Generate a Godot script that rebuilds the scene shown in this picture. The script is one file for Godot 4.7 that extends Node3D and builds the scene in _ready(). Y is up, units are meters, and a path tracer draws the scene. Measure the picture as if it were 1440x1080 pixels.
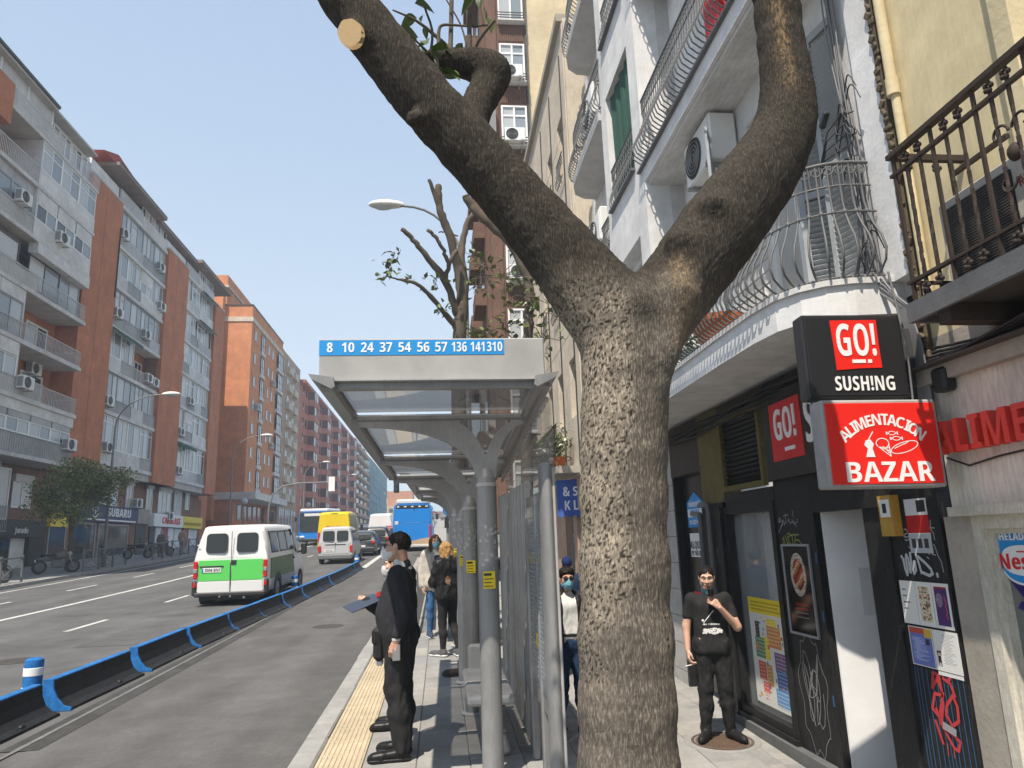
extends Node3D

var rng := RandomNumberGenerator.new()
var mats := {}
var taken := {}
var noise_fine: PackedByteArray
var noise_mid: PackedByteArray
var noise_big: PackedByteArray
var noise_cell: PackedByteArray
var noise_streak: PackedByteArray
var macro_tex: ImageTexture
var fine_normal: ImageTexture
var hand_cache := {}
var head_mesh: Array
var unit_boxes := {}
const TS := 512
const BL := Basis(Vector3(0, 0, -1), Vector3(0, 1, 0), Vector3(1, 0, 0))   # facades on the far side of the street: u = distance along the street, v = up, w = out
const BR := Basis(Vector3(0, 0, 1), Vector3(0, 1, 0), Vector3(-1, 0, 0))   # facades on the near pavement: u = -distance

# ------------------------------------------------------------------ mesh collector
class G:
	var v := PackedVector3Array()
	var n := PackedVector3Array()
	var c := PackedColorArray()
	var uv := PackedVector2Array()
	var i := PackedInt32Array()
	var t := Transform3D()
	var col := Color.WHITE
	func put(p: Vector3, nn: Vector3, q := Vector2.ZERO) -> int:
		v.append(t * p); n.append((t.basis * nn).normalized()); c.append(col); uv.append(q)
		return v.size() - 1
	func tri_i(a: int, b: int, d: int) -> void:   # counter-clockwise seen from outside
		i.append(a); i.append(d); i.append(b)
	func quad(a: Vector3, b: Vector3, d: Vector3, e: Vector3) -> void:
		var nn := (b - a).cross(e - a)
		if nn.length_squared() < 1e-14:
			nn = (d - b).cross(e - b)
		nn = nn.normalized()
		var k := put(a, nn, Vector2(0, 1)); put(b, nn, Vector2(1, 1)); put(d, nn, Vector2(1, 0)); put(e, nn, Vector2(0, 0))
		tri_i(k, k + 1, k + 2); tri_i(k, k + 2, k + 3)
	func tri(a: Vector3, b: Vector3, d: Vector3) -> void:
		var nn := (b - a).cross(d - a).normalized()
		var k := put(a, nn); put(b, nn); put(d, nn)
		tri_i(k, k + 1, k + 2)
	func box(ce: Vector3, s: Vector3, b := Basis()) -> G:
		var h := s * 0.5
		var p := []
		for z in [-1, 1]:
			for y in [-1, 1]:
				for x in [-1, 1]:
					p.append(ce + b * Vector3(h.x * x, h.y * y, h.z * z))
		quad(p[4], p[5], p[7], p[6]); quad(p[1], p[0], p[2], p[3])
		quad(p[5], p[1], p[3], p[7]); quad(p[0], p[4], p[6], p[2])
		quad(p[6], p[7], p[3], p[2]); quad(p[0], p[1], p[5], p[4])
		return self
	func b2(u0: float, u1: float, v0: float, v1: float, w0: float, w1: float) -> G:
		return box(Vector3((u0 + u1) / 2, (v0 + v1) / 2, (w0 + w1) / 2), Vector3(absf(u1 - u0), absf(v1 - v0), absf(w1 - w0)))
	func rbox(ce: Vector3, s: Vector3, r: float, b := Basis()) -> G:   # box with chamfered edges
		var h := s * 0.5
		r = minf(r, minf(h.x, minf(h.y, h.z)) * 0.9)
		var A := func(x: int, y: int, z: int, k: int) -> Vector3:
			return ce + b * Vector3(x * (h.x - (0.0 if k == 0 else r)), y * (h.y - (0.0 if k == 1 else r)), z * (h.z - (0.0 if k == 2 else r)))
		for s1 in [-1, 1]:
			var q := [[0, 1, 2], [1, 2, 0], [2, 0, 1]]
			for a in 3:
				var pts := []
				for e in [[-1, -1], [1, -1], [1, 1], [-1, 1]]:
					var g := [0, 0, 0]
					g[q[a][0]] = s1; g[q[a][1]] = e[0] * s1; g[q[a][2]] = e[1]
					pts.append(A.call(g[0], g[1], g[2], a))
				quad(pts[0], pts[1], pts[2], pts[3])
		for a in 3:
			var a1 := (a + 1) % 3
			var a2 := (a + 2) % 3
			for e in [[-1, -1], [1, -1], [1, 1], [-1, 1]]:
				var g := [0, 0, 0]
				g[a1] = e[0]; g[a2] = e[1]
				var lo := g.duplicate(); lo[a] = -1
				var hi := g.duplicate(); hi[a] = 1
				var p0: Vector3 = A.call(lo[0], lo[1], lo[2], a1)
				var p1: Vector3 = A.call(hi[0], hi[1], hi[2], a1)
				var p2: Vector3 = A.call(hi[0], hi[1], hi[2], a2)
				var p3: Vector3 = A.call(lo[0], lo[1], lo[2], a2)
				if e[0] * e[1] > 0:
					quad(p0, p1, p2, p3)
				else:
					quad(p1, p0, p3, p2)
		for x in [-1, 1]:
			for y in [-1, 1]:
				for z in [-1, 1]:
					var p0: Vector3 = A.call(x, y, z, 0)
					var p1: Vector3 = A.call(x, y, z, 1)
					var p2: Vector3 = A.call(x, y, z, 2)
					if x * y * z > 0:
						tri(p0, p1, p2)
					else:
						tri(p0, p2, p1)
		return self
	func tube(pts: Array, rad, sides := 6, closed := true) -> G:
		var m := pts.size()
		var up := Vector3.ZERO
		var base := v.size()
		for k in m:
			var d: Vector3 = (pts[mini(k + 1, m - 1)] - pts[maxi(k - 1, 0)]).normalized()
			if up == Vector3.ZERO:
				up = Vector3.UP if absf(d.y) < 0.9 else Vector3.RIGHT
			var sx := up.cross(d).normalized()
			up = d.cross(sx).normalized()
			var r: float = rad[k] if rad is Array else rad
			for a in sides:
				var an := TAU * a / sides
				var nn := sx * cos(an) + up * sin(an)
				put(pts[k] + nn * r, nn, Vector2(float(a) / sides, float(k)))
		for k in m - 1:
			for a in sides:
				var a2 := (a + 1) % sides
				var p := base + k * sides
				tri_i(p + a, p + a2, p + sides + a2)
				tri_i(p + a, p + sides + a2, p + sides + a)
		if closed:
			for e in 2:
				var k := 0 if e == 0 else m - 1
				var d: Vector3 = (pts[1] - pts[0]).normalized() * -1.0 if e == 0 else (pts[m - 1] - pts[m - 2]).normalized()
				var ce := put(pts[k], d)
				var ring := []
				for a in sides:
					v.append(v[base + k * sides + a]); n.append((t.basis * d).normalized()); c.append(col); uv.append(Vector2.ZERO)
					ring.append(v.size() - 1)
				for a in sides:
					if e == 1:
						tri_i(ce, ring[a], ring[(a + 1) % sides])
					else:
						tri_i(ce, ring[(a + 1) % sides], ring[a])
		return self
	func lathe(prof: Array, sides := 16, xf := Transform3D()) -> G:   # prof of Vector2(radius, y)
		var old := t
		t = t * xf
		for k in prof.size() - 1:
			var a: Vector2 = prof[k]
			var b: Vector2 = prof[k + 1]
			var d := (b - a).normalized()
			for s in sides:
				var a0 := TAU * s / sides
				var a1 := TAU * (s + 1) / sides
				var q := []
				for z in [[a, a0], [a, a1], [b, a1], [b, a0]]:
					var nn := Vector3(cos(z[1]) * d.y, -d.x, sin(z[1]) * d.y)
					q.append(put(Vector3(cos(z[1]) * z[0].x, z[0].y, sin(z[1]) * z[0].x), nn, Vector2(z[1] / TAU, float(k))))
				tri_i(q[0], q[3], q[2]); tri_i(q[0], q[2], q[1])
		t = old
		return self
	func prism(poly: PackedVector2Array, depth: float, xf := Transform3D()) -> G:   # outline in local xy, from z = 0 to z = depth
		var old := t
		t = t * xf
		if Geometry2D.is_polygon_clockwise(poly):
			poly.reverse()
		var tr := Geometry2D.triangulate_polygon(poly)
		for z in [0.0, depth]:
			var nn := Vector3(0, 0, 1 if z > 0 else -1)
			var k := v.size()
			for p in poly:
				put(Vector3(p.x, p.y, z), nn, p)
			for a in range(0, tr.size(), 3):
				var p0 := poly[tr[a]]
				var flip := (poly[tr[a + 1]] - p0).cross(poly[tr[a + 2]] - p0) < 0.0
				if flip == (z > 0):
					tri_i(k + tr[a], k + tr[a + 2], k + tr[a + 1])
				else:
					tri_i(k + tr[a], k + tr[a + 1], k + tr[a + 2])
		for a in poly.size():
			var p := poly[a]
			var q := poly[(a + 1) % poly.size()]
			quad(Vector3(p.x, p.y, 0), Vector3(q.x, q.y, 0), Vector3(q.x, q.y, depth), Vector3(p.x, p.y, depth))
		t = old
		return self
	func ball(ce: Vector3, r: Vector3, sides := 12, rings := 8, b := Basis()) -> G:
		var k := v.size()
		for y in rings + 1:
			var th := PI * y / rings
			for x in sides + 1:
				var ph := TAU * x / sides
				var d := Vector3(sin(th) * cos(ph), cos(th), sin(th) * sin(ph))
				put(ce + b * (d * r), b * (d / r).normalized())
		for y in rings:
			for x in sides:
				var p := k + y * (sides + 1) + x
				tri_i(p, p + 1, p + sides + 2); tri_i(p, p + sides + 2, p + sides + 1)
		return self
	func loft(rings: Array, caps := true) -> G:   # rings: equal arrays of points, counter-clockwise seen from the end; smooth along and across
		var m: int = rings[0].size()
		var k0 := v.size()
		for r in rings.size():
			for s in m:
				var du: Vector3 = rings[r][(s + 1) % m] - rings[r][(s + m - 1) % m]
				var dv: Vector3 = rings[mini(r + 1, rings.size() - 1)][s] - rings[maxi(r - 1, 0)][s]
				put(rings[r][s], du.cross(dv).normalized())
		for r in rings.size() - 1:
			for s in m:
				var s2 := (s + 1) % m
				var p := k0 + r * m
				tri_i(p + s, p + s2, p + m + s2); tri_i(p + s, p + m + s2, p + m + s)
		if caps:
			for e in 2:
				var ring: Array = rings[0] if e == 0 else rings[-1]
				var ce := Vector3.ZERO
				for p in ring:
					ce += p
				ce /= m
				for s in m:
					if e == 0:
						tri(ce, ring[(s + 1) % m], ring[s])
					else:
						tri(ce, ring[s], ring[(s + 1) % m])
		return self
	func mesh() -> ArrayMesh:
		var a := []
		a.resize(Mesh.ARRAY_MAX)
		a[Mesh.ARRAY_VERTEX] = v; a[Mesh.ARRAY_NORMAL] = n; a[Mesh.ARRAY_COLOR] = c; a[Mesh.ARRAY_TEX_UV] = uv; a[Mesh.ARRAY_INDEX] = i
		var m := ArrayMesh.new()
		if v.size():
			m.add_surface_from_arrays(Mesh.PRIMITIVE_TRIANGLES, a)
		return m

# ------------------------------------------------------------------ signed distance field, meshed as surface nets
class Sdf:
	var lo: Vector3
	var e: float
	var nx: int
	var ny: int
	var nz: int
	var f := PackedFloat32Array()
	func _init(a: Vector3, b: Vector3, cell: float) -> void:
		lo = a; e = cell
		nx = int(ceil((b.x - a.x) / cell)) + 1; ny = int(ceil((b.y - a.y) / cell)) + 1; nz = int(ceil((b.z - a.z) / cell)) + 1
		f.resize(nx * ny * nz); f.fill(1.0)
	func cap(a: Vector3, b: Vector3, ra: float, rb: float, k := 0.03, sq := Vector3.ONE) -> void:   # sq: squash, distances along an axis count more
		var m := maxf(ra, rb) + k + 2.0 * e
		var mm := Vector3(m, m, m) / sq
		var p0 := ((a.min(b) - mm - lo) / e).floor().max(Vector3.ZERO)
		var p1 := ((a.max(b) + mm - lo) / e).ceil()
		var ba := (b - a) * sq
		var bb := maxf(ba.length_squared(), 1e-9)
		for z in range(int(p0.z), mini(int(p1.z) + 1, nz)):
			for y in range(int(p0.y), mini(int(p1.y) + 1, ny)):
				var row := (z * ny + y) * nx
				for x in range(int(p0.x), mini(int(p1.x) + 1, nx)):
					var pa := (lo + Vector3(x, y, z) * e - a) * sq
					var h := clampf(pa.dot(ba) / bb, 0.0, 1.0)
					var d := (pa - ba * h).length() - lerpf(ra, rb, h)
					if d < m:
						var o := f[row + x]
						var q := k - absf(d - o)
						f[row + x] = minf(d, o) - (q * q * 0.25 / k if q > 0.0 else 0.0)
	func ell(ce: Vector3, r: Vector3, k := 0.02) -> void:
		var s := minf(r.x, minf(r.y, r.z))
		cap(ce, ce, s, s, k, Vector3(s, s, s) / r)
	func sub(ce: Vector3, r: float, k := 0.01) -> void:
		var m := Vector3.ONE * (r + k + e)
		var p0 := ((ce - m - lo) / e).floor().max(Vector3.ZERO)
		var p1 := ((ce + m - lo) / e).ceil()
		for z in range(int(p0.z), mini(int(p1.z) + 1, nz)):
			for y in range(int(p0.y), mini(int(p1.y) + 1, ny)):
				for x in range(int(p0.x), mini(int(p1.x) + 1, nx)):
					var d := r - (lo + Vector3(x, y, z) * e).distance_to(ce)
					var at := (z * ny + y) * nx + x
					var o := f[at]
					var q := k - absf(d - o)
					f[at] = maxf(d, o) + (q * q * 0.25 / k if q > 0.0 else 0.0)
	func cut(p: Vector3, nn: Vector3) -> void:   # keeps what lies behind the plane
		nn = nn.normalized()
		for z in nz:
			for y in ny:
				var row := (z * ny + y) * nx
				var d0 := (lo + Vector3(0, y, z) * e - p).dot(nn)
				for x in nx:
					var d := d0 + nn.x * e * x
					if d > f[row + x]:
						f[row + x] = d
	func arrays() -> Array:
		var V := PackedVector3Array()
		var N := PackedVector3Array()
		var I := PackedInt32Array()
		var id := PackedInt32Array()
		id.resize(nx * ny * nz); id.fill(-1)
		var sy := nx
		var sz := nx * ny
		var off := [0, 1, sy, sy + 1, sz, sz + 1, sz + sy, sz + sy + 1]
		var ed := [[0, 1], [2, 3], [4, 5], [6, 7], [0, 2], [1, 3], [4, 6], [5, 7], [0, 4], [1, 5], [2, 6], [3, 7]]
		var lim := e * 1.8
		for z in nz - 1:
			for y in ny - 1:
				var row := (z * ny + y) * nx
				for x in nx - 1:
					var a0 := f[row + x]
					if a0 > lim or a0 < -lim:
						continue
					var g := PackedFloat32Array()
					var neg := 0
					for o in off:
						var q := f[row + x + o]
						g.append(q)
						if q < 0.0:
							neg += 1
					if neg == 0 or neg == 8:
						continue
					var sum := Vector3.ZERO
					var cnt := 0
					for k in ed:
						var p: float = g[k[0]]
						var q: float = g[k[1]]
						if (p < 0.0) != (q < 0.0):
							var tt := p / (p - q)
							var pa := Vector3(k[0] & 1, (k[0] >> 1) & 1, k[0] >> 2)
							var pb := Vector3(k[1] & 1, (k[1] >> 1) & 1, k[1] >> 2)
							sum += pa.lerp(pb, tt)
							cnt += 1
					id[row + x] = V.size()
					V.append(lo + (Vector3(x, y, z) + sum / cnt) * e)
					N.append(Vector3(g[1] + g[3] + g[5] + g[7] - g[0] - g[2] - g[4] - g[6], g[2] + g[3] + g[6] + g[7] - g[0] - g[1] - g[4] - g[5], g[4] + g[5] + g[6] + g[7] - g[0] - g[1] - g[2] - g[3]).normalized())
		for z in range(1, nz - 1):
			for y in range(1, ny - 1):
				var row := (z * ny + y) * nx
				for x in range(1, nx - 1):
					var at := row + x
					if id[at] < 0 and f[at] > lim:
						continue
					var s := f[at] < 0.0
					if s != (f[at + 1] < 0.0):
						_q(I, id, at - sy - sz, at - sz, at, at - sy, s)
					if s != (f[at + sy] < 0.0):
						_q(I, id, at - 1 - sz, at - 1, at, at - sz, s)
					if s != (f[at + sz] < 0.0):
						_q(I, id, at - 1 - sy, at - sy, at, at - 1, s)
		return [V, N, I]
	func _q(I: PackedInt32Array, id: PackedInt32Array, a: int, b: int, d: int, g: int, s: bool) -> void:
		var p := [id[a], id[b], id[d], id[g]]
		if p[0] < 0 or p[1] < 0 or p[2] < 0 or p[3] < 0:
			return
		if s:
			I.append(p[0]); I.append(p[2]); I.append(p[1]); I.append(p[0]); I.append(p[3]); I.append(p[2])
		else:
			I.append(p[0]); I.append(p[1]); I.append(p[2]); I.append(p[0]); I.append(p[2]); I.append(p[3])

func add_arrays(g: G, a: Array, xf := Transform3D(), mirror := false) -> void:
	var k := g.v.size()
	var V: PackedVector3Array = a[0]
	var N: PackedVector3Array = a[1]
	var m := Vector3(-1, 1, 1) if mirror else Vector3.ONE
	for q in V.size():
		g.put(xf * (V[q] * m), xf.basis * (N[q] * m))
	var I: PackedInt32Array = a[2]
	for q in range(0, I.size(), 3):
		g.i.append(k + I[q])
		if mirror:
			g.i.append(k + I[q + 2]); g.i.append(k + I[q + 1])
		else:
			g.i.append(k + I[q + 1]); g.i.append(k + I[q + 2])

# ------------------------------------------------------------------ names, labels, nodes
func numbered(called: String, parent: Node) -> String:
	var key := "%d/%s" % [parent.get_instance_id(), called]
	var k: int = taken.get(key, 0)
	taken[key] = k + 1
	return called if k == 0 else "%s_%03d" % [called, k]

func tag(o: Node3D, label: String, category: String, group := "") -> Node3D:
	o.set_meta("label", label); o.set_meta("category", category)
	if group:
		o.set_meta("group", group)
	return o

func thing(called: String, label: String, category: String, at := Vector3.ZERO, turn := 0.0, group := "") -> Node3D:
	var o := Node3D.new()
	o.name = numbered(called, self)
	add_child(o, true)
	o.position = at
	o.rotation.y = turn
	tag(o, label, category, group)
	return o

func obj(called: String, g, m: Material, parent: Node = self) -> MeshInstance3D:
	var o := MeshInstance3D.new()
	o.name = numbered(called, parent)
	o.mesh = g.mesh() if g is G else g
	o.material_override = m
	parent.add_child(o, true)
	return o

func struct(called: String, g, m: Material) -> MeshInstance3D:
	var o := obj(called, g, m)
	o.set_meta("kind", "structure")
	return o

func stuff(o: Node3D) -> Node3D:
	o.set_meta("kind", "stuff")
	return o

func bx(called: String, parent: Node, m: Material, u0: float, u1: float, v0: float, v1: float, w0: float, w1: float) -> MeshInstance3D:
	return obj(called, G.new().b2(u0, u1, v0, v1, w0, w1), m, parent)

func piece(called: String, parent: Node, ms: Mesh, m: Material, at: Vector3, b := Basis()) -> MeshInstance3D:
	var o := obj(called, ms, m, parent)
	o.transform = Transform3D(b, at)
	return o

func copy_of(o: Node3D, label: String, at: Vector3, turn := 0.0) -> Node3D:
	var r: Node3D = o.duplicate()
	var base := String(o.name)
	r.name = numbered(base, self)
	add_child(r, true)
	r.position = at
	r.rotation.y = turn
	r.set_meta("label", label)
	return r

func gh(d: float) -> float:   # height of the street at a distance: it climbs away from the camera
	var u := d - 5.0
	if u < 0.0:
		return 0.018 * u
	if u < 28.0:
		return 0.018 * u + 0.0004 * u * u
	if u < 230.0:
		return 0.818 + 0.0404 * (u - 28.0)
	return 0.818 + 0.0404 * 202.0

func text(s: String, h: float, depth: float, m: Material, parent: Node, at: Vector3, b := Basis(), sx := 1.0, called := "lettering", bold := true, left := false) -> MeshInstance3D:
	var f := SystemFont.new()
	f.font_names = PackedStringArray(["Droid Sans"])
	f.font_weight = 700 if bold else 400
	var tm := TextMesh.new()
	tm.font = f
	tm.text = s
	tm.font_size = 48
	tm.pixel_size = h / 34.5
	tm.depth = depth
	tm.curve_step = 2.0
	if left:
		tm.horizontal_alignment = HORIZONTAL_ALIGNMENT_LEFT
	var o := obj(called, tm, m, parent)
	o.transform = Transform3D(b * Basis.from_scale(Vector3(sx, 1, 1)), at)
	return o

# ------------------------------------------------------------------ materials
func lin(r: float, g: float, b: float) -> Color:
	return Color(r, g, b).linear_to_srgb()

func flat(key: String, r: float, g: float, b: float, rough := 0.6, metal := 0.0) -> StandardMaterial3D:
	if not mats.has(key):
		var m := StandardMaterial3D.new()
		m.resource_name = key
		m.albedo_color = lin(r, g, b)
		m.roughness = rough
		m.metallic = metal
		mats[key] = m
	return mats[key]

func noise_bytes(sd: int, freq: float, oct: int, type: int, stretch := 1) -> PackedByteArray:
	var n := FastNoiseLite.new()
	n.seed = sd
	n.noise_type = type
	n.frequency = freq
	n.fractal_type = FastNoiseLite.FRACTAL_FBM if oct > 1 else FastNoiseLite.FRACTAL_NONE
	n.fractal_octaves = oct
	var im := n.get_seamless_image(TS, TS / stretch)
	if stretch > 1:
		im.resize(TS, TS, Image.INTERPOLATE_CUBIC)
	im.convert(Image.FORMAT_L8)
	return im.get_data()

func blend_tex(af: float, am: float, ab: float, ac := 0.0, ast := 0.0, tint := 0.0) -> ImageTexture:
	var key := "tex %s" % [[af, am, ab, ac, ast, tint]]
	if unit_boxes.has(key):
		return unit_boxes[key]
	var out := PackedByteArray()
	out.resize(TS * TS * 3)
	var lut := PackedByteArray()
	for k in 1024:
		lut.append(int(clampf(pow(k / 1023.0, 1.0 / 2.2), 0, 1) * 255.0))
	for p in TS * TS:
		var q := 1.0 + af * (noise_fine[p] - 127) / 127.0 + am * 0.6 * (noise_mid[p] - 127) / 127.0 + ab * 0.6 * (noise_big[p] - 127) / 127.0
		if ac != 0.0:
			q += ac * (noise_cell[p] - 127) / 127.0
		if ast != 0.0:
			q += ast * (noise_streak[p] - 127) / 127.0
		var w := 1.0 + tint * (noise_big[p] - 127) / 127.0
		var l := lut[clampi(int(0.75 * q * 1023.0), 0, 1023)]
		out[p * 3] = l
		out[p * 3 + 1] = l
		out[p * 3 + 2] = l if tint == 0.0 else lut[clampi(int(0.75 * q * w * 1023.0), 0, 1023)]
	unit_boxes[key] = ImageTexture.create_from_image(Image.create_from_data(TS, TS, false, Image.FORMAT_RGB8, out))
	return unit_boxes[key]

func rough_mat(key: String, r: float, g: float, b: float, tile: float, rough := 0.85, af := 0.12, am := 0.1, ab := 0.12, ac := 0.0, ast := 0.0, bump := 0.5, tint := 0.0) -> StandardMaterial3D:
	if not mats.has(key):
		var m := StandardMaterial3D.new()
		m.resource_name = key
		m.albedo_texture = blend_tex(af, am, ab, ac, ast, tint)
		m.albedo_color = lin(r / 0.75, g / 0.75, b / 0.75)
		m.uv1_triplanar = true
		m.uv1_world_triplanar = true
		m.uv1_scale = Vector3.ONE / tile
		m.roughness = rough
		m.metallic_specular = 0.3
		if bump > 0.0:
			m.normal_enabled = true
			m.normal_texture = fine_normal
			m.normal_scale = bump
		m.detail_enabled = true
		m.detail_blend_mode = BaseMaterial3D.BLEND_MODE_MUL
		m.detail_uv_layer = BaseMaterial3D.DETAIL_UV_2
		m.detail_albedo = macro_tex
		m.uv2_triplanar = true
		m.uv2_world_triplanar = true
		m.uv2_scale = Vector3.ONE / (tile * 4.7)
		mats[key] = m
	return mats[key]

func glass(key: String, r: float, g: float, b: float, rough := 0.06) -> StandardMaterial3D:
	var m := flat(key, r, g, b, rough)
	m.metallic_specular = 0.6
	return m

func clear_glass(key: String, r: float, g: float, b: float, a: float) -> StandardMaterial3D:
	if not mats.has(key):
		var m := StandardMaterial3D.new()
		m.resource_name = key
		var c := lin(r, g, b)
		c.a = a
		m.albedo_color = c
		m.transparency = BaseMaterial3D.TRANSPARENCY_ALPHA
		m.roughness = 0.04
		mats[key] = m
	return mats[key]

func make_noises() -> void:
	noise_fine = noise_bytes(1, 0.35, 2, FastNoiseLite.TYPE_SIMPLEX)
	noise_mid = noise_bytes(2, 0.04, 4, FastNoiseLite.TYPE_PERLIN)
	noise_big = noise_bytes(3, 0.008, 4, FastNoiseLite.TYPE_PERLIN)
	noise_cell = noise_bytes(4, 0.12, 2, FastNoiseLite.TYPE_CELLULAR)
	noise_streak = noise_bytes(5, 0.05, 3, FastNoiseLite.TYPE_SIMPLEX, 8)
	var d := PackedByteArray()
	d.resize(TS * TS * 3)
	for p in TS * TS:
		var q := int(clampf(240.0 + (noise_big[p] - 127) * 0.16 + (noise_mid[p] - 127) * 0.08, 120, 255))
		d[p * 3] = q; d[p * 3 + 1] = q; d[p * 3 + 2] = q
	macro_tex = ImageTexture.create_from_image(Image.create_from_data(TS, TS, false, Image.FORMAT_RGB8, d))
	var h := PackedByteArray()
	h.resize(TS * TS)
	for p in TS * TS:
		h[p] = (noise_fine[p] + noise_mid[p] * 2) / 3
	var im := Image.create_from_data(TS, TS, false, Image.FORMAT_L8, h)
	im.convert(Image.FORMAT_RGBA8)
	im.bump_map_to_normal_map(4.0)
	fine_normal = ImageTexture.create_from_image(im)

func M(k: String) -> StandardMaterial3D:
	return mats[k]

func make_materials() -> void:
	rough_mat("asphalt", 0.15, 0.15, 0.152, 1.6, 0.9, 0.35, 0.12, 0.1, 0.1)
	rough_mat("bus_asphalt", 0.15, 0.148, 0.148, 1.4, 0.9, 0.35, 0.14, 0.1, 0.1)
	mats["asphalt"].vertex_color_use_as_albedo = true
	mats["bus_asphalt"].vertex_color_use_as_albedo = true
	rough_mat("concrete", 0.34, 0.335, 0.32, 1.1, 0.9, 0.14, 0.12, 0.12)
	rough_mat("paver", 0.36, 0.355, 0.34, 0.9, 0.9, 0.16, 0.14, 0.1)
	rough_mat("paver_warm", 0.385, 0.37, 0.345, 0.9, 0.9, 0.16, 0.14, 0.1)
	rough_mat("paver_dark", 0.31, 0.31, 0.305, 0.9, 0.9, 0.16, 0.14, 0.1)
	rough_mat("granite", 0.37, 0.365, 0.35, 0.6, 0.85, 0.3, 0.15, 0.1)
	rough_mat("tactile", 0.56, 0.47, 0.33, 0.5, 0.9, 0.14, 0.14, 0.1)
	rough_mat("dark_joint", 0.2, 0.195, 0.185, 0.5, 0.95)
	rough_mat("earth", 0.2, 0.19, 0.17, 3.0, 0.95)
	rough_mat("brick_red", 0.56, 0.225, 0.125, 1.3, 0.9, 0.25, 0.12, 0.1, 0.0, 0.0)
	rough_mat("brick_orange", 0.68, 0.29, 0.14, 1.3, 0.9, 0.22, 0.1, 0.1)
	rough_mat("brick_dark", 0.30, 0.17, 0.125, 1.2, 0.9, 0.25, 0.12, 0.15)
	rough_mat("brick_far_red", 0.54, 0.20, 0.145, 1.5, 0.9, 0.2, 0.1, 0.1)
	rough_mat("brick_far_tan", 0.52, 0.36, 0.25, 1.5, 0.9, 0.2, 0.1, 0.1)
	rough_mat("brick_far_dark", 0.28, 0.18, 0.13, 1.5, 0.9)
	rough_mat("panel_grey", 0.68, 0.68, 0.665, 1.7, 0.8, 0.06, 0.12, 0.14, 0.0, 0.12)
	rough_mat("panel_pale", 0.78, 0.775, 0.755, 1.9, 0.8, 0.05, 0.1, 0.12, 0.0, 0.12)
	rough_mat("panel_dim", 0.55, 0.555, 0.56, 1.7, 0.8, 0.06, 0.12, 0.14, 0.0, 0.16)
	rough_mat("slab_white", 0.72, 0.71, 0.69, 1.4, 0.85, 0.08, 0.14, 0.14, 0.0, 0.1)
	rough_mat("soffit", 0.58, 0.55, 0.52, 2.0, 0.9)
	rough_mat("plaster_white", 0.82, 0.82, 0.815, 0.8, 0.9, 0.05, 0.05, 0.05, 0.0, 0.04, 0.35)
	rough_mat("plaster_grey", 0.62, 0.615, 0.61, 1.0, 0.9, 0.06, 0.08, 0.08)
	rough_mat("plaster_beige", 0.68, 0.60, 0.485, 1.2, 0.9, 0.08, 0.1, 0.1, 0.0, 0.08)
	rough_mat("plaster_cream", 0.72, 0.60, 0.40, 1.6, 0.9, 0.05, 0.06, 0.06)
	rough_mat("plaster_yellow", 0.72, 0.62, 0.39, 1.0, 0.9, 0.04, 0.06, 0.07, 0.0, 0.05, 0.15)
	rough_mat("plaster_yellow_pale", 0.72, 0.62, 0.40, 1.0, 0.9, 0.05, 0.09, 0.09)
	rough_mat("cream_board", 0.80, 0.745, 0.65, 0.9, 0.7, 0.04, 0.09, 0.09, 0.0, 0.14, 0.3)
	rough_mat("frame_cream", 0.68, 0.645, 0.55, 0.5, 0.7, 0.1, 0.18, 0.12, 0.0, 0.12)
	rough_mat("wall_taupe", 0.44, 0.40, 0.345, 0.8, 0.8, 0.08, 0.12, 0.1)
	rough_mat("shop_black", 0.027, 0.027, 0.028, 0.8, 0.45, 0.3, 0.3, 0.2, 0.0, 0.3, 0.25)
	rough_mat("shop_brown", 0.062, 0.052, 0.045, 0.8, 0.55, 0.3, 0.25, 0.2, 0.0, 0.2, 0.25)
	rough_mat("shop_gold", 0.15, 0.118, 0.038, 0.7, 0.5, 0.2, 0.3, 0.25, 0.0, 0.2, 0.25)
	rough_mat("rubber_black", 0.024, 0.024, 0.026, 0.5, 0.6, 0.5, 0.8, 0.8, 0.3, 0.3)
	rough_mat("plastic_blue", 0.03, 0.19, 0.53, 0.5, 0.55, 0.2, 0.5, 0.45, 0.15)
	rough_mat("steel_grey", 0.33, 0.33, 0.33, 0.6, 0.42, 0.05, 0.07, 0.08, 0.0, 0.08, 0.12)
	mats["steel_grey"].metallic = 0.35
	rough_mat("steel_pale", 0.47, 0.47, 0.47, 0.6, 0.45, 0.05, 0.06, 0.06, 0.0, 0.06, 0.1)
	rough_mat("steel_header", 0.46, 0.46, 0.455, 0.8, 0.5, 0.02, 0.03, 0.05, 0.0, 0.0, 0.0)
	rough_mat("iron_grey", 0.165, 0.17, 0.175, 0.4, 0.45, 0.1, 0.1, 0.1)
	rough_mat("iron_rust", 0.062, 0.047, 0.039, 0.3, 0.65, 0.25, 0.3, 0.2)
	rough_mat("shutter_grey", 0.42, 0.445, 0.46, 0.6, 0.6, 0.05, 0.1, 0.1, 0.0, 0.1, 0.2)
	rough_mat("tower_brown", 0.20, 0.12, 0.09, 1.0, 0.9, 0.15, 0.12, 0.1, 0.0, 0.2)
	rough_mat("tarp_green", 0.06, 0.135, 0.105, 1.0, 0.8, 0.05, 0.12, 0.1)
	rough_mat("net_blue", 0.14, 0.31, 0.38, 2.5, 0.9, 0.2, 0.2, 0.25, 0.0, 0.2)
	rough_mat("terracotta", 0.46, 0.14, 0.055, 0.5, 0.8)
	rough_mat("interior_white", 0.84, 0.84, 0.845, 1.5, 0.6, 0.02, 0.04, 0.05, 0.0, 0.0, 0.1)
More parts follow.
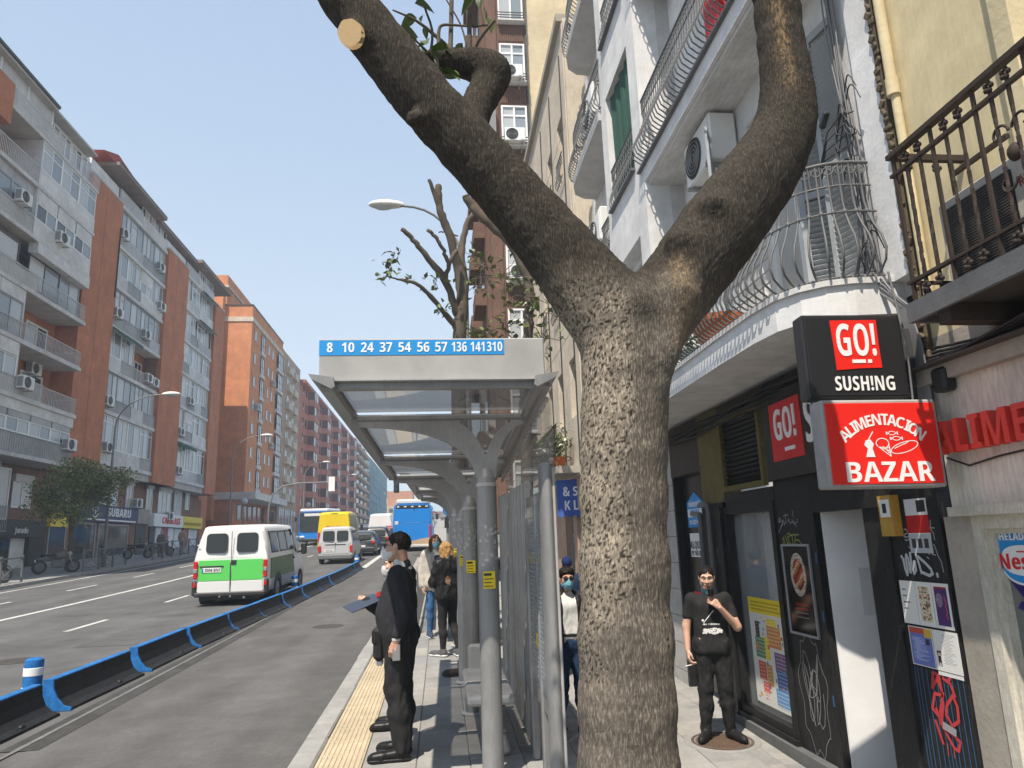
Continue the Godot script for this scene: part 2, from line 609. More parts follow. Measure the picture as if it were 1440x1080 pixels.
	rough_mat("tile_wall", 0.52, 0.51, 0.49, 0.8, 0.7, 0.1, 0.12, 0.1)
	rough_mat("bark_far", 0.15, 0.125, 0.10, 0.5, 0.95, 0.3, 0.3, 0.2, 0.2, 0.0, 1.0)
	rough_mat("cut_wood", 0.62, 0.44, 0.24, 0.3, 0.9, 0.2, 0.12, 0.1)
	glass("glass_sky", 0.24, 0.275, 0.30)
	glass("glass_pale", 0.43, 0.45, 0.455, 0.15)
	glass("glass_curtain", 0.48, 0.475, 0.45, 0.25)
	glass("glass_dark", 0.035, 0.04, 0.043)
	glass("glass_brown", 0.075, 0.06, 0.05)
	flat("frame_white", 0.80, 0.80, 0.79, 0.5)
	flat("frame_alu", 0.33, 0.34, 0.35, 0.4)
	flat("frame_dark", 0.05, 0.045, 0.04, 0.5)
	flat("ac_white", 0.72, 0.72, 0.70, 0.5)
	flat("ac_dark", 0.045, 0.047, 0.05, 0.6)
	flat("ac_grey", 0.27, 0.275, 0.28, 0.5)
	flat("black", 0.012, 0.012, 0.013, 0.5)
	flat("cable", 0.028, 0.028, 0.03, 0.6)
	flat("cable_grey", 0.20, 0.20, 0.205, 0.6)
	flat("white", 0.80, 0.80, 0.79, 0.5)
	flat("white_paint", 0.62, 0.62, 0.60, 0.8)
	flat("red", 0.62, 0.018, 0.018, 0.4)
	flat("red_dull", 0.30, 0.02, 0.02, 0.5)
	flat("blue_strip", 0.012, 0.27, 0.66, 0.4)
	flat("yellow", 0.78, 0.60, 0.015, 0.5)
	flat("chrome", 0.6, 0.6, 0.6, 0.2, 0.9)
	flat("lamp_red", 0.55, 0.015, 0.01, 0.15)
	flat("lamp_orange", 0.65, 0.2, 0.02, 0.15)
	flat("tyre", 0.02, 0.02, 0.021, 0.85)
	flat("rim_grey", 0.35, 0.35, 0.36, 0.35, 0.6)
	flat("skin", 0.53, 0.30, 0.205, 0.55)
	flat("skin_pale", 0.60, 0.365, 0.27, 0.55)
	flat("skin_tan", 0.50, 0.29, 0.19, 0.55)
	for k in ["skin", "skin_pale", "skin_tan"]:
		mats[k].subsurf_scatter_enabled = true
		mats[k].subsurf_scatter_strength = 0.15
	clear_glass("clear", 0.85, 0.9, 0.9, 0.12)
	clear_glass("clear_shop", 0.75, 0.8, 0.8, 0.18)
	var m := flat("leaf", 0.07, 0.115, 0.028, 0.4)
	m.vertex_color_use_as_albedo = true
	m.albedo_color = Color.WHITE
	m.backlight_enabled = true
	m.backlight = lin(0.06, 0.11, 0.015)
	m.cull_mode = BaseMaterial3D.CULL_DISABLED

func _ready() -> void:
	rng.seed = 2024
	# camera, sky, sun, exposure
	var cam := Camera3D.new()
	cam.name = "camera"
	cam.transform = Transform3D(Basis(Vector3(0.99471261, -0.03339329, 0.09711699), Vector3(0.01150762, 0.97594582, 0.21770928), Vector3(-0.10205095, -0.21544058, 0.97116989)), Vector3(0, 1.68, 0))
	cam.fov = 56.74
	cam.near = 0.05
	cam.far = 3000.0
	add_child(cam)
	cam.current = true
	var we := WorldEnvironment.new()
	we.name = "world"
	var env := Environment.new()
	env.background_mode = Environment.BG_SKY
	var sky := Sky.new()
	var sm := ProceduralSkyMaterial.new()
	sm.sky_top_color = Color(0.482, 0.547, 0.64)
	sm.sky_horizon_color = Color(0.695, 0.74, 0.765)
	sm.sky_curve = 0.25
	sm.ground_horizon_color = Color(0.66, 0.66, 0.65)
	sm.ground_bottom_color = Color(0.45, 0.44, 0.42)
	sm.sun_angle_max = 1.0
	sm.sky_energy_multiplier = 1.0
	sky.sky_material = sm
	env.sky = sky
	env.tonemap_mode = Environment.TONE_MAPPER_LINEAR
	env.tonemap_exposure = 2.2
	env.sdfgi_enabled = true
	env.ssao_enabled = true
	env.ssil_enabled = true
	env.fog_enabled = true
	env.fog_light_color = Color(0.80, 0.87, 0.94)
	env.fog_density = 0.0014
	we.environment = env
	add_child(we)
	var sun := DirectionalLight3D.new()
	sun.name = "sun"
	sun.light_energy = 0.98
	sun.light_color = Color(1.0, 0.955, 0.89)
	sun.light_angular_distance = 0.5
	sun.shadow_enabled = true
	sun.look_at_from_position(Vector3.ZERO, Vector3(0.27, -1.0, -0.5), Vector3.UP)
	add_child(sun)
	make_noises()
	make_materials()
	build_street()
	build_left()
	build_right()
	build_shelters()
	build_far_street()
	build_trees()
	build_vehicles()
	build_people()

# ------------------------------------------------------------------ the street
func sheet(x0: float, x1: float, d0: float, d1: float, off: float, step := 2.0) -> G:
	var g := G.new()
	var d := d0
	while d < d1 - 0.001:
		var e := minf(d + step, d1)
		if d1 > 300.0 and d > 60.0:
			e = minf(d + step * 4.0, d1)
		g.quad(Vector3(x0, gh(d) + off, -d), Vector3(x1, gh(d) + off, -d), Vector3(x1, gh(e) + off, -e), Vector3(x0, gh(e) + off, -e))
		d = e
	return g

func wall_strip(x: float, d0: float, d1: float, o0: float, o1: float, face: float) -> G:   # vertical strip that follows the slope
	var g := G.new()
	var d := d0
	while d < d1 - 0.001:
		var e := minf(d + 2.0, d1)
		if face < 0:
			g.quad(Vector3(x, gh(e) + o0, -e), Vector3(x, gh(d) + o0, -d), Vector3(x, gh(d) + o1, -d), Vector3(x, gh(e) + o1, -e))
		else:
			g.quad(Vector3(x, gh(d) + o0, -d), Vector3(x, gh(e) + o0, -e), Vector3(x, gh(e) + o1, -e), Vector3(x, gh(d) + o1, -d))
		d = e
	return g

func slope_basis(d: float) -> Basis:
	var s := (gh(d + 0.3) - gh(d - 0.3)) / 0.6
	return Basis(Vector3.RIGHT, atan(s))

func build_street() -> void:
	var g := G.new()
	for q in [[-30.0, 0.0], [0.0, 33.0], [33.0, 235.0], [235.0, 1600.0]]:
		var y0 := gh(q[0]) - 0.9
		var y1 := gh(q[1]) - 0.9
		g.quad(Vector3(-700, y0, -q[0]), Vector3(700, y0, -q[0]), Vector3(700, y1, -q[1]), Vector3(-700, y1, -q[1]))
	struct("ground", g, M("earth"))
	# wheel tracks, drips and stains in the tarmac are colours of the tarmac itself
	g = G.new()
	var nr := FastNoiseLite.new()
	nr.seed = 41
	nr.frequency = 0.35
	nr.fractal_octaves = 4
	var shade := func(x: float, d: float) -> float:
		var lane := fposmod(x + 4.2, 3.45) - 1.72
		var tr := exp(-pow((absf(lane) - 0.78) / 0.25, 2.0)) * 0.09 - exp(-pow(lane / 0.3, 2.0)) * 0.09 * (0.6 + nr.get_noise_2d(x, d * 0.3))
		var spot := smoothstep(0.33, 0.5, nr.get_noise_2d(x * 2.2 + 70.0, d * 1.6)) * 0.22
		return clampf(0.9 + tr - spot + 0.14 * nr.get_noise_2d(x * 1.4, d * 0.35), 0.5, 1.1)
	var dr := -8.0
	while dr < 320.0:
		var e := dr + (0.4 if dr > 5.0 and dr < 24.0 else (1.0 if dr < 50.0 else 10.0))
		for k in 51:
			var q := []
			for p in [[-16.4 + k * 0.3, dr], [-16.1 + k * 0.3, dr], [-16.1 + k * 0.3, e], [-16.4 + k * 0.3, e]]:
				var l: float = shade.call(p[0], p[1])
				g.col = Color(l, l, l)
				q.append(g.put(Vector3(p[0], gh(p[1]) - 0.13, -p[1]), Vector3.UP))
			g.tri_i(q[0], q[1], q[2]); g.tri_i(q[0], q[2], q[3])
		dr = e
	var road := struct("road", g, M("asphalt"))
	# bus lane: its own asphalt, paler and worn in the wheel tracks
	g = G.new()
	var nz := FastNoiseLite.new()
	nz.seed = 8
	nz.frequency = 0.5
	nz.fractal_octaves = 3
	var xs := []
	for k in 21:
		xs.append(-3.85 + k * (2.63 / 20.0))
	var d := 2.0
	while d < 60.0:
		var e := d + (0.2 if d < 14.0 else 0.6)
		for k in 20:
			var q := []
			for p in [[xs[k], d], [xs[k + 1], d], [xs[k + 1], e], [xs[k], e]]:
				var x: float = p[0]
				var w: float = nz.get_noise_2d(x * 3.0, p[1] * 0.7) * 0.9
				var track := exp(-pow((x + 2.25) / 0.22, 2.0)) * (0.55 + 0.9 * nz.get_noise_2d(x * 2.0 + 40.0, p[1] * 1.2)) + 0.35 * exp(-pow((x + 3.0) / 0.3, 2.0)) * maxf(0.0, nz.get_noise_2d(x * 2.0 + 90.0, p[1]))
				var l := clampf(0.86 + 0.16 * w + 0.62 * track, 0.55, 1.5)
				g.col = Color(l, l * 0.985, l * 0.97)
				q.append(g.put(Vector3(x, gh(p[1]) - 0.126, -p[1]), Vector3.UP))
			g.tri_i(q[0], q[1], q[2]); g.tri_i(q[0], q[2], q[3])
		d = e
	struct("bus_lane", g, M("bus_asphalt"))
	# painted lines
	var wp := rough_mat("road_paint", 0.60, 0.60, 0.58, 0.7, 0.8, 0.15, 0.25, 0.2, 0.2)
	obj("solid_line", sheet(-10.75, -10.57, 8.0, 150.0, -0.126), wp, road)
	obj("edge_line", sheet(-15.55, -15.42, 8.0, 150.0, -0.126), wp, road)
	obj("bus_lane_line", sheet(-3.62, -3.36, 33.6, 110.0, -0.122), wp, road)
	for k in range(0, 14):
		obj("lane_dash", sheet(-7.93, -7.80, 11.0 + k * 5.55, 12.9 + k * 5.55, -0.126), wp, road)
	for k in range(0, 14):
		obj("lane_dash", sheet(-13.23, -13.10, 22.0 + k * 5.55, 24.2 + k * 5.55, -0.126), wp, road)
	obj("lane_arrow", G.new().prism(PackedVector2Array([Vector2(-6.6, -38.5), Vector2(-6.45, -38.5), Vector2(-6.45, -41.6), Vector2(-6.25, -41.6), Vector2(-6.52, -43.4), Vector2(-6.8, -41.6), Vector2(-6.6, -41.6)]), 0.004, Transform3D(Basis(Vector3(1, 0, 0), Vector3(0, sin(0.04), 1), Vector3(0, 1, 0)), Vector3(0, gh(41.0) - 0.126 + 41.0 * -0.0404 + 0.0, 0))), wp, road).position.y = 0.0
	# patches and a drain cover in the road
	obj("asphalt_patch", sheet(-6.6, -5.4, 14.2, 16.3, -0.126, 0.5), rough_mat("patch", 0.125, 0.125, 0.127, 1.0, 0.9, 0.3, 0.1, 0.1), road)
	obj("asphalt_patch", sheet(-9.9, -9.0, 12.0, 14.5, -0.126, 0.5), M("patch"), road)
	var rc := RandomNumberGenerator.new()
	rc.seed = 6
	for k in 4:   # cracks in the tarmac
		var cg := G.new()
		var x := rc.randf_range(-9.0, -1.6)
		var dd := rc.randf_range(6.5, 20.0)
		var an := rc.randf_range(-0.5, 0.5)
		for j in 26:
			var x2 := x + sin(an) * 0.14
			var d2 := dd + cos(an) * 0.14
			var w := 0.0035 * (1.0 - absf(j - 13.0) / 14.0) + 0.002
			cg.quad(Vector3(x - w, gh(dd) - 0.121, -dd), Vector3(x + w, gh(dd) - 0.121, -dd), Vector3(x2 + w, gh(d2) - 0.121, -d2), Vector3(x2 - w, gh(d2) - 0.121, -d2))
			x = x2
			dd = d2
			an += rc.randf_range(-0.5, 0.5)
		obj("crack", cg, rough_mat("barrier_crack", 0.08, 0.08, 0.08, 0.5), road)
	for q in [[-6.9, 13.0], [-2.3, 15.5]]:
		obj("drain_cover", G.new().lathe([Vector2(0, 0.008), Vector2(0.3, 0.008), Vector2(0.31, 0.0)], 28, Transform3D(slope_basis(q[1]), Vector3(q[0], gh(q[1]) - 0.125, -q[1]))), rough_mat("cast_iron_road", 0.08, 0.075, 0.07, 0.3, 0.7, 0.3, 0.3, 0.2), road)
	obj("dark_patch", sheet(-4.1, -3.75, 7.6, 33.0, -0.122, 1.0), rough_mat("barrier_joint", 0.075, 0.075, 0.075, 1.0, 0.9, 0.4, 0.3, 0.3), road)
	var lip := rough_mat("lip_line", 0.2, 0.195, 0.185, 0.5, 0.9, 0.3, 0.4, 0.3)
	obj("lane_groove", sheet(-3.98, -3.93, 6.0, 20.0, -0.118, 1.0), lip, road)

	# the raised bus platform
	var pl := struct("bus_platform", sheet(-0.62, 1.05, -4.0, 34.0, -0.012), M("dark_joint"))
	obj("platform_edge", wall_strip(1.05, -4.0, 34.0, -0.6, -0.012, 1.0), M("concrete"), pl)
	obj("platform_bed", sheet(-1.2, -0.62, -4.0, 34.0, -0.03), M("dark_joint"), pl)
	obj("platform_paving", sheet(-0.62, 1.05, 15.2, 34.0, 0.0), M("paver"), pl)
	var stone := [G.new().rbox(Vector3.ZERO, Vector3(0.2, 0.3, 0.985), 0.014).mesh(), G.new().rbox(Vector3.ZERO, Vector3(0.203, 0.3, 0.975), 0.02).mesh(), G.new().rbox(Vector3.ZERO, Vector3(0.196, 0.3, 0.98), 0.016).mesh()]
	for k in 36:
		var dd := 2.5 + k
		var o := piece("kerb_stone", pl, stone[k % 3], M("granite"), Vector3(-1.11 + rng.randf_range(-0.006, 0.006), gh(dd) - 0.145 + rng.randf_range(-0.003, 0.003), -dd), slope_basis(dd))
		o.rotation.y = rng.randf_range(-0.004, 0.004)
	# tactile tiles with ridges along the kerb
	g = G.new()
	g.rbox(Vector3(0, -0.02, 0), Vector3(0.368, 0.04, 0.392), 0.004)
	for k in 9:
		g.rbox(Vector3(-0.16 + k * 0.04, 0.001, 0), Vector3(0.017, 0.01, 0.38), 0.004)
	var tile := g.mesh()
	for k in 58:
		var dd := 3.0 + k * 0.4
		var o := piece("tactile_tile", pl, tile, M("tactile"), Vector3(-0.815, gh(dd) + rng.randf_range(-0.002, 0.002), -dd), slope_basis(dd))
		o.rotation.z = rng.randf_range(-0.004, 0.004)
	obj("tactile_strip", sheet(-1.0, -0.63, 26.1, 34.0, 0.004), M("tactile"), pl)
	# paving slabs
	var slab := [G.new().rbox(Vector3.ZERO, Vector3(0.414, 0.04, 0.595), 0.005).mesh(), G.new().rbox(Vector3.ZERO, Vector3(0.413, 0.04, 0.594), 0.006).mesh()]
	var pm := [M("paver"), M("paver_warm"), M("paver_dark"), M("paver")]
	for k in 20:
		for j in 4:
			var dd := 3.4 + k * 0.6
			var o := piece("paving_slab", pl, slab[(k + j) % 2], pm[rng.randi() % 4], Vector3(-0.417 + j * 0.418, gh(dd) - 0.02 + rng.randf_range(-0.002, 0.002), -dd - (0.3 if j % 2 else 0.0)), slope_basis(dd))
			o.rotation.x += rng.randf_range(-0.003, 0.003)
	# lower pavement in front of the shops
	var lp := struct("lower_pavement", sheet(1.052, 3.6, -6.0, 60.0, -0.472), M("concrete"))
	for k in 26:
		for j in 4:
			var dd := 4.2 + k * 0.45
			var o := piece("paving_slab", lp, slab_mesh(j), pm[rng.randi() % 4], Vector3(1.33 + j * 0.475, gh(dd) - 0.48 + rng.randf_range(-0.0015, 0.0015), -dd), slope_basis(dd))
			o.rotation.z += rng.randf_range(-0.002, 0.002)
	var small := G.new().rbox(Vector3.ZERO, Vector3(0.145, 0.04, 0.145), 0.005).mesh()
	for k in 46:
		for j in 2:
			var dd := 4.6 + k * 0.15
			piece("border_tile", lp, small, pm[rng.randi() % 4], Vector3(3.06 + j * 0.15, gh(dd) - 0.477, -dd), slope_basis(dd))
	obj("far_paving", sheet(1.052, 3.6, 15.8, 60.0, -0.462), M("paver"), lp)
	var far_side := struct("far_pavement", sheet(-23.2, -16.25, -8.0, 320.0, 0.0), M("paver_dark"))
	obj("far_kerb", wall_strip(-16.25, -8.0, 200.0, -0.14, 0.004, 1.0), M("granite"), far_side)
	obj("far_kerb_top", sheet(-16.45, -16.25, -8.0, 200.0, 0.004), M("granite"), far_side)
	struct("near_pavement", sheet(-1.0, 3.6, 34.0, 320.0, 0.0), M("paver"))
	# manhole
	var mh := thing("manhole_cover", "round rusty manhole cover in the pavement under the smoking man's shoes", "manhole cover", Vector3(2.86, gh(7.7) - 0.457, -7.7))
	mh.rotation.x = 0.02
	obj("frame_ring", G.new().lathe([Vector2(0.26, 0.004), Vector2(0.385, 0.004), Vector2(0.39, -0.01)], 40), M("concrete"), mh)
	obj("rim_ring", G.new().lathe([Vector2(0.285, 0.004), Vector2(0.285, 0.009), Vector2(0.315, 0.009), Vector2(0.315, 0.004)], 40), rough_mat("cast_iron", 0.13, 0.10, 0.085, 0.3, 0.7, 0.2, 0.2, 0.2), mh)
	g = G.new()
	g.lathe([Vector2(0.0, 0.006), Vector2(0.272, 0.006), Vector2(0.276, 0.0)], 40)
	for x in range(-6, 7):
		for z in range(-6, 7):
			if Vector2(x, z).length() < 6.2:
				g.box(Vector3(x * 0.04, 0.008, z * 0.04), Vector3(0.024, 0.006, 0.024), Basis(Vector3.UP, 0.6))
	obj("lid", g, rough_mat("lid_rust", 0.155, 0.105, 0.075, 0.3, 0.8, 0.25, 0.25, 0.2), mh)
	build_separators()

func slab_mesh(j: int) -> Mesh:
	if not unit_boxes.has("slab%d" % (j % 2)):
		unit_boxes["slab%d" % (j % 2)] = G.new().rbox(Vector3.ZERO, Vector3(0.468, 0.04, 0.443), 0.004 + 0.001 * (j % 2)).mesh()
	return unit_boxes["slab%d" % (j % 2)]

func build_separators() -> void:
	# rubber lane separators: concave sides, thin blue crest, blue lip at the near end
	var prof := [Vector2(-0.26, 0), Vector2(0.26, 0), Vector2(0.255, 0.03), Vector2(0.17, 0.055), Vector2(0.10, 0.12), Vector2(0.055, 0.22), Vector2(0.045, 0.33), Vector2(-0.045, 0.33), Vector2(-0.055, 0.22), Vector2(-0.10, 0.12), Vector2(-0.17, 0.055), Vector2(-0.255, 0.03)]
	var prof2 := []
	for p in prof:
		prof2.append(Vector2(p.x * 1.03 + signf(p.x) * 0.008, p.y + (0.022 if p.y > 0.1 else 0.006)))
	var make := func(called: String, label: String) -> Node3D:
		var t := thing(called, label, "lane separator", Vector3.ZERO, 0.0, "lane separators along the bus lane")
		obj("rubber_body", G.new().prism(PackedVector2Array(prof), 1.99, Transform3D(Basis(), Vector3(0, 0, -2.04))), M("rubber_black"), t)
		obj("end_lip", G.new().prism(PackedVector2Array(prof2), 0.03, Transform3D(Basis(), Vector3(0, 0, -0.07))), M("plastic_blue"), t)
		obj("crest_strip", G.new().rbox(Vector3(0, 0.338, -1.05), Vector3(0.098, 0.024, 1.94), 0.008), M("plastic_blue"), t)
		obj("foot_bolt", G.new().lathe([Vector2(0, 0.07), Vector2(0.03, 0.07), Vector2(0.04, 0.05)], 8, Transform3D(Basis(), Vector3(0.2, 0, -1.4))), M("black"), t)
		return t
	var pts := [[6.95, -4.52], [9.15, -4.5], [11.4, -4.47], [13.45, -4.42], [15.5, -4.34], [17.4, -4.23], [19.4, -4.1], [21.5, -4.0], [23.5, -3.92], [25.5, -3.85], [27.5, -3.78], [29.4, -3.73], [31.3, -3.7]]
	var words := ["cut by the edge of the view", "just beyond the nearest striped post", "second beyond the nearest striped post", "third beyond the nearest striped post", "fourth beyond the nearest striped post", "fifth beyond the nearest striped post", "beside the rear wheel of the green van", "beside the front wheel of the green van", "just past the nose of the green van", "second past the nose of the green van", "third past the nose of the green van", "second before the far striped post", "last of the row, ending at the far striped post"]
	var first: Node3D = null
	for k in pts.size():
		var d: float = pts[k][0]
		var x: float = pts[k][1]
		var label: String = "black lane separator with blue lip, " + words[k]
		var o: Node3D
		if first == null:
			first = make.call("lane_separator", label)
			o = first
		else:
			o = copy_of(first, label, Vector3.ZERO)
		var nd: float = pts[mini(k + 1, pts.size() - 1)][0]
		var nx: float = pts[mini(k + 1, pts.size() - 1)][1]
		var yaw := -atan2(nx - x, maxf(nd - d, 1.0)) + 0.012 * sin(k * 4.1)
		o.transform = Transform3D(Basis(Vector3.UP, yaw) * slope_basis(d + 1.0), Vector3(x, gh(d) - 0.13, -d))
		o.scale = Vector3(1, 1, 1)
	var posts := [[9.28, -4.72, "blue delineator post with two white bands at the nearest separator joint"], [22.5, -4.35, "blue post top showing over the separators beside the silver van"], [33.3, -3.75, "far blue and white striped post at the end of the separators"]]
	for q in posts:
		var t := thing("delineator_post", q[2], "delineator post", Vector3(q[1], gh(q[0]) - 0.13, -q[0]), 0.0, "striped delineator posts")
		var r := 0.1
		obj("post_body", G.new().lathe([Vector2(r * 1.25, 0), Vector2(r * 1.2, 0.05), Vector2(r, 0.07), Vector2(r, 0.53), Vector2(r * 0.96, 0.565), Vector2(r * 0.6, 0.585), Vector2(0, 0.59)], 20), M("plastic_blue"), t)
		for y in [0.18, 0.39]:
			obj("white_band", G.new().lathe([Vector2(r, y), Vector2(r + 0.004, y + 0.004), Vector2(r + 0.004, y + 0.086), Vector2(r, y + 0.09)], 20), M("white"), t)

# ------------------------------------------------------------------ facades: u along, v up, w out
func window(parent: Node, u0: float, u1: float, v0: float, v1: float, w: float, fm: Material, gm, n := 2, transom := 0.0, called := "window", t := 0.07, dep := 0.07) -> MeshInstance3D:
	var g := G.new()
	g.b2(u0, u0 + t, v0, v1, w, w + dep); g.b2(u1 - t, u1, v0, v1, w, w + dep)
	g.b2(u0 + t, u1 - t, v1 - t, v1, w, w + dep); g.b2(u0 + t, u1 - t, v0, v0 + t, w, w + dep)
	var pw := (u1 - u0 - t) / n
	for k in range(1, n):
		g.b2(u0 + pw * k, u0 + pw * k + t, v0 + t, v1 - t, w, w + dep * 0.9)
	if transom > 0.0:
		g.b2(u0 + t, u1 - t, v1 - transom - t, v1 - transom, w, w + dep * 0.8)
	var o := obj(called, g, fm, parent)
	for k in n:
		var m: Material = gm[(k + int(u0 * 3.0)) % gm.size()] if gm is Array else gm
		bx("pane", o, m, u0 + t + pw * k - 0.005, u0 + pw * (k + 1) + 0.005, v0 + t - 0.005, v1 - t + 0.005, w + 0.004, w + dep * 0.45)
	return o

func railing(parent: Node, u0: float, u1: float, v0: float, v1: float, w: float, m: Material, gap := 0.12, called := "railing") -> void:
	var g := G.new()
	g.b2(u0, u1, v1 - 0.04, v1, w - 0.025, w + 0.025)
	g.b2(u0, u1, v0, v0 + 0.03, w - 0.015, w + 0.015)
	var n := int((u1 - u0) / gap)
	for k in n + 1:
		var u := u0 + (u1 - u0) * k / n
		g.b2(u - 0.012, u + 0.012, v0 + 0.03, v1 - 0.04, w - 0.012, w + 0.012)
	stuff(obj(called, g, m, parent))

var ac_first: Node3D
func air_con(at: Vector3, turn: float, label: String, s := 1.0) -> Node3D:
	if ac_first == null:
		var t := thing("air_conditioner", label, "air conditioner", at, turn, "air conditioners on the housefronts")
		obj("casing", G.new().rbox(Vector3(0, 0.3, 0), Vector3(0.84, 0.58, 0.32), 0.02), M("ac_white"), t)
		var g := G.new()
		g.lathe([Vector2(0.0, 0.0), Vector2(0.22, 0.0), Vector2(0.235, 0.02), Vector2(0.25, 0.0)], 20, Transform3D(Basis(Vector3.RIGHT, PI / 2), Vector3(-0.12, 0.3, 0.163)))
		obj("fan_guard", g, M("ac_dark"), t)
		g = G.new()
		for k in 4:
			g.lathe([Vector2(0.05 + k * 0.05, 0.0), Vector2(0.055 + k * 0.05, 0.012), Vector2(0.06 + k * 0.05, 0.0)], 18, Transform3D(Basis(Vector3.RIGHT, PI / 2), Vector3(-0.12, 0.3, 0.172)))
		obj("guard_ring", g, M("ac_grey"), t)
		obj("side_grille", G.new().b2(-0.424, -0.418, 0.08, 0.52, -0.12, 0.12), M("ac_grey"), t)
		obj("valve_cover", G.new().rbox(Vector3(0.3, 0.3, 0.165), Vector3(0.16, 0.5, 0.02), 0.008), M("ac_white"), t)
		for x in [-0.3, 0.3]:
			obj("bracket", G.new().b2(x - 0.02, x + 0.02, -0.04, 0.0, -0.3, 0.2).b2(x - 0.02, x + 0.02, -0.3, 0.0, -0.32, -0.28), M("ac_grey"), t)
		t.scale = Vector3.ONE * s
		ac_first = t
		return t
	var o := copy_of(ac_first, label, at, turn)
	o.scale = Vector3.ONE * s
	return o

func facade(called: String, label: String, x: float) -> Node3D:
	var t := thing(called, label, "building", Vector3(x, 0, 0))
	t.basis = BL
	return t

func build_left() -> void:
	var glasses := [M("glass_sky"), M("glass_pale"), M("glass_sky"), M("glass_curtain"), M("glass_dark"), M("glass_pale")]
	var pale := [M("glass_pale"), M("glass_curtain"), M("glass_sky")]
	var panels := [M("panel_grey"), M("panel_pale"), M("panel_dim"), M("panel_grey")]
	var fw := M("frame_white")
	var b := facade("apartment_building", "long apartment building with grey balconies between tall plain brick piers", -22.0)
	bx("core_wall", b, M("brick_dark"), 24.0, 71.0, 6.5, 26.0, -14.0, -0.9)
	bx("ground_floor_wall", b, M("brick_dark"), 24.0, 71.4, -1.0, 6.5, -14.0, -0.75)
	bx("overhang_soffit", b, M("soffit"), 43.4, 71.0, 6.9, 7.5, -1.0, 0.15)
	# brick piers
	for q in [[43.4, 47.7, 6.55, 25.3], [56.3, 60.9, 6.9, 25.7], [68.6, 71.5, 6.9, 25.3]]:
		bx("brick_pier", b, M("brick_red"), q[0], q[1], q[2], q[3], -1.2, 0.42)
		bx("brick_joint", b, M("brick_dark"), q[0] + 2.0, q[0] + 2.05, q[2], q[3], 0.42, 0.424)
		bx("pier_cap", b, M("soffit"), q[0] - 0.04, q[1] + 0.04, q[3], q[3] + 0.12, -1.2, 0.46)
	# bays between the piers: enclosed balconies, all a bit different
	var lv := [7.5, 10.74, 13.59, 16.52, 19.38, 22.26, 25.27]
	for bay in [[47.7, 56.3], [60.9, 68.6]]:
		var a: float = bay[0]
		var z: float = bay[1]
		for f in 6:
			var y: float = lv[f] if f > 0 else 7.4
			var y2: float = lv[f + 1]
			bx("floor_slab", b, M("slab_white"), a, z, y, y + 0.24, -0.8, 0.3)
			var n := 4
			var step := (z - a) / n
			var sash := rng.randi() % 3
			for k in n:
				var u0 := a + k * step
				var style := rng.randi() % 10
				var pm: Material = panels[(f * 3 + (k / 2) * 2 + int(a)) % 4]
				if f == 2 and k >= 2 and a < 50.0:   # the open balcony
					bx("recess_wall", b, M("brick_red"), u0, u0 + step, y + 0.24, y2, -0.95, -0.88)
					railing(b, u0, u0 + step, y + 0.26, y + 1.15, 0.22, M("panel_pale"))
					if k == 3:
						window(b, u0 + 0.3, u0 + 1.6, y + 0.3, y + 2.3, -0.87, fw, M("glass_dark"), 2, 0.0, "balcony_door")
					continue
				bx("parapet_panel", b, pm, u0 + 0.015, u0 + step - 0.015, y + 0.24, y + 1.12, 0.1, 0.24 if style < 6 else 0.2)
				if style >= 6:
					railing(b, u0 + 0.02, u0 + step - 0.02, y + 0.3, y + 1.14, 0.265, M("frame_alu"), 0.16)
				var tr := 0.42 if (f + k) % 3 == 0 else 0.0
				var gm = pale if (f + k / 2) % 3 == 0 else glasses
				if (f * 7 + k * 3 + int(a)) % 11 == 4:
					bx("roller_blind", b, M("panel_pale"), u0 + 0.05, u0 + step - 0.05, y2 - 0.9, y2 - 0.02, 0.1, 0.19)
					window(b, u0, u0 + step, y + 1.14, y2 - 0.9, 0.1, fw, glasses, 2)
				else:
					window(b, u0, u0 + step, y + 1.14, y2 - 0.02, 0.08, fw if sash else M("frame_alu"), gm, 3 if (k + f) % 2 else 2, tr)
		for q in [[a, a + 0.12], [z - 0.12, z]]:
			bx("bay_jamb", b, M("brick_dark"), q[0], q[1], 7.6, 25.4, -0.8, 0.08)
	# striped awnings drawn out over two balconies
	for q in [[48.0, 52.0, 16.6], [65.0, 68.4, 25.3], [64.6, 68.4, 22.4], [61.2, 64.8, 10.7]]:
		obj("awning", G.new().prism(PackedVector2Array([Vector2(0.25, q[2]), Vector2(0.28, q[2] + 0.06), Vector2(0.75, q[2] - 0.3), Vector2(0.75, q[2] - 0.5), Vector2(0.72, q[2] - 0.36)]), q[1] - q[0], Transform3D(Basis(Vector3(0, 0, 1), Vector3(0, 1, 0), Vector3(-1, 0, 0)), Vector3(q[1], 0, 0))), M("tarp_green"), b)
	# top terraces and eaves
	for q in [[43.6, 47.6, 25.5], [47.7, 56.3, 25.27], [56.4, 60.8, 25.6], [60.9, 68.6, 25.27]]:
		var a: float = q[0]
		var z: float = q[1]
		var y: float = q[2]
		if z - a > 5.0:
			bx("terrace_slab", b, M("slab_white"), a, z, y - 0.06, y + 0.2, -1.8, 0.3)
			var m := a + (z - a) * 0.45
			bx("terrace_parapet", b, M("panel_dim"), a, m, y + 0.2, y + 1.25, 0.1, 0.2)
			bx("terrace_parapet", b, M("slab_white"), m, z, y + 0.2, y + 1.05, 0.1, 0.2)
			for k in 4:
				window(b, m + k * (z - m) / 4.0, m + (k + 1) * (z - m) / 4.0, y + 1.06, y + 1.85, 0.02, fw, glasses, 2)
			bx("attic_wall", b, M("plaster_grey"), a, m, y + 0.2, y + 1.9, -1.9, -1.5)
		else:
			bx("attic_wall", b, M("plaster_white"), a, z, y - 0.3, y + 1.0, -1.6, 0.1)
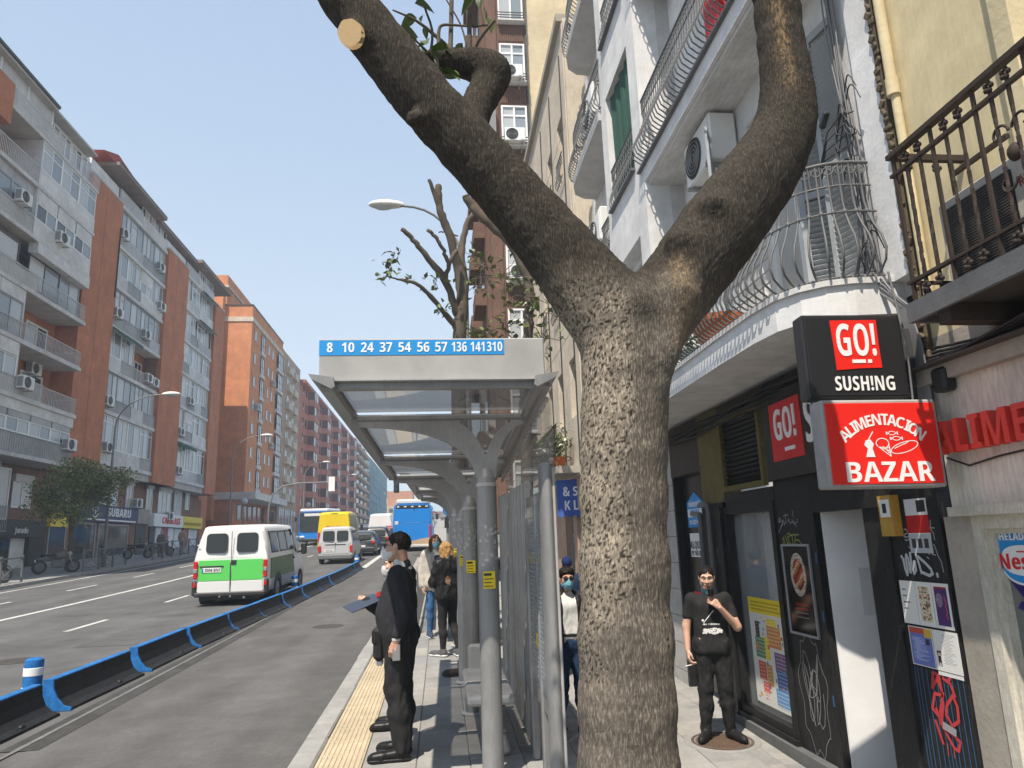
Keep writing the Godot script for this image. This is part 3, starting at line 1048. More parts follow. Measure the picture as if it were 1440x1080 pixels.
	for q in [[45.5, 54.0, 27.3, 0.95], [54.0, 62.5, 27.2, 0.5], [62.5, 71.6, 27.3, 0.95]]:
		bx("eave", b, rough_mat("eave_pink", 0.34, 0.27, 0.24, 2.0, 0.9), q[0], q[1], q[2] - 0.22, q[2], -4.0, q[3])
		bx("roof_edge", b, M("frame_dark"), q[0], q[1], q[2], q[2] + 0.05, -4.0, q[3] + 0.03)
	obj("roof_gable", G.new().prism(PackedVector2Array([Vector2(44.0, 27.3), Vector2(53, 27.3), Vector2(46.0, 28.1)]), 4.0, Transform3D(Basis(), Vector3(0, 0, -3.4))), rough_mat("roof_red", 0.42, 0.10, 0.07, 1.0, 0.9), b)

	# near bay: deep balconies with railings
	var la := [6.6, 9.45, 12.3, 15.1, 18.0, 20.85, 23.7]
	for f in 7:
		var y: float = la[f]
		bx("balcony_slab", b, M("slab_white"), 25.0, 43.1, y, y + 0.2, -0.9, 0.96)
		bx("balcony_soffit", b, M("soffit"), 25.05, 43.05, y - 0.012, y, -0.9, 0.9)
		var y2: float = la[f + 1] if f < 6 else 26.3
		if f in [4, 5]:    # glazed far half, open near half
			bx("parapet_panel", b, M("panel_pale"), 37.0, 43.0, y + 0.2, y + 1.15, 0.85, 0.94)
			for k in 3:
				if f == 4:
					bx("blind_box", b, M("panel_pale"), 37.0 + 2 * k + 0.06, 38.94 + 2 * k, y2 - 0.75, y2 - 0.02, 0.8, 0.92)
					window(b, 37.0 + 2 * k, 39.0 + 2 * k, y + 1.16, y2 - 0.75, 0.84, fw, [M("glass_sky"), M("glass_dark")], 2)
				else:
					window(b, 37.0 + 2 * k, 39.0 + 2 * k, y + 1.16, y2 - 0.02, 0.84, fw, [M("glass_sky"), M("glass_pale")], 2, 0.5)
			bx("glazed_side", b, M("panel_pale"), 36.9, 37.0, y + 0.2, y2, -0.9, 0.93)
			if f == 4:
				for k in 5:
					window(b, 27.0 + 2 * k, 29.0 + 2 * k, y + 1.2, y2 - 0.55, 0.7, M("frame_alu"), [M("glass_sky"), M("glass_dark"), M("glass_sky")], 1)
					bx("upper_panel", b, M("panel_dim"), 27.0 + 2 * k, 28.97 + 2 * k, y2 - 0.55, y2, 0.7, 0.78)
			else:
				bx("recess_wall", b, M("brick_red"), 25.0, 36.9, y + 0.2, y2, -0.89, -0.8)
			railing(b, 25.0, 36.9, y + 0.22, y + 1.2, 0.9, M("panel_pale"), 0.13)
			if f == 4:
				bx("rail_panel", b, M("panel_grey"), 25.0, 36.9, y + 0.24, y + 1.14, 0.8, 0.82)
		elif f == 3:
			for k in 5:
				window(b, 26.0 + 2.1 * k, 28.1 + 2.1 * k, y + 0.4, y2 - 0.45, 0.55, M("frame_dark"), [M("glass_pale"), M("glass_curtain")], 1, 0.0, "window", 0.1)
			bx("blind_box", b, M("panel_pale"), 37.4, 43.0, y2 - 0.6, y2 - 0.02, 0.5, 1.0)
			window(b, 37.5, 40.6, y + 0.5, y2 - 0.62, 0.5, M("frame_dark"), [M("glass_curtain"), M("glass_sky")], 2)
			window(b, 40.6, 42.8, y + 0.3, y2 - 0.62, 0.5, M("frame_alu"), [M("glass_pale"), M("glass_sky")], 2)
			railing(b, 25.0, 43.0, y + 0.22, y + 1.15, 0.9, M("panel_grey"), 0.13)
			bx("rail_panel", b, M("panel_pale"), 25.0, 38.0, y + 0.24, y + 1.08, 0.8, 0.82)
		elif f in [1, 2]:   # open far half in front of brick
			bx("recess_wall", b, M("brick_red"), 37.0, 43.3, y + 0.2, y2, -0.89, -0.82)
			window(b, 40.2, 42.4, y + 0.3, y + 2.3, -0.8, fw, [M("glass_pale"), M("glass_dark")], 2, 0.0, "balcony_door", 0.12)
			for k in 5:
				window(b, 26.5 + 2.1 * k, 28.6 + 2.1 * k, y + (0.9 if f == 1 else 0.3), y2 - 0.7, 0.78, fw if f == 1 else M("frame_alu"), pale, 2)
				bx("blind_box", b, M("panel_pale"), 26.5 + 2.1 * k, 28.55 + 2.1 * k, y2 - 0.7, y2 - 0.02, 0.76, 0.9)
			bx("glazed_side", b, M("panel_grey"), 37.0, 37.1, y + 0.2, y2, -0.8, 0.85)
			railing(b, 25.0, 43.0, y + 0.22, y + 1.12, 0.9, M("panel_grey"), 0.13)
			railing_side(b, 43.0, y + 0.22, y + 1.12, -0.7, 0.9, M("panel_grey"))
			if f == 1:
				bx("rail_panel", b, M("panel_pale"), 25.0, 38.6, y + 0.24, y + 1.1, 0.8, 0.83)
				bx("roller_blind", b, M("panel_dim"), 39.5, 42.6, y + 0.4, y + 1.9, -0.78, -0.74)
		elif f == 0:
			bx("parapet_panel", b, M("panel_grey"), 25.0, 31.0, y + 0.2, y + 1.2, 0.82, 0.92)
			bx("parapet_panel", b, M("panel_grey"), 31.03, 37.0, y + 0.2, y + 1.2, 0.82, 0.92)
			bx("parapet_panel", b, M("panel_dim"), 37.03, 43.0, y + 0.2, y + 1.2, 0.82, 0.92)
			bx("upper_panel", b, M("panel_pale"), 25.0, 43.0, y2 - 0.55, y2, 0.76, 0.88)
			for k in 6:
				bx("roller_blind", b, M("panel_dim"), 30.6 + 2.05 * k, 32.5 + 2.05 * k, y + 1.95, y2 - 0.56, 0.78, 0.86)
				window(b, 30.5 + 2.05 * k, 32.55 + 2.05 * k, y + 1.22, y + 1.96, 0.78, fw, [M("glass_pale"), M("glass_sky")], 2)
			railing(b, 25.0, 43.0, y + 0.22, y + 1.2, 0.95, M("frame_alu"), 0.2)
		else:
			railing(b, 34.0, 43.2, y + 0.22, y + 1.2, 0.9, M("panel_pale"), 0.14)
			bx("rail_panel", b, M("panel_pale"), 34.0, 39.0, y + 0.26, y + 1.14, 0.8, 0.82)
			bx("brick_pier", b, M("brick_red"), 25.0, 33.9, y - 1.0, y + 1.2, -0.5, 0.99)
			for k in 3:
				bx("blind_panel", b, M("panel_grey"), 31.0 + 2.4 * k, 33.3 + 2.4 * k, y + 1.0, y2 - 0.15, 0.4, 0.5)
				bx("blind_post", b, fw, 33.3 + 2.4 * k, 33.4 + 2.4 * k, y + 0.9, y2 - 0.1, 0.4, 0.55)
			for k in 4:
				window(b, 38.4 + 1.3 * k, 39.6 + 1.3 * k, y + 0.9, y2 - 0.35, 0.15, fw, glasses, 2)
			bx("attic_wall", b, M("plaster_white"), 24.0, 43.4, y + 0.2, y2, -1.6, 0.1)
			bx("roof_edge", b, M("frame_dark"), 24.0, 38.0, y2 - 0.05, y2 + 0.1, -3.0, 1.0)
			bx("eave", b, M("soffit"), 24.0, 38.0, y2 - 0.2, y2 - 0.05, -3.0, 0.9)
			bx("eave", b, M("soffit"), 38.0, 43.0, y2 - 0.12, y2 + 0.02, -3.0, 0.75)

	# mezzanine windows
	for q in [[36.0, 39.2, 3.6, 6.2, 3], [40.6, 42.4, 4.3, 5.7, 2], [45.0, 46.6, 4.4, 5.8, 2], [50.6, 53.2, 4.6, 6.6, 3], [54.6, 55.7, 4.9, 6.6, 2], [58.2, 59.4, 4.6, 6.6, 2], [60.6, 63.4, 4.6, 6.6, 3], [66.8, 67.8, 5.4, 7.0, 2]]:
		window(b, q[0], q[1], q[2], q[3], -0.72 if q[0] > 37.0 else -0.1, fw, [M("glass_curtain"), M("glass_pale")], q[4])
		bx("blind_box", b, M("panel_pale"), q[0], q[1], q[3], q[3] + 0.4, -0.75, -0.55)
	bx("roller_blind", b, M("panel_grey"), 64.0, 65.8, 4.6, 7.0, -0.72, -0.62)
	railing(b, 36.0, 39.2, 3.0, 4.3, 0.0, M("frame_alu"), 0.14)
	# shop fronts
	var dk := M("shop_black")
	bx("shop_fascia", b, dk, 24.0, 43.2, 2.75, 3.65, -0.75, -0.2)
	bx("shop_fascia", b, rough_mat("fascia_blue", 0.06, 0.07, 0.17, 0.8, 0.5), 46.6, 56.4, 3.85, 4.95, -0.75, -0.45)
	for q in [[25.0, 33.6], [33.8, 42.0]]:
		bx("shop_window", b, M("glass_dark"), q[0], q[1], 1.0, 2.74, -0.74, -0.5)
	bx("shop_pillar", b, dk, 42.0, 43.6, 0.0, 3.6, -0.75, -0.3)
	bx("curtain_panel", b, M("panel_pale"), 40.6, 41.9, 1.0, 2.7, -0.5, -0.47)
	for q in [[44.6, 46.6], [47.4, 50.4], [50.8, 55.4]]:
		window(b, q[0], q[1], 1.3, 3.75, -0.73, M("frame_alu"), [M("glass_dark"), M("glass_brown")], 1, 0.0, "shop_window", 0.1)
	text("SUBARU", 0.56, 0.04, M("white"), b, Vector3(53.2, 4.5, -0.43), Basis(), 1.25)
	var ring := G.new()
	ring.lathe([Vector2(0.36, 0.0), Vector2(0.36, 0.03), Vector2(0.42, 0.03), Vector2(0.42, 0.0)], 24, Transform3D(Basis(Vector3.RIGHT, PI / 2), Vector3(49.6, 4.5, -0.45)))
	ring.b2(49.2, 50.0, 4.48, 4.52, -0.45, -0.42).b2(49.55, 49.62, 4.3, 4.75, -0.45, -0.42)
	obj("emblem", ring, M("white"), b)
	bx("sign_underline", b, M("white"), 48.6, 56.0, 3.92, 4.02, -0.45, -0.43)
	text("Jurado", 0.3, 0.03, M("white"), b, Vector3(41.0, 3.1, -0.18), Basis(), 1.0, "lettering", false)
	bx("yellow_sign", b, M("yellow"), 44.4, 46.4, 3.4, 4.2, -0.75, -0.5)
	bx("doorway", b, M("black"), 56.8, 58.6, 1.0, 3.9, -0.74, -0.7)
	bx("door_lintel", b, M("wall_taupe"), 56.4, 58.8, 3.9, 5.0, -0.75, -0.55)
	bx("shop_fascia", b, M("white"), 59.2, 65.6, 3.75, 4.75, -0.75, -0.35)
	bx("shop_fascia", b, M("yellow"), 65.6, 70.8, 3.75, 4.75, -0.75, -0.35)
	text("CARGLASS", 0.5, 0.04, M("red"), b, Vector3(62.9, 4.25, -0.33), Basis(), 1.2)
	bx("sign_band", b, rough_mat("ochre", 0.5, 0.36, 0.05, 1.0), 66.0, 70.4, 4.0, 4.25, -0.35, -0.33)
	for q in [[60.4, 61.6, "interior_white"], [61.7, 63.0, "red_dull"], [63.1, 64.3, "white"], [64.5, 66.2, "interior_white"], [66.6, 67.8, "red_dull"], [68.0, 70.2, "interior_white"]]:
		bx("shop_panel", b, M(q[2]), q[0], q[1], 1.4, 3.7, -0.74, -0.62)
	for k in 4:
		bx("opening", b, M("black"), 59.3 + 2.9 * k, 60.3 + 2.9 * k, 1.3, 3.7, -0.74, -0.66)
	bx("shop_base", b, M("red_dull"), 59.2, 70.8, 1.3, 1.95, -0.74, -0.55)

	# air conditioners on it (things of their own)
	var side := "on the far housefront"
	var list := [[35.5, 19.2, 0.99, "at the railing of the near balconies, topmost one on the near bay"], [39.4, 18.7, 0.99, "below the white windows left of the first brick pier"], [37.5, 10.0, 0.99, "at the railing two floors above the black shop sign"], [41.0, 11.6, -0.6, "under the open balcony left of the first brick pier"], [42.4, 7.5, 0.99, "low beside the first brick pier, big fan facing the street"], [48.4, 17.3, 0.28, "right of the first brick pier, third floor from the top"], [48.3, 23.0, 0.28, "right of the first brick pier, highest on that bay"], [54.9, 23.2, 0.28, "left of the second brick pier, highest there"], [55.6, 20.2, 0.28, "left of the second brick pier, second from the top"], [53.2, 17.2, 0.28, "on the white panels left of the second brick pier, mid height"], [48.2, 11.2, 0.28, "right of the first brick pier, just over the street lamp's curve"], [48.7, 8.2, 0.28, "right of the first brick pier, lowest on that bay"], [54.2, 14.1, 0.28, "first of a pair left of the second brick pier"], [55.4, 14.05, 0.28, "second of a pair left of the second brick pier"], [61.6, 11.2, 0.28, "right of the second brick pier, two floors up"], [63.4, 14.2, 0.28, "on the last bay before the orange building"], [61.7, 8.0, 0.28, "right of the second brick pier, under the drawn awning"], [62.5, 4.3, -0.5, "above the white glass shop sign"], [56.0, 5.0, -0.5, "beside a small window above the blue sign"]]
	for q in list:
		air_con(Vector3(-22.0 + q[2] + 0.1, q[1], -q[0]), PI / 2, "white air conditioner " + q[3], 1.15)
	bx("rear_wing", b, M("brick_red"), 71.0, 79.0, 0.0, 27.0, -20.0, -2.6)
	bx("antenna_cable", b, M("cable"), 47.55, 47.62, 18.5, 23.5, 0.42, 0.5)

	# orange brick building, its end wall in the sun
	var o := facade("orange_building", "orange brick apartment building with pale stone band and glazed window column", -22.0)
	bx("wall", o, M("brick_orange"), 83.5, 100.2, 8.1, 28.2, -22.0, 0.0)
	bx("stone_band", o, M("plaster_beige"), 83.4, 100.3, 28.2, 28.75, -22.0, 0.12)
	bx("parapet", o, M("brick_orange"), 83.5, 100.2, 28.75, 30.2, -22.0, 0.0)
	bx("attic", o, M("brick_orange"), 85.0, 100.0, 30.2, 34.6, -22.0, -3.5)
	bx("attic_cornice", o, M("plaster_beige"), 84.8, 100.1, 33.0, 33.25, -22.0, -3.3)
	bx("parapet_coping", o, M("frame_dark"), 83.4, 100.3, 30.2, 30.32, -22.0, 0.08)
	bx("side_pilaster", o, M("brick_orange"), 82.6, 83.5, 5.0, 31.4, -22.0, -3.2)
	bx("lower_wall", o, M("brick_red"), 83.5, 100.2, 2.0, 7.3, -22.0, -1.2)
	bx("first_floor_slab", o, M("slab_white"), 83.3, 100.2, 7.3, 8.1, -22.0, 1.3)
	for f in 7:
		var y := 8.6 + f * 2.82
		for q in [[84.8, 85.8], [91.6, 92.6], [93.8, 94.8]]:
			window(o, q[0], q[1], y + 0.7, y + 2.0, -0.12 + 0.13, M("frame_alu"), [M("glass_pale"), M("glass_curtain")], 1)
		window(o, 88.0, 89.7, y + 0.2, y + 2.35, 0.05, M("frame_dark"), [M("glass_sky"), M("glass_pale")], 2, 1.2, "glazed_bay")
		bx("bay_slab", o, M("slab_white"), 87.9, 89.8, y - 0.25, y + 0.2, 0.0, 0.2)
		window(o, 96.6, 99.6, y + 0.2, y + 2.35, 0.25, M("frame_dark"), [M("glass_sky"), M("glass_pale"), M("glass_curtain")], 3, 1.2, "glazed_bay")
		bx("bay_slab", o, M("slab_white"), 96.5, 99.7, y - 0.25, y + 0.2, 0.0, 0.32)
	for k in 6:
		bx("window", o, M("glass_dark"), 85.2 + k * 2.3, 86.6 + k * 2.3, 5.1, 6.9, -1.2, -1.12)
	bx("shop_fascia", o, rough_mat("shop_orange", 0.72, 0.12, 0.015, 1.0, 0.6, 0.03, 0.04, 0.04), 83.4, 84.4, 3.2, 4.6, -9.0, -1.0)
	bx("shop_fascia", o, M("shop_orange"), 84.4, 88.0, 3.4, 4.6, -1.2, -1.0)
	bx("shop_fascia", o, M("white"), 88.4, 90.6, 3.4, 4.5, -1.2, -1.0)
	bx("shop_fascia", o, M("white"), 92.0, 99.0, 3.4, 4.7, -1.2, -0.6)
	bx("base_wall", o, M("wall_taupe"), 83.45, 100.2, 2.0, 3.2, -22.0, -1.05)
	for q in [[94.0, 22.6, "below a window of the orange building, upper"], [94.4, 14.4, "below a window of the orange building, lower"], [86.6, 18.0, "near the corner edge of the orange building"]]:
		air_con(Vector3(-21.7, q[1], -q[0]), PI / 2, "small white air conditioner " + q[2], 1.2)

	# tan building with boxed balconies
	o = facade("tan_building", "narrow tan brick building with small boxy cream balconies", -22.0)
	bx("wall", o, M("brick_far_tan"), 100.3, 113.0, 2.0, 29.4, -16.0, 0.02)
	bx("chimney", o, M("brick_orange"), 109.0, 110.6, 29.4, 32.0, -4.0, -2.0)
	for f in 8:
		var y := 8.2 + f * 2.62
		for k in 2:
			bx("balcony", o, M("plaster_beige"), 103.0 + 4.0 * k, 105.6 + 4.0 * k, y, y + 1.0, 0.0, 0.55)
			window(o, 103.2 + 4.0 * k, 105.4 + 4.0 * k, y + 1.0, y + 2.1, 0.03, M("frame_alu"), [M("glass_dark"), M("glass_curtain")], 2)
		window(o, 110.8, 111.8, y + 0.9, y + 2.1, 0.03, M("frame_alu"), [M("glass_brown"), M("glass_pale")], 1)
	for k in 3:
		window(o, 101.0 + 4.0 * k, 104.4 + 4.0 * k, 3.6, 7.2, 0.03, M("frame_alu"), [M("glass_dark"), M("glass_sky")], 3, 1.2, "shop_window")

	# red building with columns of bay windows
	o = facade("red_building", "long red brick building with columns of projecting bay windows", -22.0)
	bx("wall", o, M("brick_far_red"), 113.1, 188.0, 3.0, 27.4, -16.0, 0.0)
	bx("eave", o, M("brick_far_red"), 113.0, 188.2, 27.4, 27.9, -16.0, 0.9)
	bx("roof", o, M("panel_grey"), 113.0, 188.2, 27.9, 30.0, -16.0, -3.5)
	for c in 5:
		var u := 121.0 + c * 14.4
		for f in 8:
			var y := 7.2 + f * 2.55
			obj("bay", G.new().prism(PackedVector2Array([Vector2(u - 0.9, 0), Vector2(u, 1.1), Vector2(u + 4.2, 1.1), Vector2(u + 5.1, 0)]), 1.0, Transform3D(Basis(Vector3(1, 0, 0), Vector3(0, 0, 1), Vector3(0, -1, 0)), Vector3(0, y + 1.0, 0))), M("brick_far_red"), o)
			obj("window", G.new().prism(PackedVector2Array([Vector2(u - 0.7, 0), Vector2(u + 0.1, 0.95), Vector2(u + 4.1, 0.95), Vector2(u + 4.9, 0)]), 1.56, Transform3D(Basis(Vector3(1, 0, 0), Vector3(0, 0, 1), Vector3(0, -1, 0)), Vector3(0, y + 2.556, 0))), rough_mat("win_wine", 0.10, 0.02, 0.018, 1.0, 0.4), o)
			bx("curtain", o, M("glass_curtain"), u + 0.5, u + 1.5, y + 1.05, y + 2.5, 0.9, 1.0)
			if (f + c) % 2:
				bx("curtain", o, M("glass_pale"), u + 2.4, u + 3.4, y + 1.05, y + 2.5, 0.9, 1.0)
			for q in [-5.2, -2.8]:
				bx("window", o, M("glass_brown"), u + q, u + q + 1.1, y + 1.0, y + 2.4, -0.05, 0.06)
	for k in 7:
		bx("shop_window", o, M("glass_dark") if k % 2 else M("panel_dim"), 115.0 + k * 10.0, 123.0 + k * 10.0, 3.8, 7.0, 0.0, 0.15)
	bx("pale_panel", o, M("panel_pale"), 132.0, 141.0, 4.6, 7.6, 0.0, 0.8)

	o = facade("dark_building", "dark brown apartment block with stacked loggias beyond the red building", -22.0)
	bx("wall", o, M("brick_far_dark"), 188.3, 218.0, 4.0, 29.5, -16.0, 0.0)
	for f in 9:
		var y := 6.8 + f * 2.5
		bx("balcony_band", o, M("brick_far_tan"), 188.4, 218.0, y, y + 0.8, 0.0, 1.0)
		for k in 3:
			bx("window", o, M("glass_dark"), 189.4 + 10.0 * k, 195.0 + 10.0 * k, y + 0.85, y + 2.4, 0.0, 0.3)

	# block wrapped in blue scaffold net
	o = facade("netted_building", "distant block wrapped in pale blue scaffold netting", -22.0)
	bx("block", o, M("brick_far_dark"), 222.0, 290.0, 4.0, 27.0, -14.0, -0.8)
	for f in 9:
		for k in 6:
			var sp: float = rng.randf_range(-0.12, 0.12)
			bx("net_sheet", o, M("net_blue"), 221.0 + k * 11.6, 232.3 + k * 11.6, 5.0 + f * 2.55, 7.4 + f * 2.55, 0.6 + sp, 0.75 + sp)
		bx("net_sheet", o, M("net_blue"), 220.9, 221.0, 5.0 + f * 2.55, 7.4 + f * 2.55, -12.0, 0.7)
		bx("scaffold_deck", o, rough_mat("net_dark", 0.10, 0.21, 0.26, 2.0), 220.9, 291.0, 7.4 + f * 2.55, 7.55 + f * 2.55, -0.8, 0.85)
	# far end of the street
	o = facade("far_block", "small orange and cream block at the far end of the street", -14.0)
	bx("wall", o, M("plaster_cream"), 300.0, 330.0, 6.0, 17.5, -12.0, 4.0)
	bx("penthouse", o, M("brick_orange"), 302.0, 320.0, 17.5, 23.5, -8.0, 2.5)
	for k in 4:
		for f in 3:
			bx("window", o, M("glass_brown"), 299.9, 300.0, 9.0 + f * 2.9, 10.5 + f * 2.9, -11.0 + k * 4.0, -9.4 + k * 4.0)
	o = facade("far_cream_block", "pale cream block far behind the blue bus", 6.0)
	bx("wall", o, M("plaster_beige"), 310.0, 340.0, 6.0, 14.0, -12.0, 30.0)
	bx("roof", o, M("roof_red"), 309.0, 341.0, 14.0, 15.0, -12.6, 30.6)
	for k in 8:
		bx("window", o, M("glass_brown"), 309.9, 310.0, 11.0, 12.6, -10.0 + k * 4.0, -8.6 + k * 4.0)

func railing_side(parent: Node, u: float, v0: float, v1: float, w0: float, w1: float, m: Material) -> void:
	var g := G.new()
	g.b2(u - 0.02, u + 0.02, v1 - 0.04, v1, w0, w1)
	for k in 12:
		var w := lerpf(w0, w1, k / 12.0)
		g.b2(u - 0.012, u + 0.012, v0, v1 - 0.04, w - 0.012, w + 0.012)
	stuff(obj("side_railing", g, m, parent))

# ------------------------------------------------------------------ street things on the far pavement
func street_lamp(x: float, d: float, h: float, arm: float, label: String, dir := 1.0) -> void:
	var t := thing("street_lamp", label, "street lamp", Vector3(x, gh(d), -d), 0.0, "tall curved street lamps")
	var pts := [Vector3(0, 0, 0), Vector3(0, h * 0.4, 0), Vector3(0, h * 0.8, 0)]
	var rad := [0.09, 0.07, 0.055]
	for k in range(1, 9):
		var a := k / 8.0 * PI * 0.46
		pts.append(Vector3(dir * arm * (1.0 - cos(a)) * 0.9, h * 0.8 + (h * 0.2) * sin(a), 0))
		rad.append(0.045 - k * 0.001)
	pts.append(Vector3(dir * arm, h + 0.02, 0)); rad.append(0.035)
	obj("pole", G.new().tube(pts, rad, 8), M("cable_grey"), t)
	obj("pole_base", G.new().lathe([Vector2(0.14, 0), Vector2(0.14, 0.5), Vector2(0.09, 0.6)], 10), M("iron_grey"), t)
	var g := G.new()
	var rings := []
	for q in [[-0.1, 0.05, 0.07], [0.05, 0.12, 0.12], [0.3, 0.18, 0.15], [0.55, 0.19, 0.14], [0.75, 0.13, 0.1], [0.84, 0.03, 0.04]]:
		var r := []
		for s in 10:
			var an := TAU * s / 10.0
			r.append(Vector3(dir * (arm + q[0]), h + 0.03 + maxf(sin(an), -0.35) * q[2], -cos(an) * q[1] * dir))
		rings.append(r)
	g.loft(rings)
	obj("lamp_head", g, M("panel_pale"), t)
	obj("lamp_glass", G.new().ball(Vector3(dir * (arm + 0.45), h, 0), Vector3(0.28, 0.12, 0.12), 12, 6), M("glass_pale"), t)

func street_fence(x: float, d0: float, d1: float, label: String) -> void:
	var t := thing("street_fence", label, "fence", Vector3(x, gh((d0 + d1) / 2), -(d0 + d1) / 2), 0.0, "dark crossed kerbside fences")
	t.basis = slope_basis((d0 + d1) / 2.0)
	var h := (d1 - d0) / 2.0
	var n := int(round((d1 - d0) / 1.6))
	for k in n + 1:
		var z := h - (d1 - d0) * k / n
		obj("post", G.new().b2(-0.035, 0.035, 0.0, 1.05, z - 0.035, z + 0.035), M("iron_grey"), t)
	obj("top_rail", G.new().b2(-0.025, 0.025, 0.92, 0.98, -h, h), M("iron_grey"), t)
	obj("bottom_rail", G.new().b2(-0.02, 0.02, 0.14, 0.18, -h, h), M("iron_grey"), t)
	for k in n:
		var za := h - (d1 - d0) * k / n
		var zb := h - (d1 - d0) * (k + 1) / n
		obj("cross_bar", G.new().tube([Vector3(0, 0.16, za), Vector3(0, 0.94, zb)], 0.016, 5).tube([Vector3(0, 0.94, za), Vector3(0, 0.16, zb)], 0.016, 5), M("iron_grey"), t)

func leafy_tree(at: Vector3, h: float, r: Vector3, label: String, n: int, sd: int, called := "street_tree") -> void:
	var t := thing(called, label, "tree", at)
	var rg := RandomNumberGenerator.new()
	rg.seed = sd
	var g := G.new()
	g.tube([Vector3.ZERO, Vector3(0.05, h * 0.2, 0), Vector3(0, h * 0.42, 0.05), Vector3(0.05, h * 0.7, 0)], [0.16, 0.13, 0.11, 0.05], 9)
	var blobs := []
	for k in 16:
		var a := rg.randf() * TAU
		var q := Vector3(cos(a) * r.x * rg.randf_range(0.25, 0.8), h * 0.62 + r.y * rg.randf_range(-0.75, 0.75), sin(a) * r.z * rg.randf_range(0.25, 0.8))
		blobs.append([q, rg.randf_range(0.28, 0.46) * r.x])
		g.tube([Vector3(0, h * rg.randf_range(0.3, 0.5), 0), q * Vector3(0.5, 0.9, 0.5), q], [0.05, 0.035, 0.012], 5)
	obj("trunk", g, M("bark_far"), t)
	g = G.new()
	for k in n:
		var bl: Array = blobs[rg.randi() % blobs.size()]
		var d: Vector3 = Vector3(rg.randfn(), rg.randfn(), rg.randfn()).normalized() * pow(rg.randf(), 0.45) * bl[1]
		leaf(g, bl[0] + d * Vector3(1.1, 0.8, 1.1), rg, 0.17, Color(0.07, 0.10, 0.03).lerp(Color(0.22, 0.25, 0.08), rg.randf()))
	stuff(obj("crown", g, M("leaf"), t))

func leaf(g: G, p: Vector3, rg: RandomNumberGenerator, s: float, c: Color) -> void:
	var b := Basis.from_euler(Vector3(rg.randf_range(-1.0, 1.0), rg.randf() * TAU, rg.randf_range(-0.9, 0.9)))
	g.col = c
	var l := s * rg.randf_range(0.7, 1.3)
	var w := l * 0.28
	var q := [Vector3.ZERO, Vector3(w, 0.1 * l, l * 0.45), Vector3(0, -0.03 * l, l), Vector3(-w, 0.1 * l, l * 0.45), Vector3(0, 0, l * 0.5)]
	for k in 5:
		q[k] = p + b * q[k]
	g.tri(q[0], q[1], q[4]); g.tri(q[1], q[2], q[4]); g.tri(q[2], q[3], q[4]); g.tri(q[3], q[0], q[4])
	g.col = Color.WHITE

func motorbike(at: Vector3, turn: float, label: String, pm: Material, scooter := false) -> void:
	var t := thing("scooter" if scooter else "motorcycle", label, "scooter" if scooter else "motorcycle", at, turn, "parked motorbikes on the far pavement")
	for z in [-0.68, 0.68]:
		var w := obj("wheel", G.new().lathe([Vector2(0.20, -0.05), Vector2(0.29, -0.055), Vector2(0.31, 0.0), Vector2(0.29, 0.055), Vector2(0.20, 0.05)], 20, Transform3D(Basis(Vector3(0, 1, 0), Vector3(1, 0, 0), Vector3(0, 0, -1)), Vector3(0, 0.31, z))), M("tyre"), t)
		obj("rim", G.new().lathe([Vector2(0.0, -0.03), Vector2(0.2, -0.045), Vector2(0.2, 0.045), Vector2(0.0, 0.03)], 16, Transform3D(Basis(Vector3(0, 1, 0), Vector3(1, 0, 0), Vector3(0, 0, -1)), Vector3(0, 0.31, z))), M("iron_grey"), w)
	obj("fork", G.new().tube([Vector3(0.07, 0.31, 0.68), Vector3(0.07, 0.95, 0.42)], 0.025, 6).tube([Vector3(-0.07, 0.31, 0.68), Vector3(-0.07, 0.95, 0.42)], 0.025, 6), M("rim_grey"), t)
	obj("handlebar", G.new().tube([Vector3(-0.34, 1.02, 0.28), Vector3(-0.15, 0.98, 0.4), Vector3(0.15, 0.98, 0.4), Vector3(0.34, 1.02, 0.28)], 0.016, 6), M("black"), t)
	obj("headlight", G.new().ball(Vector3(0, 0.88, 0.52), Vector3(0.1, 0.1, 0.08), 10, 6), M("glass_pale"), t)
	obj("engine", G.new().rbox(Vector3(0, 0.42, 0.05), Vector3(0.3, 0.34, 0.5), 0.07), M("iron_grey"), t)
	var g := G.new()
	if scooter:
		g.rbox(Vector3(0, 0.62, -0.45), Vector3(0.32, 0.36, 0.7), 0.1); g.rbox(Vector3(0, 0.7, 0.42), Vector3(0.36, 0.55, 0.12), 0.05); g.rbox(Vector3(0, 0.28, 0.05), Vector3(0.3, 0.08, 0.6), 0.03)
	else:
		g.ball(Vector3(0, 0.78, 0.14), Vector3(0.16, 0.15, 0.3), 12, 8); g.rbox(Vector3(0, 0.66, -0.55), Vector3(0.2, 0.16, 0.5), 0.06); g.rbox(Vector3(0, 0.66, 0.66), Vector3(0.12, 0.04, 0.4), 0.015)
	obj("bodywork", g, pm, t)
	obj("seat", G.new().rbox(Vector3(0, 0.82, -0.36), Vector3(0.26, 0.1, 0.66), 0.04), M("black"), t)
	for s in [-1, 1]:
		obj("mirror", G.new().tube([Vector3(s * 0.24, 1.0, 0.34), Vector3(s * 0.3, 1.18, 0.3)], 0.008, 5).ball(Vector3(s * 0.31, 1.21, 0.3), Vector3(0.06, 0.04, 0.015), 8, 5), M("black"), t)
	obj("number_plate", G.new().b2(-0.1, 0.1, 0.5, 0.64, -0.87, -0.86), M("white"), t)
	obj("exhaust", G.new().tube([Vector3(0.16, 0.3, 0.1), Vector3(0.18, 0.3, -0.4), Vector3(0.19, 0.42, -0.85)], [0.03, 0.04, 0.05], 8), M("rim_grey"), t)

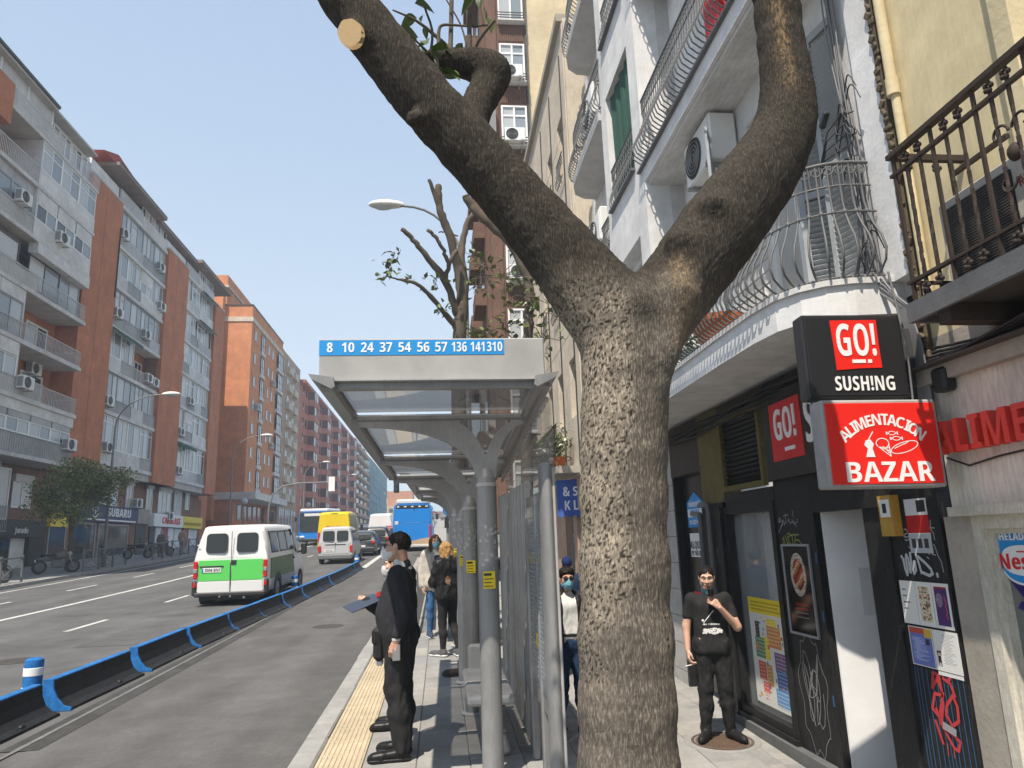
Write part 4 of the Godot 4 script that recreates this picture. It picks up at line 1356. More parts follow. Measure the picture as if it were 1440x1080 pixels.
func build_far_street() -> void:
	street_lamp(-17.3, 39.6, 9.0, 2.4, "tall curved street lamp standing beside the leafy tree and the blue shop sign")
	street_lamp(-17.0, 60.5, 9.0, 2.3, "curved street lamp in front of the orange building's corner")
	street_lamp(-17.0, 92.0, 9.0, 2.3, "curved street lamp in front of the tan and red buildings")
	street_lamp(-17.0, 122.0, 9.0, 2.3, "smallest curved street lamp, far along the red building")
	street_fence(-16.7, 25.5, 31.2, "dark crossed kerb fence at the very edge, before the parked motorcycle")
	street_fence(-16.7, 36.2, 40.8, "dark crossed kerb fence around the street lamp and the tree")
	street_fence(-16.7, 44.4, 58.0, "longest dark crossed kerb fence, behind it people walk")
	leafy_tree(Vector3(-18.0, gh(37.5), -37.5), 5.7, Vector3(2.45, 1.7, 2.3), "bushy green street tree on the far pavement before the shops", 8000, 5)
	motorbike(Vector3(-17.6, gh(35.6), -35.6), 2.3, "dark motorcycle with a number plate parked beside the leafy tree", M("iron_grey"))
	motorbike(Vector3(-18.4, gh(46.6), -46.6), 2.6, "dark motorbike parked in front of the blue sign's shop window", M("black"))
	motorbike(Vector3(-18.0, gh(49.0), -49.0), 2.5, "dark grey scooter parked close beside the old man in grey", M("iron_grey"), true)
	motorbike(Vector3(-17.8, gh(58.5), -58.5), 2.3, "pale silver scooter parked before the white and yellow shop sign", M("panel_pale"), true)
	motorbike(Vector3(-18.2, gh(61.2), -61.2), 2.4, "white scooter half hidden behind the green van's roof", M("white"), true)
	motorbike(Vector3(-17.6, gh(30.2), -30.2), 2.3, "motorcycle just inside the edge of the view behind the first fence", M("black"))
	for q in [[-18.4, 70.0, "globe street light on a post at the orange building's corner"], [-17.5, 98.0, "twin of globe lights beside the tan building's shops"]]:
		var t := thing("globe_lamp", q[2], "street lamp", Vector3(q[0], gh(q[1]), -q[1]), 0.0, "globe lamps on the far pavement")
		obj("post", G.new().tube([Vector3.ZERO, Vector3(0, 3.6, 0)], [0.07, 0.04], 8), M("iron_grey"), t)
		obj("globe", G.new().ball(Vector3(0, 3.85, 0), Vector3(0.32, 0.32, 0.32), 16, 10), M("glass_pale"), t)
	# traffic lights
	var t := thing("traffic_light", "traffic light seen from behind on a long grey arm over the far lanes", "traffic light", Vector3(-15.2, gh(66.0), -66.0))
	obj("mast", G.new().tube([Vector3.ZERO, Vector3(0, 3.2, 0), Vector3(0.3, 4.3, 0), Vector3(1.1, 5.0, 0), Vector3(2.4, 5.25, 0), Vector3(5.3, 5.3, 0)], [0.1, 0.09, 0.08, 0.07, 0.06, 0.05], 8), M("cable_grey"), t)
	obj("backboard", G.new().rbox(Vector3(5.45, 5.1, 0.06), Vector3(0.55, 1.3, 0.03), 0.01), M("white"), t)
	obj("signal_head", G.new().rbox(Vector3(5.45, 5.1, -0.12), Vector3(0.3, 1.0, 0.25), 0.04), M("black"), t)
	obj("roadside_head", G.new().rbox(Vector3(0.3, 2.4, 0), Vector3(0.3, 0.9, 0.3), 0.04), M("black"), t)
	t = thing("traffic_light", "red traffic light hanging from a thin arm above the blue bus", "traffic light", Vector3(0.38, gh(40.0), -40.0))
	obj("mast", G.new().tube([Vector3.ZERO, Vector3(0, 2.6, 0), Vector3(-0.15, 3.4, 0), Vector3(-0.7, 4.0, 0), Vector3(-1.4, 4.2, 0), Vector3(-2.7, 4.25, 0)], [0.08, 0.07, 0.055, 0.05, 0.045, 0.035], 8), M("cable_grey"), t)
	obj("signal_head", G.new().rbox(Vector3(-2.78, 3.8, 0.05), Vector3(0.3, 0.84, 0.2), 0.03), M("black"), t)
	var rl := flat("red_light", 0.9, 0.05, 0.02, 0.3)
	rl.emission_enabled = true
	rl.emission = lin(1.0, 0.06, 0.03)
	rl.emission_energy_multiplier = 1.2
	for q in [[4.06, rl], [3.8, M("glass_dark")], [3.54, M("glass_dark")]]:
		obj("lens", G.new().lathe([Vector2(0, 0.01), Vector2(0.09, 0.0), Vector2(0.1, -0.02)], 12, Transform3D(Basis(Vector3.RIGHT, PI / 2), Vector3(-2.78, q[0], 0.155))), q[1], t)
	obj("roadside_head", G.new().rbox(Vector3(-0.05, 1.7, 0.12), Vector3(0.24, 0.6, 0.2), 0.03), M("black"), t)
	var lp := OmniLight3D.new()
	lp.name = "signal_glow"
	lp.light_color = Color(1, 0.15, 0.08)
	lp.light_energy = 0.02
	lp.omni_range = 6.0
	lp.omni_attenuation = 2.0
	lp.light_size = 0.08
	lp.shadow_enabled = true
	lp.position = Vector3(0.38 - 2.78, gh(40.0) + 4.06, -39.8)
	add_child(lp)
	t = thing("road_sign", "round blue arrow sign on the traffic light mast right of the bus", "road sign", Vector3(0.42, gh(39.8) + 2.35, -39.8))
	obj("disc", G.new().lathe([Vector2(0, 0.0), Vector2(0.3, 0.0), Vector2(0.3, -0.02)], 24, Transform3D(Basis(Vector3.RIGHT, PI / 2), Vector3.ZERO)), M("plastic_blue"), t)
	obj("arrow", G.new().prism(PackedVector2Array([Vector2(-0.04, -0.2), Vector2(0.04, -0.2), Vector2(0.04, 0.05), Vector2(0.13, 0.05), Vector2(0, 0.22), Vector2(-0.13, 0.05), Vector2(-0.04, 0.05)]), 0.006, Transform3D(Basis(), Vector3(0, 0, 0.003))), M("white"), t)
	# railing along the bus platform beyond the shelters, and a low parapet at the far crossing
	t = thing("pedestrian_railing", "grey slatted railing along the kerb beyond the two standing women", "railing", Vector3(-0.42, gh(15.0), -15.0))
	t.basis = slope_basis(16.0)
	obj("top_rail", G.new().b2(-0.03, 0.03, 1.0, 1.05, -8.0, 2.0), M("iron_grey"), t)
	obj("bottom_rail", G.new().b2(-0.02, 0.02, 0.15, 0.19, -8.0, 2.0), M("iron_grey"), t)
	var bar := G.new().b2(-0.012, 0.012, 0.19, 1.0, -0.012, 0.012).mesh()
	for k in 67:
		piece("bar", t, bar, M("iron_grey"), Vector3(0, 0, 2.0 - k * 0.15))
	t = thing("flyover_parapet", "grey concrete flyover parapet crossing far behind the bus", "flyover", Vector3(8.0, gh(110.0), -110.0))
	obj("deck", G.new().b2(-8.0, 30.0, 1.6, 2.4, -4.0, 0.0), M("concrete"), t)
	obj("handrail", G.new().b2(-8.0, 30.0, 3.2, 3.3, -0.1, 0.0), M("iron_grey"), t)
	for k in 4:
		obj("pier", G.new().b2(-6.0 + k * 10, -4.6 + k * 10, -1.0, 1.6, -3.0, -1.0), M("concrete"), t)
	leafy_tree(Vector3(4.0, gh(70.0) - 0.3, -70.0), 4.2, Vector3(2.6, 1.6, 2.4), "sunny yellow green bush far behind the second shelter", 2500, 9, "roadside_tree")
	for k in 3:
		t = thing("flag_pole", ["first slim pale flagpole behind the bare roadside tree", "second slim pale flagpole behind the bare roadside tree", "third slim pale flagpole behind the bare roadside tree"][k], "pole", Vector3(2.5 + k * 0.75, gh(55.0), -55.0), 0.0, "slim pale poles far behind the shelter")
		obj("shaft", G.new().tube([Vector3.ZERO, Vector3(0, 8.6, 0)], [0.09, 0.06], 8), M("panel_pale"), t)
		obj("finial", G.new().ball(Vector3(0, 8.65, 0), Vector3(0.09, 0.09, 0.09), 8, 6), M("rim_grey"), t)

# ------------------------------------------------------------------ the near side: white building, shops, yellow house
func bulge_bar(h: float, out: float) -> Mesh:   # one wrought iron baluster: bellied low, straight above; out is local +z
	var pts := []
	for q in [[0.0, 0.1], [0.03, 0.45], [0.09, 0.85], [0.18, 1.0], [0.30, 0.82], [0.42, 0.45], [0.54, 0.16], [0.66, 0.02], [0.85, 0.0], [1.0, 0.0]]:
		pts.append(Vector3(0, q[0] * h, q[1] * out))
	var g := G.new()
	g.tube(pts, 0.0095, 5)
	g.ball(Vector3(0, 0.0, out * 0.12), Vector3(0.022, 0.022, 0.022), 6, 4)
	g.ball(Vector3(0, 0.56 * h, out * 0.13), Vector3(0.02, 0.026, 0.02), 6, 4)
	return g.mesh()

func scroll_bar(h: float) -> Mesh:   # short scroll between the two upper rails
	var g := G.new()
	var pts := []
	for k in 14:
		var a := k / 13.0 * TAU * 1.15
		var r := 0.012 + 0.042 * k / 13.0
		pts.append(Vector3(cos(a) * r, h * 0.72 + sin(a) * r, 0.0))
	pts.append(Vector3(0.03, 0.0, 0))
	g.tube(pts, 0.007, 4)
	return g.mesh()

func iron_rail(parent: Node, path: Array, y: float, h: float, out: float, gap: float, m: Material, scroll := true) -> void:   # path in facade coordinates (u, w), walking so that the street lies to the left
	var bar := bulge_bar(h, out)
	var sc := scroll_bar(h * 0.2)
	var rails := [[h, 0.015, 0.0], [h * 0.8, 0.009, 0.0], [h * 0.56, 0.009, out * 0.12], [0.02, 0.010, 0.05 * out]]
	for r in rails:
		var pts := []
		for k in path.size():
			var d: Vector2 = (path[mini(k + 1, path.size() - 1)] - path[maxi(k - 1, 0)]).normalized()
			var nn := Vector2(-d.y, d.x)
			var p: Vector2 = path[k] + nn * r[2]
			pts.append(Vector3(p.x, y + r[0], p.y))
		obj("rail", G.new().tube(pts, r[1], 6), m, parent)
	var left := 0.0
	var n := 0
	for k in path.size() - 1:
		var a: Vector2 = path[k]
		var b: Vector2 = path[k + 1]
		var l := a.distance_to(b)
		var d := (b - a) / l
		var s := left
		while s < l:
			var p := a + d * s
			var bs := Basis(Vector3(d.x, 0, d.y) * -1.0, Vector3.UP, Vector3(-d.y, 0, d.x))
			bs.x = bs.y.cross(bs.z)
			piece("bar", parent, bar, m, Vector3(p.x, y, p.y), bs)
			if scroll:
				piece("scroll", parent, sc, m, Vector3(p.x, y + h * 0.8, p.y), bs)
			n += 1
			s += gap
		left = s - l

func strokes(called: String, parent: Node, lines: Array, w: float, r: float, m: Material) -> MeshInstance3D:   # sprayed lettering: flat lines on the wall
	var g := G.new()
	for l in lines:
		for k in l.size() - 1:
			var a: Vector2 = l[k]
			var b: Vector2 = l[k + 1]
			var d := (b - a)
			if d.length() < 0.0005:
				continue
			d = d.normalized()
			var nn := Vector2(-d.y, d.x) * r
			a -= d * r * 0.5
			b += d * r * 0.5
			var z: float = w + 0.0007 * (k % 3)
			g.quad(Vector3(a.x - nn.x, a.y - nn.y, z), Vector3(b.x - nn.x, b.y - nn.y, z), Vector3(b.x + nn.x, b.y + nn.y, z), Vector3(a.x + nn.x, a.y + nn.y, z))
	return obj(called, g, m, parent)

const Q1 := [Vector2(-7.06, 1.917), Vector2(-6.3, 1.877), Vector2(-6.36, 1.466), Vector2(-7.12, 1.453), 879.0, 952.0]
const Q2 := [Vector2(-5.14, 1.74), Vector2(-4.62, 1.72), Vector2(-4.66, 1.312), Vector2(-5.2, 1.28), 1005.0, 952.0]
const Q3 := [Vector2(-5.03, 0.73), Vector2(-4.6, 0.79), Vector2(-4.68, 0.22), Vector2(-5.13, 0.1), 900.0, 1000.0]
func traced(s: Node3D, m: Material, r: float, w: float, q: Array, lines: Array, called := "graffiti") -> void:   # strokes drawn inside a four-cornered patch of wall, each its own piece
	for l in lines:
		var p := []
		for k in range(0, l.size(), 2):
			var x: float = l[k] / q[4]
			p.append(q[0].lerp(q[1], x).lerp(q[3].lerp(q[2], x), l[k + 1] / q[5]))
		strokes(called, s, [p], w, r, m)

func scribble(sd: int, c: Vector2, s: Vector2, n: int, loops: float) -> Array:
	var rg := RandomNumberGenerator.new()
	rg.seed = sd
	var out := []
	var l := []
	var f1 := rg.randf_range(0.8, 1.4)
	var p1 := rg.randf() * TAU
	for k in n:
		var t := float(k) / (n - 1)
		var a := t * TAU * loops
		l.append(c + Vector2((t * 2.0 - 1.0) * s.x * 0.7 + cos(a * f1 + p1) * s.x * 0.35, sin(a) * s.y * (0.55 + 0.45 * sin(t * 9.0 + p1))))
	out.append(l)
	return out

func poster_tex(kind: int, sd: int) -> ImageTexture:
	var rg := RandomNumberGenerator.new()
	rg.seed = sd
	var im := Image.create(128, 176, false, Image.FORMAT_RGB8)
	var W := 128
	im.fill(Color(0.9, 0.9, 0.88))
	if kind == 0:   # a plain typed note
		for k in 4:
			im.fill_rect(Rect2i(16, 34 + k * 26, rg.randi_range(24, 60), 5), Color(0.35, 0.35, 0.36))
	elif kind == 1:   # crowded colour collage
		im.fill_rect(Rect2i(20, 18, 88, 140), Color(0.85, 0.8, 0.7))
		for k in 70:
			im.fill_rect(Rect2i(rg.randi_range(20, 98), rg.randi_range(18, 148), rg.randi_range(4, 14), rg.randi_range(4, 12)), Color.from_hsv(rg.randf_range(0.02, 0.14), rg.randf_range(0.1, 0.8), rg.randf_range(0.1, 0.95)))
	elif kind == 2:   # purple leaflet
		im.fill_rect(Rect2i(16, 14, 96, 150), Color(0.30, 0.17, 0.42))
		im.fill_rect(Rect2i(16, 14, 96, 8), Color(0.6, 0.15, 0.2))
		for p in 1400:
			var q := Vector2(rg.randf_range(-1, 1), rg.randf_range(-1, 1))
			if q.length() < 1.0:
				im.set_pixel(int(48 + q.x * 24), int(66 + q.y * 28), Color(0.8, 0.78, 0.72))
		for k in 8:
			im.fill_rect(Rect2i(84 + (k % 3) * 4, 50 + k * 11, 8, 10), Color(0.75, 0.35, 0.25))
	elif kind == 3:   # blue leaflet with red and yellow head
		im.fill_rect(Rect2i(4, 4, 120, 168), Color(0.42, 0.48, 0.74))
		im.fill_rect(Rect2i(4, 4, 82, 26), Color(0.75, 0.3, 0.25))
		im.fill_rect(Rect2i(86, 4, 38, 40), Color(0.85, 0.7, 0.25))
		for k in 26:
			im.fill_rect(Rect2i(12 + rg.randi_range(0, 20), 48 + k * 4, rg.randi_range(30, 80), 2), Color(0.72, 0.76, 0.9))
		im.fill_rect(Rect2i(88, 50, 22, 26), Color(0.2, 0.2, 0.3))
	elif kind == 4:   # handwritten note with a small figure
		for k in 22:
			im.fill_rect(Rect2i(44 + rg.randi_range(-4, 10), 14 + k * 6, rg.randi_range(30, 64), 1), Color(0.25, 0.25, 0.3))
		im.fill_rect(Rect2i(12, 90, 22, 20), Color(0.15, 0.15, 0.16)); im.fill_rect(Rect2i(16, 98, 14, 12), Color(0.88, 0.8, 0.76)); im.fill_rect(Rect2i(15, 112, 16, 30), Color(0.16, 0.16, 0.18)); im.fill_rect(Rect2i(15, 142, 5, 16), Color(0.2, 0.2, 0.2)); im.fill_rect(Rect2i(26, 142, 5, 16), Color(0.2, 0.2, 0.2))
	elif kind == 5:   # big colourful window poster with banners of print
		im.fill_rect(Rect2i(0, 0, 128, 26), Color(0.93, 0.84, 0.1))
		for k in 3:
			im.fill_rect(Rect2i(8, 6 + k * 6, rg.randi_range(70, 108), 3), Color(0.75, 0.65, 0.1))
		var cs := [Color(0.95, 0.85, 0.15), Color(0.85, 0.55, 0.25), Color(0.35, 0.55, 0.4), Color(0.15, 0.15, 0.16), Color(0.42, 0.3, 0.5), Color(0.95, 0.85, 0.15), Color(0.8, 0.3, 0.2), Color(0.22, 0.35, 0.65), Color(0.75, 0.55, 0.25), Color(0.4, 0.6, 0.8), Color(0.9, 0.4, 0.35)]
		var at := [[60, 32, 30, 12], [58, 44, 44, 34], [14, 66, 38, 34], [18, 40, 14, 26], [76, 84, 40, 32], [46, 64, 16, 36], [18, 106, 26, 30], [78, 112, 40, 30], [46, 108, 18, 34], [70, 142, 44, 26], [28, 138, 22, 18]]
		for k in 11:
			im.fill_rect(Rect2i(at[k][0], at[k][1], at[k][2], at[k][3]), cs[k])
			for j in 5:
				im.fill_rect(Rect2i(at[k][0] + 3, at[k][1] + 3 + j * 6, maxi(at[k][2] - 8, 2), 2), cs[k].lightened(0.45))
		for k in 40:
			im.fill_rect(Rect2i(rg.randi_range(4, 120), rg.randi_range(30, 168), rg.randi_range(2, 7), rg.randi_range(2, 6)), cs[rg.randi() % 11])
	elif kind == 6:   # framed black picture of a plate of food
		im.fill(Color(0.03, 0.03, 0.03))
		for p in 5200:
			var q := Vector2(rg.randf_range(-1, 1), rg.randf_range(-1, 1))
			if q.length() < 1.0:
				var c: Color = Color(0.85, 0.8, 0.74) if q.length() > 0.72 else [Color(0.75, 0.25, 0.12), Color(0.88, 0.75, 0.6), Color(0.8, 0.5, 0.3), Color(0.5, 0.12, 0.1)][int((q.x * 3.0 + q.y * 5.0 + 8.0)) % 4]
				im.set_pixel(int(64 + q.x * 38), int(58 + q.y * 44), c)
				im.set_pixel(mini(int(65 + q.x * 38), 127), int(58 + q.y * 44), c)
		for k in 4:
			im.fill_rect(Rect2i(34, 116 + k * 9, 60, 5 if k < 2 else 2), Color(0.5, 0.06, 0.05) if k < 2 else Color(0.5, 0.5, 0.5))
	elif kind == 7:   # alarm notices
		im.fill_rect(Rect2i(0, 0, 128, 52), Color(0.85, 0.85, 0.85)); im.fill_rect(Rect2i(0, 54, 128, 58), Color(0.72, 0.1, 0.1)); im.fill_rect(Rect2i(0, 114, 128, 62), Color(0.7, 0.72, 0.74))
		for k in 3:
			im.fill_rect(Rect2i(14 + k * 36, 130, 24, 30), Color(0.2, 0.2, 0.22))
		im.fill_rect(Rect2i(70, 6, 50, 38), Color(0.12, 0.12, 0.13))
	elif kind == 8:   # snack wrapper print
		im.fill(Color(0.17, 0.08, 0.42))
		for k in 30:
			im.fill_rect(Rect2i(rg.randi_range(0, 110), rg.randi_range(0, 170), rg.randi_range(6, 26), rg.randi_range(2, 8)), Color(0.3, 0.16, 0.6))
	for k in 240:
		var p := Vector2i(rg.randi_range(0, 127), rg.randi_range(0, 175))
		im.set_pixelv(p, im.get_pixelv(p).darkened(0.2))
	return ImageTexture.create_from_image(im)

func poster_mat(kind: int, sd: int, rough := 0.5) -> StandardMaterial3D:
	var m := StandardMaterial3D.new()
	m.albedo_texture = poster_tex(kind, sd)
	m.roughness = rough
	return m

func sheet_on(called: String, parent: Node, u0: float, u1: float, v0: float, v1: float, w: float, m: Material, th := 0.004) -> MeshInstance3D:   # thin print on a facade, picture on its face
	var g := G.new()
	g.b2(u0, u1, v0, v1, w, w + th)
	for k in range(4):   # the front face carries the picture upright
		g.uv[k] = [Vector2(0, 1), Vector2(1, 1), Vector2(1, 0), Vector2(0, 0)][k]
	return obj(called, g, m, parent)

func right_root(called: String, label: String, cat := "building", x := 3.4) -> Node3D:
	var t := thing(called, label, cat, Vector3(x, 0, 0))
	t.basis = BR
	return t

func box_sign(t: Node3D, w: float, h: float, dep: float, face: Material, edge: Material) -> void:
	obj("sign_box", G.new().rbox(Vector3.ZERO, Vector3(w, h, dep), 0.012), edge, t)
	obj("face_panel", G.new().rbox(Vector3(0, 0, dep / 2 + 0.002), Vector3(w - 0.045, h - 0.045, 0.008), 0.003), face, t)

func build_right() -> void:
	var b := right_root("white_building", "white apartment building with bulging iron balconies above the sushi shop")
	var pw := M("plaster_white")
	# wall of the recess, first floor up, around the french doors
	bx("rear_wall", b, pw, -5.05, -4.47, 3.46, 14.0, -0.3, 0.0)
	bx("rear_wall", b, pw, -6.75, -5.05, 6.05, 6.45, -0.3, 0.0)
	bx("rear_wall", b, pw, -8.72, -6.75, 3.46, 6.45, -0.3, 0.0)
	bx("rear_wall", b, pw, -5.6, -5.05, 6.45, 14.0, -0.3, 0.0)
	bx("rear_wall", b, pw, -8.72, -7.4, 6.45, 14.0, -0.3, 0.0)
	bx("rear_wall", b, pw, -7.4, -5.6, 8.9, 14.0, -0.3, 0.0)
	bx("door_leaf", b, M("shutter_grey"), -7.4, -6.5, 6.6, 8.9, -0.25, -0.15)
	bx("door_leaf", b, M("glass_dark"), -6.48, -5.6, 6.6, 8.9, -0.25, -0.15)
	bx("corner_pilaster", b, pw, -4.78, -4.45, 3.46, 14.0, 0.0, 0.04)
	# first floor balcony with its rounded end
	var path := [Vector2(-10.9, 0.74), Vector2(-9.0, 0.76), Vector2(-7.5, 0.78), Vector2(-6.2, 0.79), Vector2(-5.5, 0.78), Vector2(-5.15, 0.74), Vector2(-4.93, 0.64), Vector2(-4.8, 0.5), Vector2(-4.73, 0.32), Vector2(-4.69, 0.0)]
	var flatpoly := PackedVector2Array([Vector2(-10.9, -0.05)])
	for p in path:
		flatpoly.append(p)
	flatpoly.append(Vector2(-4.69, -0.05))
	var lay := Basis(Vector3(1, 0, 0), Vector3(0, 0, 1), Vector3(0, -1, 0))
	obj("balcony_slab", G.new().prism(flatpoly, 0.24, Transform3D(lay, Vector3(0, 3.46, 0))), pw, b)
	var lippoly := PackedVector2Array([Vector2(-10.9, -0.05)])
	for k in path.size():
		lippoly.append(path[k] + Vector2(0.02, 0.025))
	lippoly.append(Vector2(-4.67, -0.05))
	obj("balcony_lip", G.new().prism(lippoly, 0.045, Transform3D(lay, Vector3(0, 3.505, 0))), M("slab_white"), b)
	var rp := []
	for k in range(path.size()):
		var q: Vector2 = path[path.size() - 1 - k]
		rp.append(q + Vector2(-0.04, -0.06) if k < 5 else q + Vector2(0, -0.07))
	rp[0] = Vector2(-4.76, 0.05)
	rp.reverse()
	var inner := []
	for p in rp:
		inner.append(p)
	iron_rail(b, smooth2(inner, 3), 3.52, 0.96, 0.19, 0.082, M("iron_grey"))
	# french door with slatted shutters folded open
	window(b, -6.75, -5.05, 3.5, 6.05, -0.2, M("frame_white"), [M("glass_pale"), M("glass_curtain"), M("glass_dark")], 3, 0.5, "french_door", 0.07)
	shutter(b, Transform3D(Basis(Vector3.UP, 0.18), Vector3(-5.36, 3.5, 0.05)), 0.5, 2.55)
	shutter(b, Transform3D(Basis(Vector3.UP, 0.9), Vector3(-5.86, 3.5, 0.02)), 0.5, 2.55)
	shutter(b, Transform3D(Basis(Vector3.UP, -0.5), Vector3(-7.2, 3.5, 0.22)), 0.5, 2.55)
	# grid gate on the balcony floor behind the bars
	var g := G.new()
	for k in 9:
		g.b2(-6.9, -6.0, 3.6 + k * 0.12, 3.612 + k * 0.12, 0.3, 0.312)
	for k in 6:
		g.b2(-6.9 + k * 0.18, -6.888 + k * 0.18, 3.55, 4.6, 0.3, 0.312)
	stuff(obj("wire_grid", g, M("cable_grey"), b))
	# upper recess balconies
	for y in [6.45, 9.45, 12.45]:
		bx("balcony_slab", b, M("plaster_white"), -8.72, -4.5, y, y + 0.2, -0.02, 0.55)
		bx("balcony_lip", b, M("iron_grey"), -8.9 if y < 7 else -8.74, -4.5, y + 0.2, y + 0.235, -0.02, 0.6)
		bx("balcony_step", b, M("slab_white"), -8.72, -4.5, y - 0.05, y - 0.002, 0.0, 0.50)
		if y < 12.0:
			iron_rail(b, [Vector2(-8.74, 0.52), Vector2(-4.6, 0.52)], y + 0.25, 0.98, 0.19, 0.085, M("iron_grey"))
	obj("red_cloth", G.new().b2(-6.6, -6.2, 7.0, 7.7, 0.35, 0.42), M("red"), b)
	obj("plant_bowl", G.new().lathe([Vector2(0, 0), Vector2(0.12, 0), Vector2(0.2, 0.2), Vector2(0.22, 0.22), Vector2(0.18, 0.2), Vector2(0, 0.18)], 16, Transform3D(Basis(), Vector3(-7.75, 6.68, 0.3))), M("wall_taupe"), b)
	# projecting bay with the green blind, walls built around its openings
	var u0 := -10.83
	var u1 := -8.72
	var op := [[4.2, 5.83], [6.85, 8.9], [9.9, 11.8]]
	bx("bay_wall", b, pw, u0, -10.48, 3.46, 14.0, 0.2, 0.55)
	bx("bay_wall", b, pw, -9.12, u1, 3.46, 14.0, 0.0, 0.55)
	var y0 := 3.46
	for q in op:
		bx("bay_wall", b, pw, -10.48, -9.12, y0, q[0], 0.2, 0.55)
		y0 = q[1]
	bx("bay_wall", b, pw, -10.48, -9.12, y0, 14.0, 0.2, 0.55)
	bx("bay_core", b, M("plaster_grey"), u0, u1, 3.46, 14.0, -0.2, 0.2)
	window(b, -10.48, -9.12, 4.2, 5.83, 0.24, M("frame_white"), [M("glass_pale"), M("glass_sky")], 2)
	bx("window_recess", b, M("glass_dark"), -10.48, -9.12, 9.9, 11.8, 0.2, 0.22)
	g = G.new()   # green blind hanging in folds, drawn to one side
	for k in 16:
		var a := -10.46 + k * 0.083
		var w0 := 0.47 + 0.02 * sin(k * 1.7)
		var w1 := 0.47 + 0.02 * sin((k + 1) * 1.7)
		g.quad(Vector3(a, 6.85, w0 - 0.03), Vector3(a + 0.083, 6.85, w1 - 0.03), Vector3(a + 0.083, 8.88, w1), Vector3(a, 8.88, w0))
		g.quad(Vector3(a + 0.083, 6.85, w1 - 0.05), Vector3(a, 6.85, w0 - 0.05), Vector3(a, 8.88, w0 - 0.02), Vector3(a + 0.083, 8.88, w1 - 0.02))
	obj("green_blind", g, M("tarp_green"), b)
	for y in [6.87, 9.9]:
		iron_rail(b, [Vector2(-10.5, 0.53), Vector2(-9.1, 0.53)], y, 0.7, 0.06, 0.1, M("iron_grey"))
		bx("sill", b, M("iron_grey"), -10.5, -9.1, y - 0.04, y - 0.002, 0.5, 0.62)
	# second recess with round-ended balconies
	bx("rear_wall", b, pw, -14.2, u0, 3.46, 14.0, -0.3, 0.0)
	bx("end_wall", b, M("plaster_grey"), -14.3, -14.2, 3.0, 14.0, -8.0, 0.0)
	for y in [5.75, 8.75, 11.75]:
		var pp := [Vector2(-13.75, 0.0), Vector2(-13.72, 0.28), Vector2(-13.55, 0.5), Vector2(-13.2, 0.6), Vector2(-12.4, 0.62), Vector2(-10.83, 0.6)]
		var fp := PackedVector2Array([Vector2(-10.83, -0.05), Vector2(-13.75, -0.05)])
		for p in pp:
			fp.append(p)
		obj("balcony_slab", G.new().prism(fp, 0.2, Transform3D(lay, Vector3(0, y + 0.2, 0))), M("plaster_grey"), b)
		var ip := []
		for p in pp:
			ip.append(p + Vector2(0.04, -0.05))
		iron_rail(b, smooth2(ip, 2), y + 0.22, 0.95, 0.14, 0.1, M("iron_grey"))
	bx("side_panel", b, M("white"), -11.2, -10.86, 7.0, 8.6, 0.1, 0.14)
	# what is seen of the wiring fixed to the wall
	g = G.new()
	var rg := RandomNumberGenerator.new()
	rg.seed = 31
	for k in 13:
		var pts := []
		var du := rg.randf_range(-0.07, 0.07)
		for j in 22:
			var v := 9.0 - j * 0.272
			var dr := 0.03 * sin(v * 1.3 + k) + 0.02 * sin(v * 3.1 + k * 2.0)
			pts.append(Vector3(-4.93 + du + dr + (6.0 - v) * 0.028, v, 0.05 + 0.012 * (k % 4)))
		g.tube(pts, rg.randf_range(0.005, 0.011), 5)
	var cb := right_root("cable_bundle", "tangled grey telephone cables running down the white wall beside the shutters", "cables")
	obj("vertical_cables", g, M("cable_grey"), cb)
	g = G.new()
	for k in 12:
		var pts := []
		var c := Vector3(-4.86 + rg.randf_range(-0.08, 0.1), rg.randf_range(3.5, 5.3), 0.1)
		var r := rg.randf_range(0.08, 0.26)
		for j in 12:
			var a := rg.randf_range(0, 0.2) + j * 0.42
			pts.append(c + Vector3(cos(a) * r * 0.6, sin(a) * r, 0.02 * sin(a * 2.0)))
		g.tube(pts, 0.006, 4)
	obj("loop", g, M("cable"), cb)
	g = G.new()
	for k in 10:
		var a := Vector3(-4.8 + rg.randf_range(-0.05, 0.05), 3.42 + rg.randf_range(-0.03, 0.08), 0.1)
		var e := Vector3(-4.52 + 0.014 * k, 2.5 - 0.02 * k, 0.1)
		g.tube([Vector3(-5.3 - 0.08 * k, 3.14, 0.12), a + Vector3(-0.15, -0.02, 0.02), a + Vector3(0.1, 0.0, 0.04), Vector3(-4.56 + 0.012 * k, 3.2, 0.12), Vector3(-4.5 + 0.01 * k, 2.9, 0.1), e], 0.008, 5)
	obj("bent_cables", g, M("cable_grey"), cb)
	g = G.new()
	for k in 5:
		g.tube([Vector3(-4.9, 5.0 - k * 0.1, 0.1), Vector3(-5.1 - k * 0.03, 4.95 - k * 0.07, 0.12), Vector3(-5.3, 4.75 - 0.03 * k, 0.1)], 0.006, 4)
	g.rbox(Vector3(-5.12, 5.08, 0.12), Vector3(0.14, 0.05, 0.05), 0.01, Basis(Vector3(0, 0, 1), 0.7))
	obj("splice", g, M("cable"), cb)
	# air conditioners of the white building
	air_con(Vector3(3.22, 5.78, -7.35), -PI / 2, "white air conditioner with round fan under the balcony, seen between the tree limbs", 0.98)
	air_con(Vector3(2.98, 9.1, -11.6), -PI / 2, "highest air conditioner in the recess beside the green blind", 1.1)
	air_con(Vector3(3.0, 6.7, -11.7), -PI / 2, "air conditioner in the recess left of the green blind, middle one", 1.1)
	air_con(Vector3(2.9, 6.0, -12.0), -PI / 2, "lowest air conditioner in the recess, above a bellied iron rail", 1.05)
